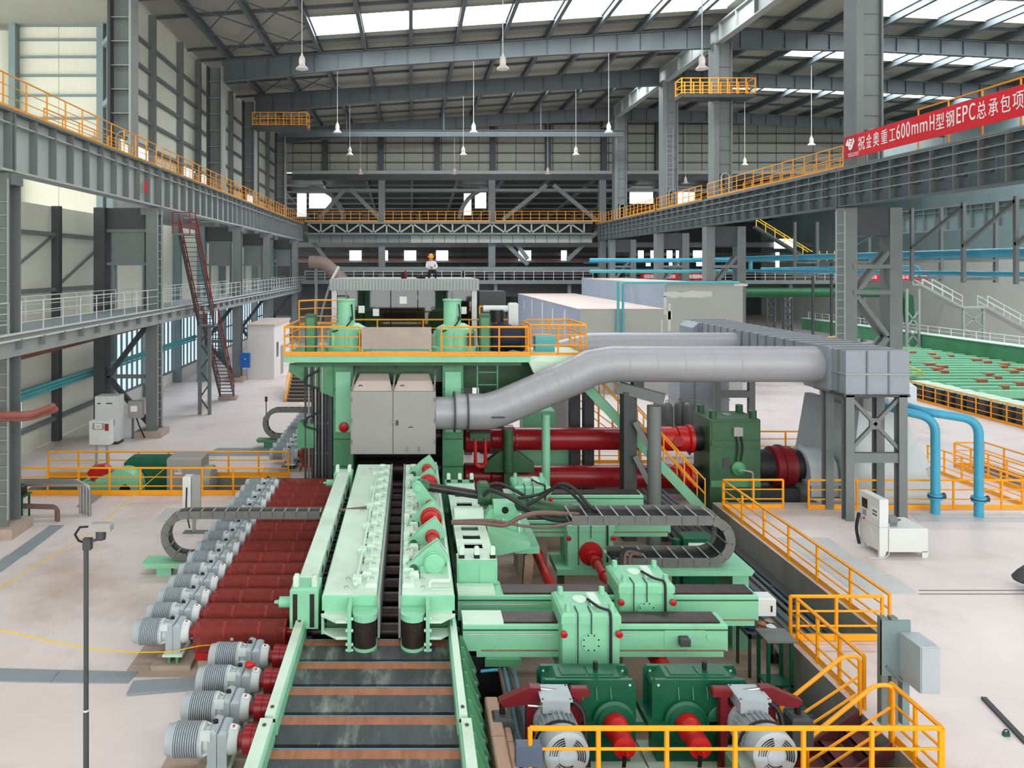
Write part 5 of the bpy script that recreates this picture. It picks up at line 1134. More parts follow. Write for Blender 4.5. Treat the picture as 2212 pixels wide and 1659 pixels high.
def frustum(x0, x1, y0, y1, z0, X0_, X1_, Y0_, Y1_, z1): return MB().add([(x0, y0, z0), (x1, y0, z0), (x1, y1, z0), (x0, y1, z0), (X0_, Y0_, z1), (X1_, Y0_, z1), (X1_, Y1_, z1), (X0_, Y1_, z1)], [(0, 3, 2, 1), (4, 5, 6, 7), (0, 1, 5, 4), (1, 2, 6, 5), (2, 3, 7, 6), (3, 0, 4, 7)])
frustum(17.0, 20.3, 28.6, 33.2, .02, 17.3, 20.0, 29.0, 33.0, 1.6).build('lower_casing', mm, t)
frustum(17.3, 20.0, 29.0, 33.0, 1.6, 17.75, 19.55, 29.4, 32.8, 3.5).build('upper_casing', mm, t)
frustum(17.1, 17.5, 29.2, 33.4, .02, 17.5, 17.8, 29.9, 33.0, 3.6).build('end_shield', 'motor_grey', t)
MB().bbox(18.1, 19.9, 29.2, 32.9, 3.5, 4.75, .3).build('cooler_box', mm, t); MB().cyl((19.9, 30.6, 4.3), (20.4, 30.6, 4.3), .28, n=16).build('fan_stub', mm, t)
MB().box(17.6, 18.6, 28.9, 29.2, 3.6, 4.05).build('pipe_flange', 'cabinet_grey', t)
for x, z, in ((18.6, 3.1), (18.8, 2.6), (19.0, 1.4), (18.6, .9), (19.2, .85)): MB().tube(arc((x, z), .14, 20, 160, 5, y=28.85 + z * .18), .025, 5).build('handle', 'steel_dark', t)
MB().lathe((20.0, 30.6, 1.0), (1, 0, 0), [(0, .9), (.6, .9), (.9, .7), (1.0, .4)], 24).build('end_bearing', mm, t); MB().box(20.2, 21.3, 29.8, 31.4, 0, .5).build('end_foot', mm, t); MB().cyl((20.7, 29.9, .9), (20.7, 29.65, .9), .2, n=14).build('oil_gauge', 'chrome', t)
MB().box(16.9, 20.4, 28.5, 33.3, 0, .03).build('sole_plate', 'steel', t)
for k, (xa, xd, yb) in enumerate(((18.2, 19.5, 27.6), (19.0, 20.85, 27.25))):
    t = thing('cooling_pipe', 'bright blue cooling pipe elbowing from the main motor down to the floor, ' + ('nearer the motor' if k == 0 else 'farther right'), 'pipe', (xd, yb, 0))
    MB().tube(bend([(xa, 29.0, 3.85), (xa + .25, yb + .6, 3.75), (xd, yb, 3.55), (xd, yb, .0)], .55, 7), .155, 14).build('pipe', 'pipe_blue', t)
    MB().cyl((xd, yb, .55), (xd, yb, .63), .24, n=16).build('flange', 'pipe_blue', t); MB().cyl((xd, yb, .66), (xd, yb, .74), .24, n=16).build('flange', 'pipe_blue', t); MB().cyl((xd, yb, .63), (xd, yb, .66), .26, n=16).build('gasket', 'black', t)
    MB().lathe((xd + .2, yb - .05, .68), (1, 0, 0), [(0, .08), (.1, .12), (.14, .05)], 10).build('valve_knob', 'steel_dark', t)

# ---- front reducers with brake motors
def reducer(tag_, x0, x1, xm, xs, flip):
    """x0..x1 reducer body, xm motor axis, xs red shaft cone"""
    y0, y1 = 14.55, 15.15; z0, z1 = -.15, 1.12
    t = thing('gear_reducer', 'dark green gear reducer with a red shaft cone, ' + tag_, 'gearbox', ((x0 + x1) / 2, y0, PZ))
    MB().box(x0 + .06, x1 - .06, y0 + .08, y1 - .08, z0, .95).build('lower_case', 'dark_green', t)
    for ya_, yb_ in ((y0, y0 + .08), (y1 - .08, y1)):
        MB().prism([(x0, .3), (x1, .3), (x1, .98), (x1 - .06, 1.08), (x0 + .06, 1.08), (x0, .98)], 'y', ya_, yb_).build('end_flange', 'dark_green', t)
        for x_ in (x0 + .12, x1 - .12): MB().cyl((x_, ya_ - .008, .98), (x_, ya_, .98), .025, n=8).build('bolt', 'motor_white', t)
    MB().prism([(x0 + .04, .9), (x1 - .04, .9), (x1 - .3, 1.1), (x0 + .3, 1.1)], 'y', y0 + .08, y1 - .08).build('upper_case', 'dark_green', t)
    MB().bbox(x0 + .4, (x0 + x1) / 2 - .02, y0 + .14, y1 - .14, 1.1, 1.12, .01).build('hatch', 'dark_green', t); MB().bbox((x0 + x1) / 2 + .02, x1 - .4, y0 + .14, y1 - .14, 1.1, 1.12, .01).build('hatch', 'dark_green', t)
    MB().cyl(((x0 + x1) / 2 + .2, y0 + .3, 1.14), ((x0 + x1) / 2 + .2, y0 + .3, 1.28), .05, n=10).build('breather', 'black', t)
    MB().box(x0 - .12, x1 + .12, y0 - .1, y1 + .1, .18, .32).build('split_flange', 'dark_green', t)
    for k in range(4): x = x0 + .5 + k * .28; MB().bar((x, y0 - .02, .95), (x + .02, y0 - .02, .7), .018).build('rib', 'mid_green', t)
    zs = .3; MB().box(x0, x1, y0 + .02, y0 + .08, z0, .3).build('lower_front', 'dark_green', t)
    MB().lathe((xs, y0, zs), (0, -1, 0), [(0, .42), (.1, .42), (.12, .36), (.16, .34)], 24).build('bearing_cover', 'dark_green', t)
    MB().lathe((xs + (.0), y0 - .16, zs), (.0, -1, -.05), [(0, .24), (.22, .24), (.26, .21), (.5, .19), (.52, .21), (.66, .21), (.68, .1), (.74, .09), (.75, .03), (.85, .03)], 20).build('shaft_cone', 'red', t)
    xb = xm + (.35 if not flip else -.35); MB().lathe((xb, y0, zs), (0, -1, 0), [(0, .34), (.08, .34), (.1, .3)], 24).build('bearing_cover', 'dark_green', t)
    MB().box(x0 + .1, x1 - .1, y0 + .05, y1 - .05, -.55, z0).build('skirt', 'dark_green', t)
    MB().prism([(x0 - .1, y0 - .25), (x1 + .2, y0 - .25), (x1 + .1, y1 + .1), (x0 - .1, y1 + .1)], 'z', -.62, -.55).build('base_plate', 'pale_green', t)
    for x in (x0 + .3, x1 - .3): MB().box(x - .06, x + .06, y0, y1, PZ, -.62).build('stand', 'concrete', t)
    MB().tube(bend([(xs, y0 - .85, .2), (xs - .05, y0 - .85, -.2), (xs - .1, y0 - .5, -.9), (xs - .1, y0 - .5, PZ)], .2), .035, 6).build('cable', 'black', t)
    # brake
    sx = -1 if flip else 1; a = xm
    b = thing('drum_brake', 'dark red drum brake clamped on the motor shaft, ' + tag_, 'brake', (a, y0 - .2, PZ))
    yb = y0 - .28
    for s_ in (-1, 1):
        MB().box(a + s_ * .46 - .07, a + s_ * .46 + .07, yb - .06, yb + .1, -.7, 1.05).build('jaw_arm', 'brake_red', b)
        MB().prism([(a + s_ * .4, .1), (a + s_ * .3, .35), (a + s_ * .3, .7), (a + s_ * .42, .85)], 'y', yb - .05, yb + .1).build('brake_shoe', 'brake_red', b)
    MB().prism([(a - sx * 1.05, .86), (a - sx * .45, 1.12), (a - sx * .25, 1.12), (a - sx * .25, .85), (a - sx * .5, .8), (a - sx * .95, .74)], 'y', yb - .07, yb + .1).build('lever_bracket', 'brake_red', b)
    MB().bbox(a + sx * .5 - .18, a + sx * .5 + .18, yb - .08, yb + .1, .95, 1.1, .03).build('top_yoke', 'brake_red', b)
    MB().cyl((a - sx * .3, yb, 1.08), (a + sx * .4, yb, 1.0), .025, n=8).build('tie_rod', 'chrome', b); MB().cyl((a - sx * .5, yb - .05, .78), (a + sx * .1, yb - .05, .74), .03, n=8).build('spring_rod', 'chrome', b)
    MB().cyl((a, yb - .05, .42), (a, yb + .2, .42), .4, n=24).build('drum', 'brake_red', b)
    MB().box(a - .6, a + .6, yb - .2, yb + .25, -.78, -.7).build('foot', 'brake_red', b); MB().box(a - .4, a + .4, yb - .1, yb + .2, PZ, -.78).build('pier', 'concrete', b)
    th = thing('brake_thruster', 'dark grey electro-hydraulic thruster box beside the brake, ' + tag_, 'actuator', (a - sx * .98, yb, 0))
    xt = a - sx * .98
    MB().bbox(xt - .2, xt + .2, yb - .2, yb + .15, .05, .6, .05).build('body', 'steel_dark', th); MB().cyl((xt, yb, .6), (xt, yb, .8), .06, n=10).build('rod', 'shaft', th); MB().lathe((xt, yb, .05), (0, 0, -1), [(0, .16), (.15, .14), (.3, .06)], 10).build('boot', 'black', th); MB().box(xt - .05, xt + .05, yb - .05, yb + .05, PZ, -.2).build('stem', 'brake_red', th)
    # motor
    m = thing('drive_motor', 'large pale grey finned electric motor with a slotted fan cover, ' + tag_, 'motor', (a, 13.4, PZ)); zc = .42
    p, q = Vector((a, y0 - .35, zc + .03)), Vector((a + .06, 13.25, zc + .03)); d = (q - p).normalized(); L = (q - p).length
    MB().cyl(p, p + d * (L - .3), .34, n=30).build('stator', 'motor_grey', m)
    up = Vector((0, 0, 1)); sd = Vector((1, 0, 0))
    for k in range(15):
        g = math.radians(-15 + k * 15); e = sd * math.cos(g) + up * math.sin(g); c = p + e * .36
        MB().bar(c + d * .05, c + d * (L - .35), .018, .09, up=e).build('fin', 'motor_grey', m)
    MB().lathe(p, d, [(-.08, .3), (-.05, .4), (.04, .4), (.05, .35)], 28).build('front_flange', 'motor_grey', m)
    cw = MB().lathe(p, d, [(L - .34, .36), (L - .32, .42), (L - .02, .41), (L, .38), (L + .01, .3)], 30).build('fan_cover', 'motor_grey', m)
    e0 = p + d * (L + .012)
    MB().cyl(e0, e0 + d * .01, .16, n=20).build('fan_hub', 'motor_grey', m)
    for rr in (.2, .24, .28, .32):
        for k in range(3):
            A_ = [e0 + d * .008 + sd * (rr * math.cos(math.radians(k * 120 + w))) + up * (rr * math.sin(math.radians(k * 120 + w))) for w in range(-20, 61, 10)]
            MB().tube(A_, .011, 4).build('slot', 'black', cw)
    MB().bbox(a - .26, a + .26, 13.95, 14.4, zc + .36, zc + .6, .02).build('terminal_box', 'motor_grey', m); MB().box(a - .3, a + .3, 13.9, 14.44, zc + .6, zc + .64).build('terminal_lid', 'motor_grey', m)
    for x, y in ((a - .26, 13.94), (a + .26, 13.94), (a - .26, 14.4), (a + .26, 14.4)): MB().cyl((x, y, zc + .64), (x, y, zc + .65), .02, n=6).build('screw', 'steel_dark', m)
    MB().tube(bend([(a + .3, 14.2, zc + .5), (a + .55, 14.1, zc + .35), (a + .55, 13.7, -.2), (a + .5, 13.6, PZ)], .25), .05, 8).build('power_cable', 'black', m)
    MB().tube(arc((a, zc), .47, 20, 170, 10, y=13.55), .025, 6).build('strap_cable', 'black', m)
    MB().box(a - .4, a + .4, 13.45, 14.25, -.1, .0).build('mount_plate', 'pale_green', m); MB().box(a - .45, a - .35, 13.45, 14.25, PZ, -.1).build('mount_leg', 'green', m); MB().box(a + .35, a + .45, 13.45, 14.25, PZ, -.1).build('mount_leg', 'green', m)
reducer('left of the front pair', 2.55, 4.4, 2.72, 3.95, False)
reducer('right of the front pair', 4.72, 6.6, 6.45, 5.35, True)
t = thing('switch_box', 'small blue-grey switch box at the front railing by the left motor', 'box', (2.0, 13.1, PZ)); MB().bbox(1.82, 2.28, 12.95, 13.15, .45, .82, .02).build('box', 'bluegrey', t); MB().box(1.95, 2.05, 13.0, 13.1, PZ, .45).build('post', 'steel', t)
# ================================================================ orange guard railings on the floor
R = dict(m='orange', h=1.1, spacing=1.25, toe=.16, r=.044)
def rl_(label, pts, **k): railing(label, pts, **{**R, **k})
rl_('orange railing in front of the two drive motors', [(2.07, 13.0, 0), (9.27, 13.0, 0)], spacing=1.13)
rl_('orange railing beside the tall grey panel at the bottom right', [(9.31, 13.0, 0), (9.31, 14.4, 0)], spacing=.9)
rl_('orange railing crossing the walkway end beside the concrete wall', [(9.3, 18.2, 0), (11.55, 18.2, 0)], spacing=1.2)
rl_('long orange railing along the right edge of the machine pit', [(11.8, 18.3, 0), (11.8, 28.1, 0)], spacing=1.55)
rl_('short orange railing at the pit corner below the pinion stand', [(11.85, 28.15, 0), (14.1, 28.15, 0)], spacing=1.1)
rl_('orange railing on top of the concrete wall beside the steps', [(9.4, 15.4, 0), (9.4, 18.05, 0)], spacing=.95)
rl_('long orange railing in front of the main motor', [(15.05, 28.1, 0), (24.2, 28.1, 0)], spacing=2.0)
rl_('orange railing behind the main motor coupling', [(14.4, 36.4, 0), (21, 36.4, 0)], spacing=1.4)
for x, y0, y1, e in ((23.4, 28.4, 33.6, 'nearest of the three'), (24.9, 29, 34.0, 'middle of the three'), (26.4, 29.5, 34.2, 'farthest right of the three')):
    rl_('orange railing running away beside the right-hand trench, ' + e, [(x, y0, 0), (x, y1, 0)], spacing=1.1)
rl_('short orange railing closing the far end of the right-hand trench', [(25.0, 34.1, 0), (26.3, 34.1, 0)])
tag(MB().box(24.95, 26.35, 29.5, 34.0, .0, .012).build('trench_grate', 'roller'), 'dark trench grating between the right-hand railings', 'grating')
rl_('orange railing along the near side of the fan trench', [(-15.9, 29.8, 0), (-5.95, 29.8, 0)], spacing=1.22, toe=.2)
rl_('orange railing along the far side of the fan trench', [(-15.9, 32.4, 0), (-5.4, 32.4, 0)], spacing=1.27, toe=.2)
rl_('orange railing along the cooling bed edge on the right', [(34.7, 38.5, 0), (34.7, 55, 0)], spacing=1.2, h=1.25, m='rail_orange')
rl_('orange railing behind the spindles on the rear floor', [(6.0, 34.6, 0), (11.5, 34.6, 0)], spacing=1.0, m='rail_orange')
rl_('orange stair rail behind the spindles beside the dark trestle', [(7.6, 35.4, 2.4), (10.8, 35.0, .0)], spacing=.8, m='rail_orange', toe=0)
# steps into the pit
t = thing('pit_steps', 'dark red steel steps with orange handrails going down into the pit', 'stair', (8.4, 15, PZ))
for k in range(4): MB().box(9.15 - .42 * k - .36, 9.15 - .42 * k, 14.3, 15.25, -.3 - .3 * k, -.26 - .3 * k).build('tread', 'primer_red', t)
for k in range(4): MB().box(9.15 - .42 * k - .36, 9.15 - .42 * k - .33, 14.3, 15.25, -.56 - .3 * k, -.26 - .3 * k).build('riser', 'primer_red', t)
for y in (14.25, 15.3):
    MB().bar((9.3, y, -.05), (7.5, y, PZ), .06, .26).build('stringer', 'primer_red', t)
    MB().tube(bend([(9.25, y, -.05), (9.25, y, 1.15), (8.9, y, 1.15), (7.6, y, .1), (7.6, y, -1.2)], .15), .04, 8).build('handrail', 'orange', t)
    for h in (.72, .38): MB().bar((9.2, y, h), (7.62, y, h - 1.05), .035).build('mid_rail', 'orange', t)
# ---- pipes in the pit along the right wall
for k in range(6):
    x = 8.1 + .17 * k; m = ('conduit', 'pipe_slate', 'pipe_slate', 'conduit', 'pipe_slate', 'conduit')[k]
    tag(MB().tube(bend([(9.2, 17.6 - .17 * k * .9, PZ + .18), (x - .3, 17.6 - .17 * k * .9, PZ + .18), (x, 13.2, PZ + .18)], .3), .05, 6).build('pit_pipe', m), 'pipe bending along the foot of the concrete wall, %s from the left' % ORD[k], 'pipe')
for k in range(9):
    x = 9.7 + .2 * k; m = ('conduit', 'steel', 'pipe_slate')[k % 3]
    tag(MB().tube([(x, 19.0, PZ + .3 + .05 * (k % 3)), (x, 33.8, PZ + .3 + .05 * (k % 3))], .06, 6).build('pit_pipe', m), 'long pipe on the floor of the pit under the railing, %s from the left' % ORD[k], 'pipe')
for k in range(5): tag(MB().box(9.5, 11.6, 19.6 + 2.9 * k, 19.7 + 2.9 * k, PZ, PZ + .24).build('pipe_sleeper', 'steel_dark'), 'low steel sleeper under the pit pipes, %s from the camera' % ORD[k], 'pipe support')
t = thing('cable_tray', 'grey cable tray bolted to the right side of the pit', 'cable tray', (11.5, 19, -.8)); MB().box(11.3, 11.64, 18.7, 28.6, -.8, -.76).build('tray', 'steel_dark', t)
for k in range(7): MB().box(11.25, 11.69, 19 + 1.4 * k, 19.08 + 1.4 * k, -.95, -.8).build('arm', 'steel', t)
t = thing('waste_bin_rack', 'dark steel rack heaped with rags and gloves under the pit railing', 'rack', (9.0, 19.2, PZ))
for x in (8.6, 9.5):
    for y in (18.9, 19.6): MB().box(x, x + .06, y, y + .06, PZ, -.2).build('leg', 'steel_dark', t)
MB().box(8.6, 9.56, 18.9, 19.66, -.3, -.2).build('tray', 'steel_dark', t)
for k, (x, y, m, lb) in enumerate(((8.75, 19.2, 'glove_blue', 'crumpled dark blue glove on the rag rack'), (9.05, 19.15, 'rust', 'crumpled orange rag on the rag rack'), (9.3, 19.3, 'stainless', 'crumpled silver foil on the rag rack'), (9.2, 19.0, 'motor_white', 'crumpled pale rag on the rag rack'))):
    o = MB().lathe((x, y, -.2), (.1, .1, 1), [(0, .1), (.05, .15), (.1, .11), (.16, .14), (.22, .05)], 7).build('rag', m); tag(o, lb, 'rag')
t = thing('tool_bench', 'dark green steel bench below the end of the second beam', 'bench', (8.9, 17.9, PZ))
for x in (8.45, 9.0):
    for y in (17.6, 18.1): MB().box(x, x + .07, y, y + .07, PZ, .3).build('leg', 'dark_green', t)
MB().box(8.4, 9.12, 17.5, 18.15, .3, .34).build('top', 'steel', t); MB().box(8.45, 9.07, 17.6, 18.1, PZ + .5, PZ + .55).build('shelf', 'dark_green', t)
t = thing('oil_cabinet', 'dark green oil cabinet with a white label seen through the carrier loop', 'cabinet', (8.9, 23.3, PZ)); MB().bbox(8.5, 9.5, 23.2, 23.8, PZ, .7, .03).build('body', 'dark_green', t); MB().box(8.65, 9.3, 23.18, 23.2, .15, .55).build('label_plate', 'paper', t); MB().cyl((8.35, 23.4, PZ), (8.35, 23.4, .6), .14, n=12).build('filter_bottle', 'dark_green', t); MB().cyl((8.75, 23.18, .0), (8.75, 23.14, .0), .07, n=10).build('knob', 'steel_light', t)
# brown covers and hoses at the right foot of the apron
t = thing('cover_trunking', 'dusty brown cover trunking along the right foot of the apron', 'trunking', (1.6, 13, PZ))
for k in range(3): MB().bbox(1.46, 1.72, 11.2 + 1.25 * k, 12.42 + 1.25 * k, PZ, .55, .03).build('cover', 'wood', t); MB().bbox(1.74, 1.88, 11.2 + 1.25 * k, 12.42 + 1.25 * k, PZ, .45, .03).build('side_cover', 'wood', t)
for k, (x, m) in enumerate(((2.02, 'hose_brown'), (2.12, 'pipe_slate'), (2.22, 'steel_dark'), (2.32, 'pipe_slate'))): tag(MB().tube(bend([(x, 13.1, -.2), (x, 15.0, -.2), (x - .1, 15.8, .4), (x - .1, 16.2, .4)], .3), .045, 6).build('trunking_pipe', m), 'pipe beside the brown cover trunking, %s from the left' % ORD[k], 'pipe')
t = thing('beam_foot', 'dark foot block below the left end of the front pusher beam', 'support', (1.6, 16.3, PZ)); MB().box(1.25, 2.1, 16.35, 16.85, PZ, .62).build('block', 'black', t); MB().bbox(1.6, 2.4, 16.25, 16.6, .42, .62, .04).build('pad', 'mid_green', t)
t = thing('blue_elbow', 'thin bright blue pipe elbow below the front beam', 'pipe', (1.9, 16, -.5)); MB().tube(bend([(1.5, 16.2, .35), (2.0, 16.2, .4), (2.05, 15.6, -.6), (2.05, 14.0, -.6)], .2), .035, 8).build('pipe', 'pipe_blue', t)

# ================================================================ right floor objects
t = thing('pump_station', 'white pump station with an upright control box and a small motor on its tank', 'machine', (15.5, 23.5, 0)); y0 = 23.4
MB().bbox(15.06, 16.3, y0, y0 + 1.1, .18, .92, .02).build('tank', 'cabinet_white', t)
MB().box(14.77, 15.05, y0, y0 + 1.05, .2, .95).build('lower_box', 'cabinet_white', t); MB().bbox(14.77, 15.05, y0, y0 + 1.05, .96, 1.84, .01).build('control_box', 'cabinet_white', t)
X = 14.77
MB().box(X - .012, X, y0 + .62, y0 + .9, 1.35, 1.65).build('screen', 'screen', t); MB().box(X - .012, X, y0 + .68, y0 + .86, 1.1, 1.28).build('keypad', 'plate', t); MB().lathe((X, y0 + .78, 1.0), (-1, 0, 0), [(0, .03), (.03, .03), (.04, .02)], 8).build('red_button', 'red', t)
nt_ = MB().box(X - .012, X, y0 + .08, y0 + .36, 1.18, 1.5).build('notice', 'paper', t)
for r_ in range(2):
    for k in range(4): MB().box(X - .016, X - .012, y0 + .11 + .06 * k, y0 + .15 + .06 * k, 1.26 + .11 * r_, 1.33 + .11 * r_).build('print_mark', 'ink', nt_)
MB().cyl((X - .02, y0 + .55, .55), (X, y0 + .55, .55), .24, n=24).build('round_hatch', 'cabinet_white', t)
MB().lathe((15.14, y0 + .3, 1.1), (1, .0, 0), [(0, .06), (.06, .15), (.3, .15), (.36, .1), (.38, .05)], 14).build('pump_motor', 'steel', t); MB().box(15.18, 15.46, y0 + .2, y0 + .4, .92, 1.0).build('motor_foot', 'steel', t); MB().cyl((15.5, y0 + .3, 1.1), (15.62, y0 + .3, 1.1), .03, n=8).build('motor_shaft', 'steel_dark', t)
for x_ in (14.77, 16.12): MB().prism([(x_, 0), (x_ + .16, 0), (x_ + .22, .2), (x_, .2)], 'y', y0, y0 + .08).build('foot', 'cabinet_white', t); MB().prism([(x_, 0), (x_ + .16, 0), (x_ + .22, .2), (x_, .2)], 'y', y0 + .95, y0 + 1.03).build('foot', 'cabinet_white', t)
MB().tube(bend([(14.72, y0 + 1.0, 1.1), (14.62, y0 + 1.0, .6), (14.7, y0 + .95, .1)], .2), .05, 7).build('hose', 'black', t); MB().tube(bend([(15.06, y0 - .02, 1.1), (15.06, y0 - .02, .12), (14.9, y0 - .06, .02), (14.4, y0 - .1, .02)], .06), .012, 5).build('cable', 'steel_rail', t)
t = thing('control_post', 'tall grey sheet metal box on a post at the bottom right', 'cabinet', (9.8, 14.3, 0))
MB().bbox(9.78, 10.16, 14.25, 14.85, .98, 1.88, .01).build('box', 'motor_grey', t); MB().box(9.8, 10.14, 14.235, 14.25, 1.0, 1.86).build('door', 'motor_grey', t)
for x_ in (9.42, 9.62): MB().box(x_, x_ + .13, 14.86, 15.0, 0, 2.15).build('upright', 'steel', t)
MB().box(9.42, 10.0, 14.85, 14.9, 1.0, 2.1).build('back_plate', 'steel_teal', t); MB().box(9.84, 9.98, 14.86, 15.0, 0, 1.0).build('upright', 'steel_teal', t); MB().bar((9.5, 14.84, 1.2), (9.8, 14.84, .9), .05).build('strut', 'steel', t)
tag(MB().bar(gnd(2125, 1508, .03), gnd(2218, 1606, .03), .1, .06).build('steel_bar', 'steel_dark'), 'dark steel bar lying on the floor at the right edge', 'bar')
t = thing('lamp_shade', 'dark grey bell-shaped shade cut by the right edge', 'lamp', gnd(2225, 1275)); p = gnd(2225, 1275); MB().lathe(p, (0, 0, 1), [(0, .08), (.03, .08), (.04, .03), (.25, .03), (.26, .4), (.32, .42), (.5, .3), (.7, .12)], 20).build('shade', 'steel_dark', t)
p = gnd(2176, 1592); t = thing('small_padlock', 'tiny green clip lying on the floor near the dark bar', 'clip', p); MB().bbox(p.x - .06, p.x + .06, p.y, p.y + .06, 0, .08, .01).build('block', 'dark_green', t); MB().tube(arc((p.x, .08), .05, 0, 180, 6, y=p.y + .03), .012, 5).build('hoop', 'black', t)
# gas bottles
for k, (x, y) in enumerate(((12.0, 36.1), (12.3, 35.7), (13.05, 36.1), (13.35, 35.7))):
    t = thing('gas_bottle', 'grey gas bottle strapped in the rack behind the pinion stand, %s from the left' % ORD[k], 'bottle', (x, y, 0)); MB().lathe((x, y, .9), (0, 0, 1), [(0, .26), (.03, .28), (1.5, .28), (1.68, .2), (1.76, .08)], 18).build('body', 'bottle_grey', t); MB().tube(arc((x, 2.68), .08, 0, 180, 6, y=y), .02, 5).build('valve_guard', 'steel', t)
t = thing('bottle_rack', 'dark steel rack under the gas bottles', 'rack', (12.7, 35.9, 0)); MB().box(11.6, 13.7, 35.3, 36.4, .75, .9).build('shelf', 'steel_dark', t)
for x in (11.65, 13.55):
    for y in (35.35, 36.25): MB().box(x, x + .1, y, y + .1, 0, .75).build('leg', 'steel_dark', t)
# floor cover plates
def plate(label, pts, m='plate', h=.025):
    P = [gnd(a, b) for a, b in pts]; tag(MB().prism([(p.x, p.y) for p in P], 'z', .002, h).build('cover_plate', m), label, 'floor plate')
plate('grey cover plate along the left trench line, middle length', [(20, 1199), (56, 1199), (138, 1136), (108, 1136)])
plate('grey cover plate along the left trench line, front length', [(-40, 1240), (-4, 1240), (52, 1200), (16, 1200)])
plate('grey cover plate between the trench railing and the slim cabinet', [(165, 1095), (190, 1095), (222, 1071), (198, 1071)])
plate('wide grey cover plate at the lower left, cut by the edge', [(-30, 1472), (110, 1475), (130, 1449), (-20, 1445)])
plate('wide grey cover plate at the lower left, right length', [(112, 1475), (276, 1477), (298, 1453), (132, 1449)])
plate('loose grey plate lying skewed near the apron motors', [(274, 1504), (438, 1490), (455, 1466), (288, 1476)], h=.06)
plate('pale floor plate beside the pump station, front', [(1800, 1245), (1930, 1245), (1985, 1283), (1850, 1283)], 'plate_pale', .014)
plate('pale floor plate beside the pump station, middle', [(1745, 1206), (1850, 1206), (1926, 1243), (1798, 1243)], 'plate_pale', .014)
plate('pale floor plate beside the pump station, rear', [(1680, 1162), (1790, 1162), (1846, 1204), (1742, 1204)], 'plate_pale', .014)
plate('pale floor plate in front of the blue pipes', [(1965, 1108), (2205, 1108), (2240, 1128), (1985, 1128)], 'plate_pale', .01)
plate('square floor hatch behind the left cable carrier', [(330, 1128), (425, 1128), (445, 1098), (360, 1098)], 'plate_pale', .012)
plate('pale sheet lying beyond the fan trench railing', [(440, 985), (590, 985), (585, 968), (470, 968)], 'plate', .012)
for k in range(2): tag(MB().tube([gnd(1985, 1283 - 8 * k, .01), gnd(2260, 1283 - 8 * k, .01)], .008, 4).build('floor_seam', 'steel_dark'), 'thin dark floor seam right of the pale plates, ' + ('nearer' if k == 0 else 'farther'), 'seam')
tag(MB().box(-6.5, -2.62, 16.6, 29.3, .001, .006).build('stained_strip', 'pad'), 'brown stained concrete strip under the long motor row', 'floor strip')
tag(MB().box(-4.6, -2.62, 11.5, 16.55, .001, .006).build('stained_strip', 'pad'), 'brown stained concrete strip under the apron motors', 'floor strip')
# yellow barrier tape
tp = [at(-20, 1355, 15.2), at(100, 1383, 15.8), at(200, 1402, 16.3), at(290, 1409, 16.6), at(370, 1408, 16.8), at(430, 1395, 16.9), at(500, 1390, 17.0)]
tag(MB().tube(tp, .012, 4).build('barrier_tape', 'yellow'), 'thin yellow barrier tape sagging across the left floor to the motors', 'tape')
tag(MB().tube([gnd(-10, 1275, .05), at(190, 1155, 24), at(358, 1010, 29.7)], .012, 4).build('barrier_tape', 'yellow'), 'thin yellow tape stretched from the left edge to the trench railing', 'tape')
# ================================================================ left floor objects
t = thing('camera_pole', 'thin dark pole carrying a surveillance camera at the lower left', 'camera', (-5.28, 12, 0)); X, Y = -5.28, 12.0
MB().cyl((X, Y, 0), (X, Y, 2.0), .045, n=10).build('pole', 'steel_dark', t); MB().cyl((X, Y, 2.03), (X, Y, 4.78), .04, n=10).build('pole', 'steel_dark', t); MB().cyl((X, Y, 2.0), (X, Y, 2.03), .05, n=10).build('collar', 'steel_rail', t)
MB().box(X - .04, X + .09, Y - .05, Y + .05, 4.62, 4.8).build('clamp', 'steel_dark', t); MB().bar((X, Y, 4.72), (X + .24, Y, 4.8), .04).build('arm', 'steel_dark', t)
MB().lathe((X + .24, Y, 4.78), (0, 0, 1), [(0, .07), (.05, .08), (.12, .08), (.16, .05)], 12).build('swivel', 'steel_dark', t); MB().bbox(X + .07, X + .42, Y - .08, Y + .08, 4.93, 5.05, .03).build('housing', 'cabinet_grey', t)
MB().tube([(X + .07, Y, 4.99), (X - .1, Y, 4.98), (X - .18, Y, 4.86), (X - .12, Y, 4.76), (X, Y, 4.72)], .018, 6).build('cable', 'black', t)
t = thing('slim_cabinet', 'narrow pale grey cabinet on a post behind the left carrier loop', 'cabinet', (-7.6, 25.6, 0)); MB().bbox(-7.9, -7.62, 25.5, 25.9, .75, 1.95, .02).build('body', 'cabinet_white', t); MB().box(-7.6, -7.3, 25.55, 25.62, .5, 2.0).build('back_plate', 'cabinet_grey', t); MB().box(-7.6, -7.5, 25.6, 25.7, 0, .8).build('post', 'steel_light', t); MB().box(-7.9, -7.1, 25.5, 25.8, 0, .03).build('foot', 'steel', t); MB().tube(bend([(-7.75, 25.48, 1.6), (-7.78, 25.48, .8), (-7.65, 25.5, .2)], .2), .025, 6).build('cable', 'black', t)
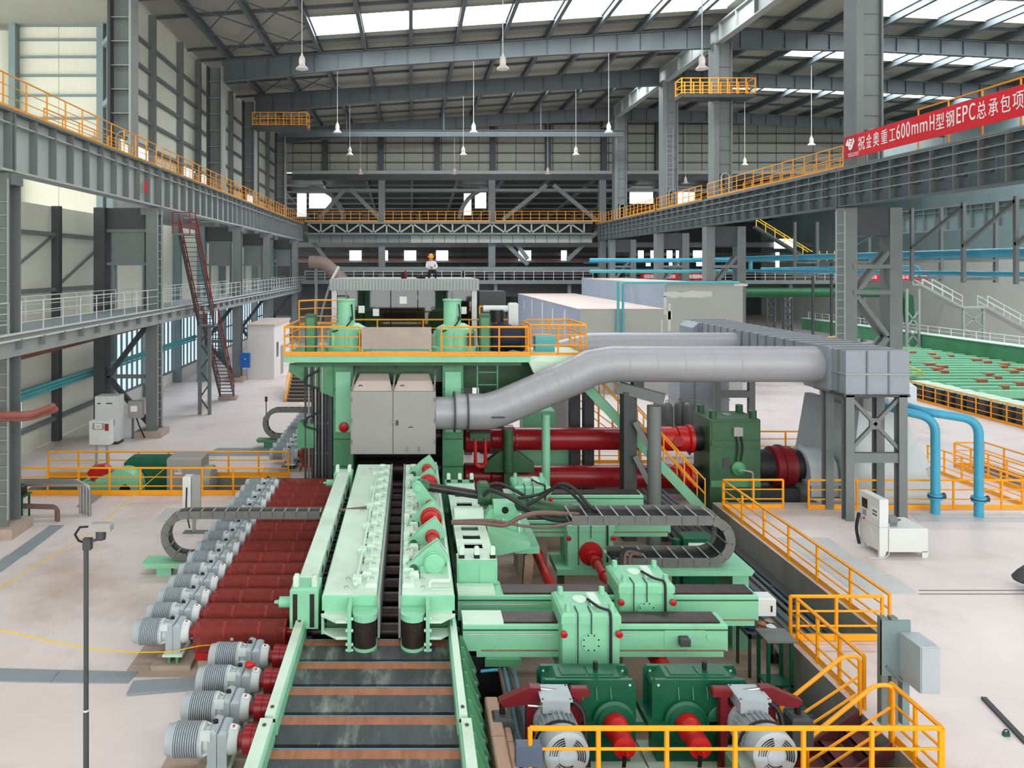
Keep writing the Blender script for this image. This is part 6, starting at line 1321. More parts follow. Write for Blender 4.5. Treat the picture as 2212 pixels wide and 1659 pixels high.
t = thing('control_cabinet', 'tall white control cabinet by the second left column', 'cabinet', (-15.8, 38.5, 0)); MB().bbox(-16.4, -15.2, 38.3, 39.1, .15, 2.5, .02).build('body', 'cabinet_white', t); MB().box(-16.35, -15.25, 38.28, 38.3, .2, 2.45).build('door', 'cabinet_white', t); MB().box(-16.4, -15.2, 38.35, 39.05, 0, .15).build('plinth', 'steel_dark', t); MB().box(-15.8, -15.5, 38.26, 38.28, 2.1, 2.16).build('vent', 'steel_dark', t); MB().box(-16.25, -16.1, 38.26, 38.28, 2.1, 2.16).build('vent', 'steel_dark', t); MB().box(-15.42, -15.38, 38.26, 38.28, 1.0, 1.3).build('handle', 'steel', t)
t = thing('meter_box', 'pale meter box with a display on two posts behind the trench railing', 'box', (-14.4, 34.4, 0)); MB().bbox(-14.95, -13.98, 34.3, 34.7, .95, 2.05, .02).build('body', 'cabinet_white', t); MB().box(-14.8, -14.25, 34.28, 34.3, 1.65, 1.95).build('display', 'steel_light', t); MB().box(-14.68, -14.36, 34.27, 34.28, 1.7, 1.92).build('notice', 'paper', t); MB().box(-14.22, -14.05, 34.28, 34.3, 1.6, 1.92).build('warning_label', 'stair_red', t)
for x in (-14.75, -14.25): MB().box(x, x + .1, 34.45, 34.55, 0, .95).build('post', 'steel_light', t)
for k in range(2): MB().box(-14.64, -14.4, 34.265, 34.27, 1.76 + .07 * k, 1.78 + .07 * k).build('print_line', 'ink', t)
t = thing('junction_box', 'grey junction box with a white label on the second left column', 'box', (-14.7, 39.3, 1)); MB().bbox(-15.1, -14.35, 39.35, 39.75, 1.15, 2.05, .02).build('body', 'cabinet_grey', t); MB().box(-14.95, -14.6, 39.33, 39.35, 1.5, 1.8).build('label_plate', 'paper', t); MB().tube(bend([(-14.7, 39.5, 1.15), (-14.5, 39.4, .7), (-14.2, 39.35, .1)], .3), .04, 6).build('cable', 'black', t); MB().box(-15.0, -14.9, 39.6, 39.7, 0, 1.2).build('post', 'steel', t)
t = thing('pipe_rack', 'bent grey conduits rising from the floor beside the leftmost column', 'conduits', (-13, 27.5, 0))
for k in range(4):
    x = -12.35 + .16 * k; MB().tube(bend([(-14.6, 27.6 - .1 * k, 1.25 - .03 * k), (x, 27.6 - .1 * k, 1.25 - .03 * k), (x, 27.6 - .1 * k, .0)], .25), .055, 7).build('conduit', 'conduit', t)
for k in range(2): MB().tube(bend([(-14.6, 26.9 - .15 * k, .55), (-12.9 + .12 * k, 26.9 - .15 * k, .5), (-12.9 + .12 * k, 26.9 - .15 * k, .0)], .2), .07, 7).build('conduit', 'hose_brown', t)
t = thing('valve_stand', 'dark green steel stand with black valves beside the leftmost column', 'stand', (-14.2, 26.5, 0))
for x in (-14.5, -13.95):
    for y in (26.4, 26.9): MB().box(x, x + .06, y, y + .06, 0, .95).build('leg', 'dark_green', t)
MB().box(-14.55, -13.85, 26.35, 27.0, .95, 1.0).build('top', 'dark_green', t); MB().bbox(-14.5, -13.95, 26.5, 26.85, 1.0, 1.35, .05).build('valve', 'black', t); MB().lathe((-14.3, 26.65, 1.35), (0, 0, 1), [(0, .12), (.1, .1), (.25, .12), (.4, .04)], 10).build('valve_head', 'black', t); MB().bbox(-14.45, -14.0, 26.45, 26.9, .2, .5, .03).build('box', 'pale_green', t)
# fan unit in the trench
t = thing('trench_fan', 'pale green fan housing with a black intake standing in the trench', 'fan', (-12.3, 31, PZ))
poly = [(-11.95 + .72 * math.cos(math.radians(a)), .12 + .72 * math.sin(math.radians(a))) for a in range(0, 106, 15)] + [(-12.7, .6), (-13.0, .45), (-13.0, PZ), (-11.23, PZ)]
MB().prism(poly, 'y', 30.4, 31.2).build('volute', 'green', t); MB().prism([(-12.0, -.75), (-12.0, .1), (-11.92, .22), (-11.78, .27), (-11.64, .22), (-11.56, .1), (-11.56, -.75)], 'y', 30.38, 30.4).build('intake', 'black', t)
MB().box(-13.6, -13.0, 30.45, 31.1, PZ, .35).build('inlet_box', 'green', t); MB().bar((-13.55, 30.42, .3), (-13.05, 30.42, -.6), .06).build('stiffener', 'mid_green', t)
t = thing('red_shutter', 'red hinged cover tilted open on the green fan inlet', 'cover', (-13.1, 30.8, .35)); MB().prism([(-13.4, .7), (-13.2, .95), (-12.7, 1.02), (-12.4, .75), (-12.75, .5), (-13.2, .38)], 'y', 30.5, 30.9).build('cover', 'red', t)
t = thing('trench_motor_cover', 'dark green motor cover in the trench behind the green fan', 'cover', (-11, 31.4, PZ)); MB().bbox(-12.15, -10.2, 31.25, 32.2, PZ, 1.1, .18).build('cover', 'dark_green', t); MB().box(-11.2, -10.3, 31.2, 31.25, -.9, .8).build('door', 'dark_green', t)
t = thing('trench_box', 'pale grey box with a white number sign in the fan trench', 'box', (-9.5, 31, PZ)); MB().bbox(-10.18, -8.75, 30.75, 31.9, PZ, 1.25, .05).build('body', 'cabinet_grey', t); MB().box(-9.85, -9.55, 30.73, 30.75, .58, .88).build('sign', 'paper', t); MB().lathe((-8.75, 31.3, .2), (1, 0, 0), [(0, .62), (.35, .62), (.45, .4)], 20).build('end_bell', 'steel_light', t)
# small signpost on the far floor
p = gnd(575, 903); t = thing('sign_post', 'thin black-headed marker post alone on the pale floor', 'post', p); MB().cyl(p, p + Vector((0, 0, 1.25)), .03, n=8).build('stem', 'steel_dark', t); MB().box(p.x - .07, p.x + .07, p.y - .05, p.y + .05, 1.0, 1.3).build('head', 'black', t); MB().cyl(p, p + Vector((0, 0, .03)), .2, n=12).build('foot', 'steel_dark', t)
# rusty pipes and teal pipes along the left wall
for z, y, e in ((4.5, 24, 'upper'), (4.35, 24.2, 'lower')): tag(MB().tube(bend([(-16.5, y, z - .1), (-12.4 + (z - 4.5), y, z - .1), (-12.1, y + 1.0, z)], .3), .11, 8).build('rusty_pipe', 'pipe_rust'), 'rusty red pipe with a bend at the left edge, ' + e, 'pipe')
for k in range(3): tag(MB().tube([(-17.55, 27 + .5 * k, 3.2 + .16 * k), (-17.55, 60, 3.3 + .16 * k)], .07, 7).build('teal_pipe', 'pipe_teal'), 'thin teal pipe along the lower left wall, %s from below' % ORD[k], 'pipe')
tag(MB().tube([(-17.9, 26, 5.0), (-17.9, 62, 5.4)], .16, 8).build('rusty_pipe', 'pipe_rust'), 'long brown pipe under the left gallery', 'pipe')
t = thing('switch_cupboard', 'bright blue wall box on the third left column', 'box', (-12.9, 58.8, 1.2)); MB().bbox(-13.6, -12.85, 58.6, 58.95, 1.2, 2.35, .02).build('body', 'blue_box', t); MB().box(-13.3, -13.15, 58.95, 59.3, 1.6, 1.8).build('bracket', 'steel', t); MB().cyl((-13.2, 58.6, 1.9), (-13.2, 58.55, 1.9), .05, n=8).build('knob', 'white', t)
t = thing('office_cabin', 'small white cabin beside the left gantry', 'cabin', (-12.6, 63, 0)); MB().box(-13.4, -11.25, 60.4, 68, 0, 4.35).build('walls', 'wall_white', t); MB().box(-13.5, -11.15, 60.3, 68.1, 4.35, 4.5).build('roof', 'roof_dust', t)
MB().box(-11.26, -11.22, 61.5, 62.3, 1.7, 2.9).build('window', 'screen', t); MB().box(-11.26, -11.21, 63.4, 64.6, 0, 2.4).build('door', 'cabinet_grey', t)
# red stair
t = thing('access_stair', 'grey steel stair with red handrails from the left gantry to the floor', 'stair', (-12.8, 46, 0)); xa, xb = -13.25, -12.3
def flight(y0, z0, y1, z1, n):
    for k in range(n): f = (k + .5) / n; y, z = y0 + (y1 - y0) * f, z0 + (z1 - z0) * f; MB().box(xa, xb, y - .13, y + .13, z - .03, z).build('tread', 'steel_dark', t)
    for x in (xa, xb):
        MB().bar((x, y0, z0), (x, y1, z1), .06, .25).build('stringer', 'steel_dark', t)
        MB().bar((x, y0, z0 + 1.0), (x, y1, z1 + 1.0), .06).build('handrail', 'stair_red', t); MB().bar((x, y0, z0 + .5), (x, y1, z1 + .5), .04).build('handrail', 'stair_red', t)
        for k in range(6): f = k / 5; y, z = y0 + (y1 - y0) * f, z0 + (z1 - z0) * f; MB().bar((x, y, z), (x, y, z + 1.0), .045).build('post', 'stair_red', t)
flight(42.2, 11.0, 46.0, 5.6, 20); flight(47.0, 5.5, 51.2, .25, 20)
MB().box(xa, xb, 41.0, 42.2, 10.95, 11.05).build('landing', 'steel', t); MB().box(xa, xb, 46.0, 47.0, 5.45, 5.55).build('landing', 'steel', t); MB().box(xa - .1, xb + .2, 51.0, 51.7, 0, .25).build('base', 'pad', t)
for y in (41.0, 42.1):
    for x in (xa, xb): MB().bar((x, y, 11), (x, y, 12.2), .05).build('post', 'stair_red', t)
for z in (12.2, 11.6): MB().bar((xb, 41, z), (xb, 42.1, z), .05).build('handrail', 'stair_red', t); MB().bar((xa, 41, z), (xb, 41, z), .05).build('handrail', 'stair_red', t)
t = thing('stair_trestle', 'lattice trestle holding the stair landing', 'support', (-12.8, 46.2, 0))
for x in (-13.3, -12.7): MB().box(x, x + .2, 46.0, 46.2, 0, 5.4).build('leg', 'steel', t)
for k in range(6): a, b = (-13.2, -12.6) if k % 2 else (-12.6, -13.2); MB().bar((a, 46.1, .2 + .85 * k), (b, 46.1, 1.05 + .85 * k), .08).build('lacing', 'steel_dark', t)
# ================================================================ background: control booth, plant room, banner, cooling bed
t = thing('control_booth', 'glazed control booth with a grey ribbed fascia behind the mill platform', 'booth', (-.4, 36, 6)); X0, X1, Y0, Y1 = -3.9, 3.15, 36, 41
MB().box(X0 - .1, X1 + .1, Y0 - .15, Y1 + .2, 8.05, 8.6).build('roof', 'steel_light', t)
for k in range(46): x = X0 + (X1 - X0) * k / 45; MB().box(x - .025, x + .025, Y0 - .19, Y0 - .15, 8.05, 8.55).build('fascia_rib', 'motor_grey', t)
for k in range(5):
    xa = X0 + .25 + (X1 - X0 - .5) * k / 5; xb = X0 + .25 + (X1 - X0 - .5) * (k + 1) / 5
    MB().box(xa + .02, xb - .02, Y0, Y0 + .04, 5.95, 8.05).build('pane', 'booth_glass', t)
for x in (X0, X1 - .25): MB().box(x, x + .25, Y0 - .05, Y0 + .2, 5.3, 8.05).build('corner_post', 'motor_white', t)
for x in (X0, X1 - .06): MB().box(x, x + .06, Y0 + .2, Y1, 5.4, 8.05).build('side_wall', 'steel_light', t)
MB().box(X0, X1, Y1, Y1 + .1, 5.4, 8.05).build('back_wall', 'pipe_slate', t); MB().box(X0, X1, Y0, Y1, 5.3, 5.42).build('floor_slab', 'steel', t); MB().box(X0, X1, Y0 - .02, Y0 + .06, 5.4, 5.95).build('sill_wall', 'room_grey', t)
for x in (X0 + .2, X1 - .6):
    for y in (Y0 + .2, Y1 - .6): MB().box(x, x + .4, y, y + .4, 0, 5.3).build('stilt', 'steel', t)
for x, y, z, w in ((-.6, 36.1, 7.4, .35), (.2, 36.3, 7.6, .6), (-2.6, 36.1, 6.95, .3), (-1.9, 36.1, 6.8, .3), (2.4, 36.1, 6.9, .25)): MB().box(x, x + w, y - .13, y - .12, z, z + (.35 if w < .4 else .2)).build('paper_notice', 'paper', t)
t2 = thing('control_desk', 'yellow control desk inside the booth', 'desk', (.7, 37.4, 5.42)); MB().bbox(-.4, 1.9, 37.2, 37.9, 5.42, 7.0, .04).build('body', 'yellow', t2); MB().box(.5, .9, 37.18, 37.2, 6.4, 6.85).build('monitor', 'screen', t2); MB().bbox(-2.9, -1.6, 37.3, 37.9, 5.42, 6.6, .03).build('side_desk', 'yellow', t2)
for k, x in enumerate((-2.2, -.6, 1.0)):
    c = thing('operator_chair', 'black operator chair inside the booth, %s' % ('left', 'middle', 'right')[k], 'chair', (x, 36.7, 5.42)); MB().bbox(x - .28, x + .28, 36.6, 36.75, 6.2, 7.05, .08).build('backrest', 'black', c); MB().bbox(x - .28, x + .28, 36.6, 37.05, 5.85, 5.98, .04).build('seat', 'black', c); MB().cyl((x, 36.85, 5.42), (x, 36.85, 5.85), .05, n=8).build('stem', 'steel_dark', c)
tag(MB().bbox(3.3, 4.6, 36.3, 37.3, 5.3, 8.0, .03).build('booth_annex', 'steel_dark'), 'dark cabinet with white notices right of the control booth', 'cabinet')
tag(MB().box(3.35, 4.5, 36.4, 37.2, 0, 5.3).build('annex_base', 'steel_dark'), 'dark base under the cabinet right of the booth', 'base')
# ---- worker kneeling on the booth roof
def worker(px, zf, Y):
    t = thing('person', 'worker in a white shirt and orange helmet kneeling on the booth roof', 'person', (px, Y, zf))
    J = dict(pelvis=(0, 0, .42), chest=(-.03, -.12, .78), neck=(-.04, -.16, .9), head=(-.05, -.2, 1.0), ls=(-.22, -.12, .8), le=(-.28, -.25, .58), lh=(-.08, -.42, .52), rs=(.16, -.12, .8), re=(.26, -.26, .58), rh=(.02, -.42, .5),
             lk=(-.14, -.38, .3), la=(-.14, -.02, .07), lt=(-.14, -.16, .04), rk=(.18, -.38, .36), ra=(.18, -.28, .07), rt=(.18, -.46, .04))
    R_ = dict(pelvis=.16, chest=.17, neck=.065, head=.06, ls=.085, le=.06, lh=.045, rs=.085, re=.06, rh=.045, lk=.085, la=.055, lt=.045, rk=.085, ra=.055, rt=.045)
    E = [('pelvis', 'chest'), ('chest', 'neck'), ('neck', 'head'), ('chest', 'ls'), ('ls', 'le'), ('le', 'lh'), ('chest', 'rs'), ('rs', 're'), ('re', 'rh'), ('pelvis', 'lk'), ('lk', 'la'), ('la', 'lt'), ('pelvis', 'rk'), ('rk', 'ra'), ('ra', 'rt')]
    nm = list(J); me = bpy.data.meshes.new('body'); me.from_pydata([J[n] for n in nm], [(nm.index(a), nm.index(b)) for a, b in E], [])
    ob = bpy.data.objects.new('body', me); COL.objects.link(ob); ob.parent = t
    sk = ob.modifiers.new('skin', 'SKIN')
    for i, n in enumerate(nm): me.skin_vertices[0].data[i].radius = (R_[n], R_[n]); me.skin_vertices[0].data[i].use_root = (n == 'pelvis')
    sk.use_smooth_shade = True; ob.modifiers.new('sub', 'SUBSURF').levels = 1
    m = bpy.data.materials.new('work_clothes'); m.use_nodes = True; nt = m.node_tree; b = nt.nodes['Principled BSDF']; b.inputs['Roughness'].default_value = .9
    tc = nt.nodes.new('ShaderNodeTexCoord'); sp_ = nt.nodes.new('ShaderNodeSeparateXYZ'); cr = nt.nodes.new('ShaderNodeValToRGB'); cr.color_ramp.interpolation = 'CONSTANT'
    cr.color_ramp.elements[0].color = lin((34, 34, 42)); e = cr.color_ramp.elements.new(.46); e.color = lin((214, 212, 212)); cr.color_ramp.elements[-1].position = .92; cr.color_ramp.elements[-1].color = lin((196, 148, 120))
    nt.links.new(tc.outputs['Object'], sp_.inputs[0]); nt.links.new(sp_.outputs[2], cr.inputs[0]); nt.links.new(cr.outputs[0], b.inputs['Base Color']); me.materials.append(m)
    def loc(o): o.parent = t; return o
    MB().lathe((-.05, -.22, .9), (0, -.1, 1), [(0, .04), (.03, .075), (.1, .095), (.18, .1), (.24, .085), (.28, .03)], 14).build('face', 'skin', t, True)
    MB().lathe((-.05, -.22, 1.07), (0, -.15, 1), [(0, .16), (.02, .165), (.03, .13), (.1, .125), (.16, .09), (.19, .02)], 16).build('helmet', 'helmet', t, True)
    MB().cyl((-.05, -.325, 1.02), (-.05, -.34, 1.0), .018, n=6).build('nose', 'skin', t, True)
    for s_ in (-1, 1): MB().cyl((-.05 + s_ * .035, -.312, 1.05), (-.05 + s_ * .035, -.318, 1.05), .012, n=6).build('eye', 'black', t, True)
    for hx in (-.08, .02):
        MB().bbox(hx - .04, hx + .04, -.5, -.42, .48, .53, .015).build('palm', 'skin', t, True)
        for k in range(4): MB().tube([(hx - .03 + .02 * k, -.5, .51), (hx - .03 + .02 * k, -.545, .5), (hx - .03 + .02 * k, -.55, .47)], .009, 5).build('finger', 'skin', t, True)
        MB().tube([(hx + .04, -.46, .5), (hx + .06, -.5, .48)], .01, 5).build('thumb', 'skin', t, True)
worker(1.0, 8.6, 37.4)
t = thing('tool_bag', 'heap of black tools and hose beside the kneeling worker', 'tools', (.5, 37.2, 8.6)); MB().lathe((.45, 37.1, 8.6), (.1, 0, 1), [(0, .2), (.08, .22), (.16, .12), (.2, .03)], 9).build('bag', 'cloth_dark', t); MB().tube([(.2, 37.0, 8.63), (.5, 36.9, 8.75), (.85, 36.95, 8.8)], .025, 6).build('hose', 'black', t)
t = thing('hand_truck', 'small red and black machine on the booth roof left of the worker', 'machine', (-.5, 37.2, 8.6)); MB().bbox(-.55, -.4, 37.1, 37.3, 8.6, 8.95, .04).build('body', 'cloth_dark', t); MB().lathe((-.33, 37.2, 8.6), (0, 0, 1), [(0, .06), (.1, .1), (.3, .09), (.4, .04)], 10).build('tank', 'brake_red', t)
tag(MB().bar((-4.0, 36.6, 8.5), (-3.6, 36.4, 9.2), .06, .12).build('leaning_post', 'motor_white'), 'short white post leaning at the left end of the booth roof', 'post')
tag(MB().tube([(-4.6, 35.6, 5.7), (-4.3, 35.8, 7.2), (-4.0, 36.0, 8.3)], .06, 6).build('riser_pipe', 'conduit'), 'thin grey pipe rising along the left side of the booth', 'pipe')

# ---- plant room
Y0 = 53.5; sc = F / Y0
t = thing('plant_room', 'big grey rendered plant room with a pinkish roof behind the ducts', 'building', (18, Y0, 0))
MB().box(12.1, 18.4, Y0, 84, 0, 6.1).build('lower_block', 'room_grey', t); MB().box(12.0, 18.4, Y0 - .06, 84, 6.1, 6.16).build('lower_roof', 'roof_dust', t); MB().box(12.02, 12.1, Y0, 84, 0, 6.1).build('blue_side', 'room_blue', t)
MB().box(18.4, 23.2, Y0, 80, 0, 7.9).build('upper_block', 'room_grey', t); MB().box(18.35, 23.25, Y0 - .06, 80, 7.9, 7.97).build('upper_roof', 'roof_dust', t); MB().box(18.32, 18.4, Y0, 80, 6.16, 7.9).build('blue_side', 'room_blue', t)
MB().box(23.2, 23.9, Y0, 57.5, 0, 7.9).build('porch', 'room_grey', t); MB().box(23.2, 24.2, Y0 - .1, 57.6, 7.8, 7.95).build('porch_roof', 'wall_white', t)
rnd = random.Random(3)
def patch(px0, px1, py0, py1, nm='putty_patch'):
    a, b = at(px0, py1, Y0), at(px1, py0, Y0); n = 9; up = []; dn = []
    for k in range(n + 1): x = a.x + (b.x - a.x) * k / n; up.append((x, b.z + rnd.uniform(-.08, .08))); dn.append((x, a.z + rnd.uniform(-.08, .08)))
    MB().prism(dn + up[::-1], 'y', Y0 - .012, Y0).build(nm, 'putty', t)
patch(1434, 1538, 630, 642); 
for (x0, x1, y0, y1) in ((1434, 1440, 640, 680), (1443, 1449, 656, 715), (1428, 1431, 690, 720), (1440, 1452, 672, 690)):
    a, b = at(x0, y1, Y0), at(x1, y0, Y0); MB().box(a.x, b.x, Y0 - .012, Y0, a.z, b.z).build('putty_patch', 'putty', t)
for k, (y, z0, z1) in enumerate(((58, 3.6, 5.8), (63, 4.0, 5.6), (68, 2, 5.9), (74, 4.2, 5.9), (79, 4.6, 5.5))): MB().prism([(y, z1), (y + .4, z1 + .05), (y + .5, z1 - .4), (y + .3, z0), (y + .1, z0)], 'x', 12.0, 12.02).build('putty_patch', 'putty', t)
tag(MB().tube([(14.8, Y0 - .3, 0), (14.8, Y0 - .3, 8.1), (14.8, Y0 - .3, 8.12)], .1, 8).build('teal_riser', 'pipe_teal'), 'teal riser pipe in front of the plant room, left of the pair', 'pipe')
tag(MB().tube(bend([(15.15, Y0 - .3, 0), (15.15, Y0 - .3, 8.05), (23.5, Y0 - .3, 8.05)], .15), .09, 8).build('teal_riser', 'pipe_teal'), 'teal riser pipe that turns along the plant room eaves', 'pipe')

# ---- banners
FONT = None
def text(s_, size, m, parent, mtx, ext=.01, name='lettering', sx=1.0):
    cu = bpy.data.curves.new(name, 'FONT'); cu.body = s_; cu.size = size; cu.extrude = ext; cu.align_x = 'LEFT'; cu.space_character = 1.02
    tmp = bpy.data.objects.new('tmp', cu); COL.objects.link(tmp); bpy.context.view_layer.update()
    me = bpy.data.meshes.new_from_object(tmp.evaluated_get(bpy.context.evaluated_depsgraph_get())); bpy.data.objects.remove(tmp)
    me.materials.clear(); me.materials.append(MATS[m]); ob = bpy.data.objects.new(name, me); COL.objects.link(ob); ob.parent = parent; ob.matrix_basis = mtx
    return ob
t = thing('banner', 'long red banner with white Chinese lettering on the right gantry', 'banner', (XR - .06, 40, 14.9)); BX = XR - .08
MB().box(BX, BX + .03, 20, 39.9, 14.95, 16.15).build('cloth', 'banner', t); MB().box(BX - .004, BX, 38.78, 39.85, 14.98, 16.12).build('logo_field', 'banner_dark', t)
rot = Matrix(((0, 0, -1), (-1, 0, 0), (0, 1, 0))).to_4x4()       # text runs towards the camera, faces the hall
def btext(s_, size, y, z, nm='lettering', scale=1.0):
    m = Matrix.Translation((BX - .012 - t['_o'][0], y - t['_o'][1], z - t['_o'][2])) @ rot @ Matrix.Diagonal((scale, 1, 1, 1)); return text(s_, size, 'white', t, m, .006, nm)
def fit(ch, px0, px1, z, h):
    ya, yb = BXR * F / (px0 - VX), BXR * F / (px1 - VX); o = btext(ch, h, ya, z)
    w = max(v.co.x for v in o.data.vertices) - min(v.co.x for v in o.data.vertices); x0 = min(v.co.x for v in o.data.vertices); k_ = (ya - yb) / w
    for v in o.data.vertices: v.co.x = (v.co.x - x0) * k_
BXR = XR - .08
for ch, a_, b_ in (('祝', 1854, 1868.5), ('金', 1872, 1883), ('奥', 1886.5, 1899.5), ('重', 1904, 1917.5), ('工', 1921.5, 1934.5), ('6', 1937, 1945), ('0', 1947.5, 1955.5), ('0', 1958, 1966), ('m', 1970, 1984), ('m', 1988, 2004), ('H', 2009, 2019),
                   ('型', 2022.5, 2040), ('钢', 2044, 2061.5), ('E', 2067, 2076), ('P', 2080, 2091), ('C', 2094, 2107), ('总', 2111, 2131), ('承', 2136, 2156.5), ('包', 2162, 2183.5), ('项', 2188, 2212)):
    fit(ch, a_, b_, 15.3 if ch not in 'mm' else 15.33, .78 if ord(ch) > 255 else 1.0)
lg = [(-.55, .1), (-.35, .42), (-.1, .5), (.2, .42), (.5, .45), (.62, .2), (.45, -.05), (.3, -.3), (.05, -.42), (-.15, -.3), (-.2, -.05), (-.5, .0)]
MB().prism([(39.36 - a * .66, 15.66 + b * .7) for a, b in lg], 'x', BX - .012, BX - .004).build('emblem', 'white', t)
for k, (a, b, w, h) in enumerate(((-.2, .2, .1, .3), (.1, .18, .2, .08), (.1, .02, .2, .08), (.35, .15, .08, .25), (0, -.2, .1, .1))): MB().box(BX - .016, BX - .012, 39.36 - (a + w) * .62, 39.36 - a * .62, 15.66 + b * .75, 15.66 + (b + h) * .75).build('emblem_cut', 'banner_dark', t)
rg = random.Random(11)
def marks(parent, n, place, nm='small_lettering'):
    # rows of blurred small characters: a few strokes each, as far as the photograph shows them
    for k in range(n):
        b_ = MB()
        for j in range(3): place(b_, k, .12 + .3 * j, 0 if j != 1 else rg.choice((0, .2)), .8, .14)
        for j in range(rg.choice((1, 2, 2))): place(b_, k, 0, rg.uniform(.05, .65), .14, 1.0, True)
        b_.build(nm, 'white', parent)
def pl_b(b_, k, z, u, w, h, vert=False):
    y = 39.5 - (k % 7) * .14; z0 = 15.02 + .11 * (k // 7)
    if vert: b_.box(BX - .012, BX - .004, y - .11 * (u + w), y - .11 * u, z0, z0 + .09)
    else: b_.box(BX - .012, BX - .004, y - .11 * (u + w), y - .11 * u, z0 + .09 * z, z0 + .09 * (z + h))
marks(t, 14, pl_b)
def far_banner(label, px0, px1, py0, py1, m, spots):
    t = thing('banner', label, 'banner', (at(px0, 600, 89.9).x, 89.9, 7.6)); a, b = at(px0, py1, 89.9), at(px1, py0, 89.9); MB().box(a.x, b.x, 89.93, 89.97, a.z, b.z).build('cloth', m, t); h_ = (b.z - a.z) * .62; zb_ = a.z + (b.z - a.z) * .18
    def pl(b_, k, z, u, w, h, vert=False):
        x = at(spots[k], 600, 89.9).x
        if vert: b_.box(x + h_ * u, x + h_ * (u + w), 89.915, 89.93, zb_, zb_ + h_)
        else: b_.box(x + h_ * u, x + h_ * (u + w), 89.915, 89.93, zb_ + h_ * z, zb_ + h_ * (z + h))
    marks(t, len(spots), pl, 'lettering')
far_banner('red banner with white lettering on the far gallery, left of the lattice column', 1384, 1546, 590, 604, 'banner_dark', [1391, 1398, 1405, 1412, 1432, 1440, 1446, 1452, 1487, 1494, 1501, 1508, 1515, 1536])
far_banner('red banner with white lettering on the far gallery, right of the lattice column', 1840, 2005, 592, 605, 'banner', [1846, 1858, 1880, 1888, 1938, 1948, 1957, 1966, 1975, 1985, 1994])
# number on the trench box
tb_ = [o for o in COL.objects if o.name == 'trench_box'][0]
text('803', .2, 'ink', tb_, Matrix.Translation((-9.84 - tb_['_o'][0], 30.727 - tb_['_o'][1], .66 - tb_['_o'][2])) @ Matrix.Rotation(math.pi / 2, 4, 'X'), .002, 'number')

# ---- right-hand hall: cooling bed, green pipe, stairs
t = thing('green_main', 'long dark green main pipe under the far gallery on the right', 'pipe', (40, 86, 6)); MB().tube([(29, 86, 6.2), (56, 86, 6.2), (57.5, 86, 5.6), (57.8, 86, 2.5)], .55, 16).build('pipe', 'pipe_green', t)
for x in (30, 36.5, 43): MB().box(x, x + .35, 85.8, 86.2, 0, 5.65).build('stand', 'steel', t)
t = thing('green_girder', 'long pale green beam with a thin railing crossing the right-hand hall', 'beam', (50.5, 78, 1)); MB().box(50.5, 51.6, 50, 96, 1.1, 2.5).build('beam', 'mid_green', t); MB().box(50.4, 51.7, 50, 96, 2.5, 2.58).build('top_flange', 'pale_green', t)
for y in (56, 66, 76, 88): MB().lathe((51, y, 0), (0, 0, 1), [(0, .4), (.7, .4), (1.1, .9)], 12).build('pedestal', 'green', t)
railing('thin pale railing on top of the long green beam', [(51.4, 50, 2.58), (51.4, 96, 2.58)], 'steel_rail', .7, 1.6, (1.0, .5), toe=0, r=.04)
for k in range(19):
    y = 47.5 + 1.42 * k; t = thing('cooling_bed_bar', 'pale green cross bar of the cooling bed, %s from the camera' % ORD[k], 'beam', (43, y, 0), 'cooling bed bars')
    MB().box(36.4, 50.3, y, y + .32, .75, 1.25).build('bar', 'green', t)
    for j in range(2): x = 37.5 + rnd.uniform(0, 5) + 6 * j; MB().bbox(x, x + rnd.uniform(.4, .8), y - .06, y + .38, 1.0, 1.36, .05).build('rusty_shoe', 'rust', t)
    for x in (37.5, 43.5, 49): MB().box(x, x + .5, y + .02, y + .3, 0, .75).build('leg', 'mid_green', t)
for k in range(15):
    y = 38.6 + .95 * k; t = thing('cooling_bed_roller', 'roller drive unit behind the cooling bed railing, %s from the camera' % (ORD[k] if k < 20 else 'twenty-%s' % ORD[k - 20]), 'roller', (35.6, y, 0), 'roller drive units')
    MB().box(35.0, 35.5, y, y + .55, 0, .95).build('drive', 'steel_dark', t); MB().bbox(35.1, 36.6, y - .1, y + .62, 1.0, 1.14, .03).build('cover', 'pale_green', t); MB().box(35.5, 36.5, y + .05, y + .5, 0, 1.0).build('frame', 'moss_green', t)
railing('yellow stair rail going down to the cooling bed', [(31.4, 58, 2.6), (33.4, 58, 2.6), (37.5, 54.5, .4)], 'yellow', 1.1, 1.2, toe=.1, r=.045)
t = thing('bed_platform', 'small grey platform above the cooling bed stairs', 'platform', (32.5, 58, 0)); MB().box(31.2, 33.6, 57.9, 60, 2.45, 2.58).build('deck', 'steel', t); MB().bar((33.6, 58.4, 2.4), (37.6, 54.9, .1), .9, .12).build('ramp', 'steel', t)
for x in (31.3, 33.3): MB().box(x, x + .2, 58.2, 58.4, 0, 2.45).build('leg', 'steel', t)
for px, nm in ((1655, 'left'), (1692, 'right')):
    p = gnd(px, 705); t = thing('braced_tower', 'slim braced steel tower by the far green machinery, ' + nm, 'support', (p.x, 86, 0)); x = (px - VX) * 84 / F
    for o in (0, .9): MB().box(x + o, x + o + .18, 83.9, 84.1, 0, 5.6).build('leg', 'steel_dark', t)
    for k in range(4): MB().bar((x + .1, 84, 1.4 * k), (x + 1.0, 84, 1.4 * (k + 1)), .1).build('brace', 'steel_dark', t); MB().bar((x + 1.0, 84, 1.4 * k), (x + .1, 84, 1.4 * (k + 1)), .1).build('brace', 'steel_dark', t)
t = thing('access_stair', 'pale steel stair with white rails on braced towers at the right edge', 'stair', (56, 74, 0)); A_, B_, C_, D_ = Vector((50.5, 74, 7.4)), Vector((54.5, 74, 5.2)), Vector((57.0, 74, 5.2)), Vector((63.5, 74, 1.6))
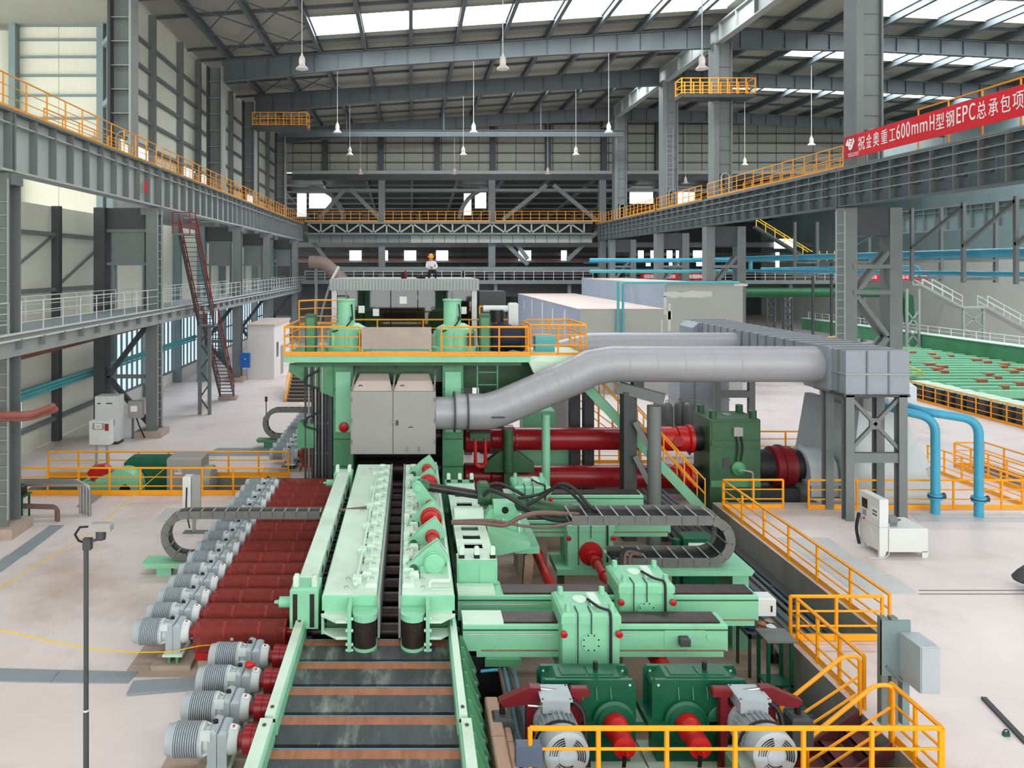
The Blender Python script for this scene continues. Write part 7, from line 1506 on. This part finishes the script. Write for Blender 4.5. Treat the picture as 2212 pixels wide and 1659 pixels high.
for p, q in ((A_, B_), (C_, D_)):
    MB().bar(p, q, 1.3, .25).build('flight', 'steel_light', t)
    for o in (-.65, .65):
        for h in (.55, 1.1): MB().bar(p + Vector((0, o, h)), q + Vector((0, o, h)), .07).build('handrail', 'steel_rail', t)
        for k in range(5): r_ = p.lerp(q, k / 4) + Vector((0, o, 0)); MB().bar(r_, r_ + Vector((0, 0, 1.1)), .05).build('post', 'steel_rail', t)
MB().box(B_.x, C_.x, 73.3, 74.7, 5.05, 5.2).build('landing', 'steel_light', t)
for x0, zt in ((54.6, 5.05), (56.6, 5.05), (49.0, 7.0), (50.2, 7.0)): MB().box(x0, x0 + .2, 73.4, 73.6, 0, zt).build('leg', 'steel_light', t)
for k in range(3):
    for xa, xb in ((54.7, 56.7), (49.1, 50.3)): MB().bar((xa, 73.5, 1.6 * k), (xb, 73.5, 1.6 * (k + 1)), .12).build('brace', 'steel_light', t); MB().bar((xb, 73.5, 1.6 * k), (xa, 73.5, 1.6 * (k + 1)), .12).build('brace', 'steel_light', t)
t = thing('yellow_stair', 'far yellow stair behind the right gantry columns', 'stair', (38, 80, 9)); MB().bar((37.0, 80, 13.5), (43, 80, 9.8), .8, .25).build('flight', 'steel_dark', t)
for o in (-.4, .4): MB().bar((37, 80 + o, 14.5), (43, 80 + o, 10.8), .08).build('handrail', 'yellow', t)
for k in range(7): MB().bar((37 + k, 79.6, 13.5 - .617 * k), (37 + k, 79.6, 14.5 - .617 * k), .07).build('post', 'yellow', t)
MB().box(43, 45.5, 79.5, 80.5, 9.6, 9.8).build('landing', 'steel_dark', t)
for x_ in (43.2, 45.2): MB().box(x_, x_ + .2, 79.9, 80.1, 0, 9.6).build('leg', 'steel_dark', t)
for k in range(4): MB().bar((43 + .8 * k, 79.6, 9.8), (43 + .8 * k, 79.6, 10.9), .07).build('post', 'yellow', t)
tag(MB().box(35, 51.5, 46, 76, .002, .01).build('bed_pan', 'moss_green'), 'dark green pan on the floor under the cooling bed', 'pan')
for o in list(COL.objects):
    if '_o' in o: del o['_o']
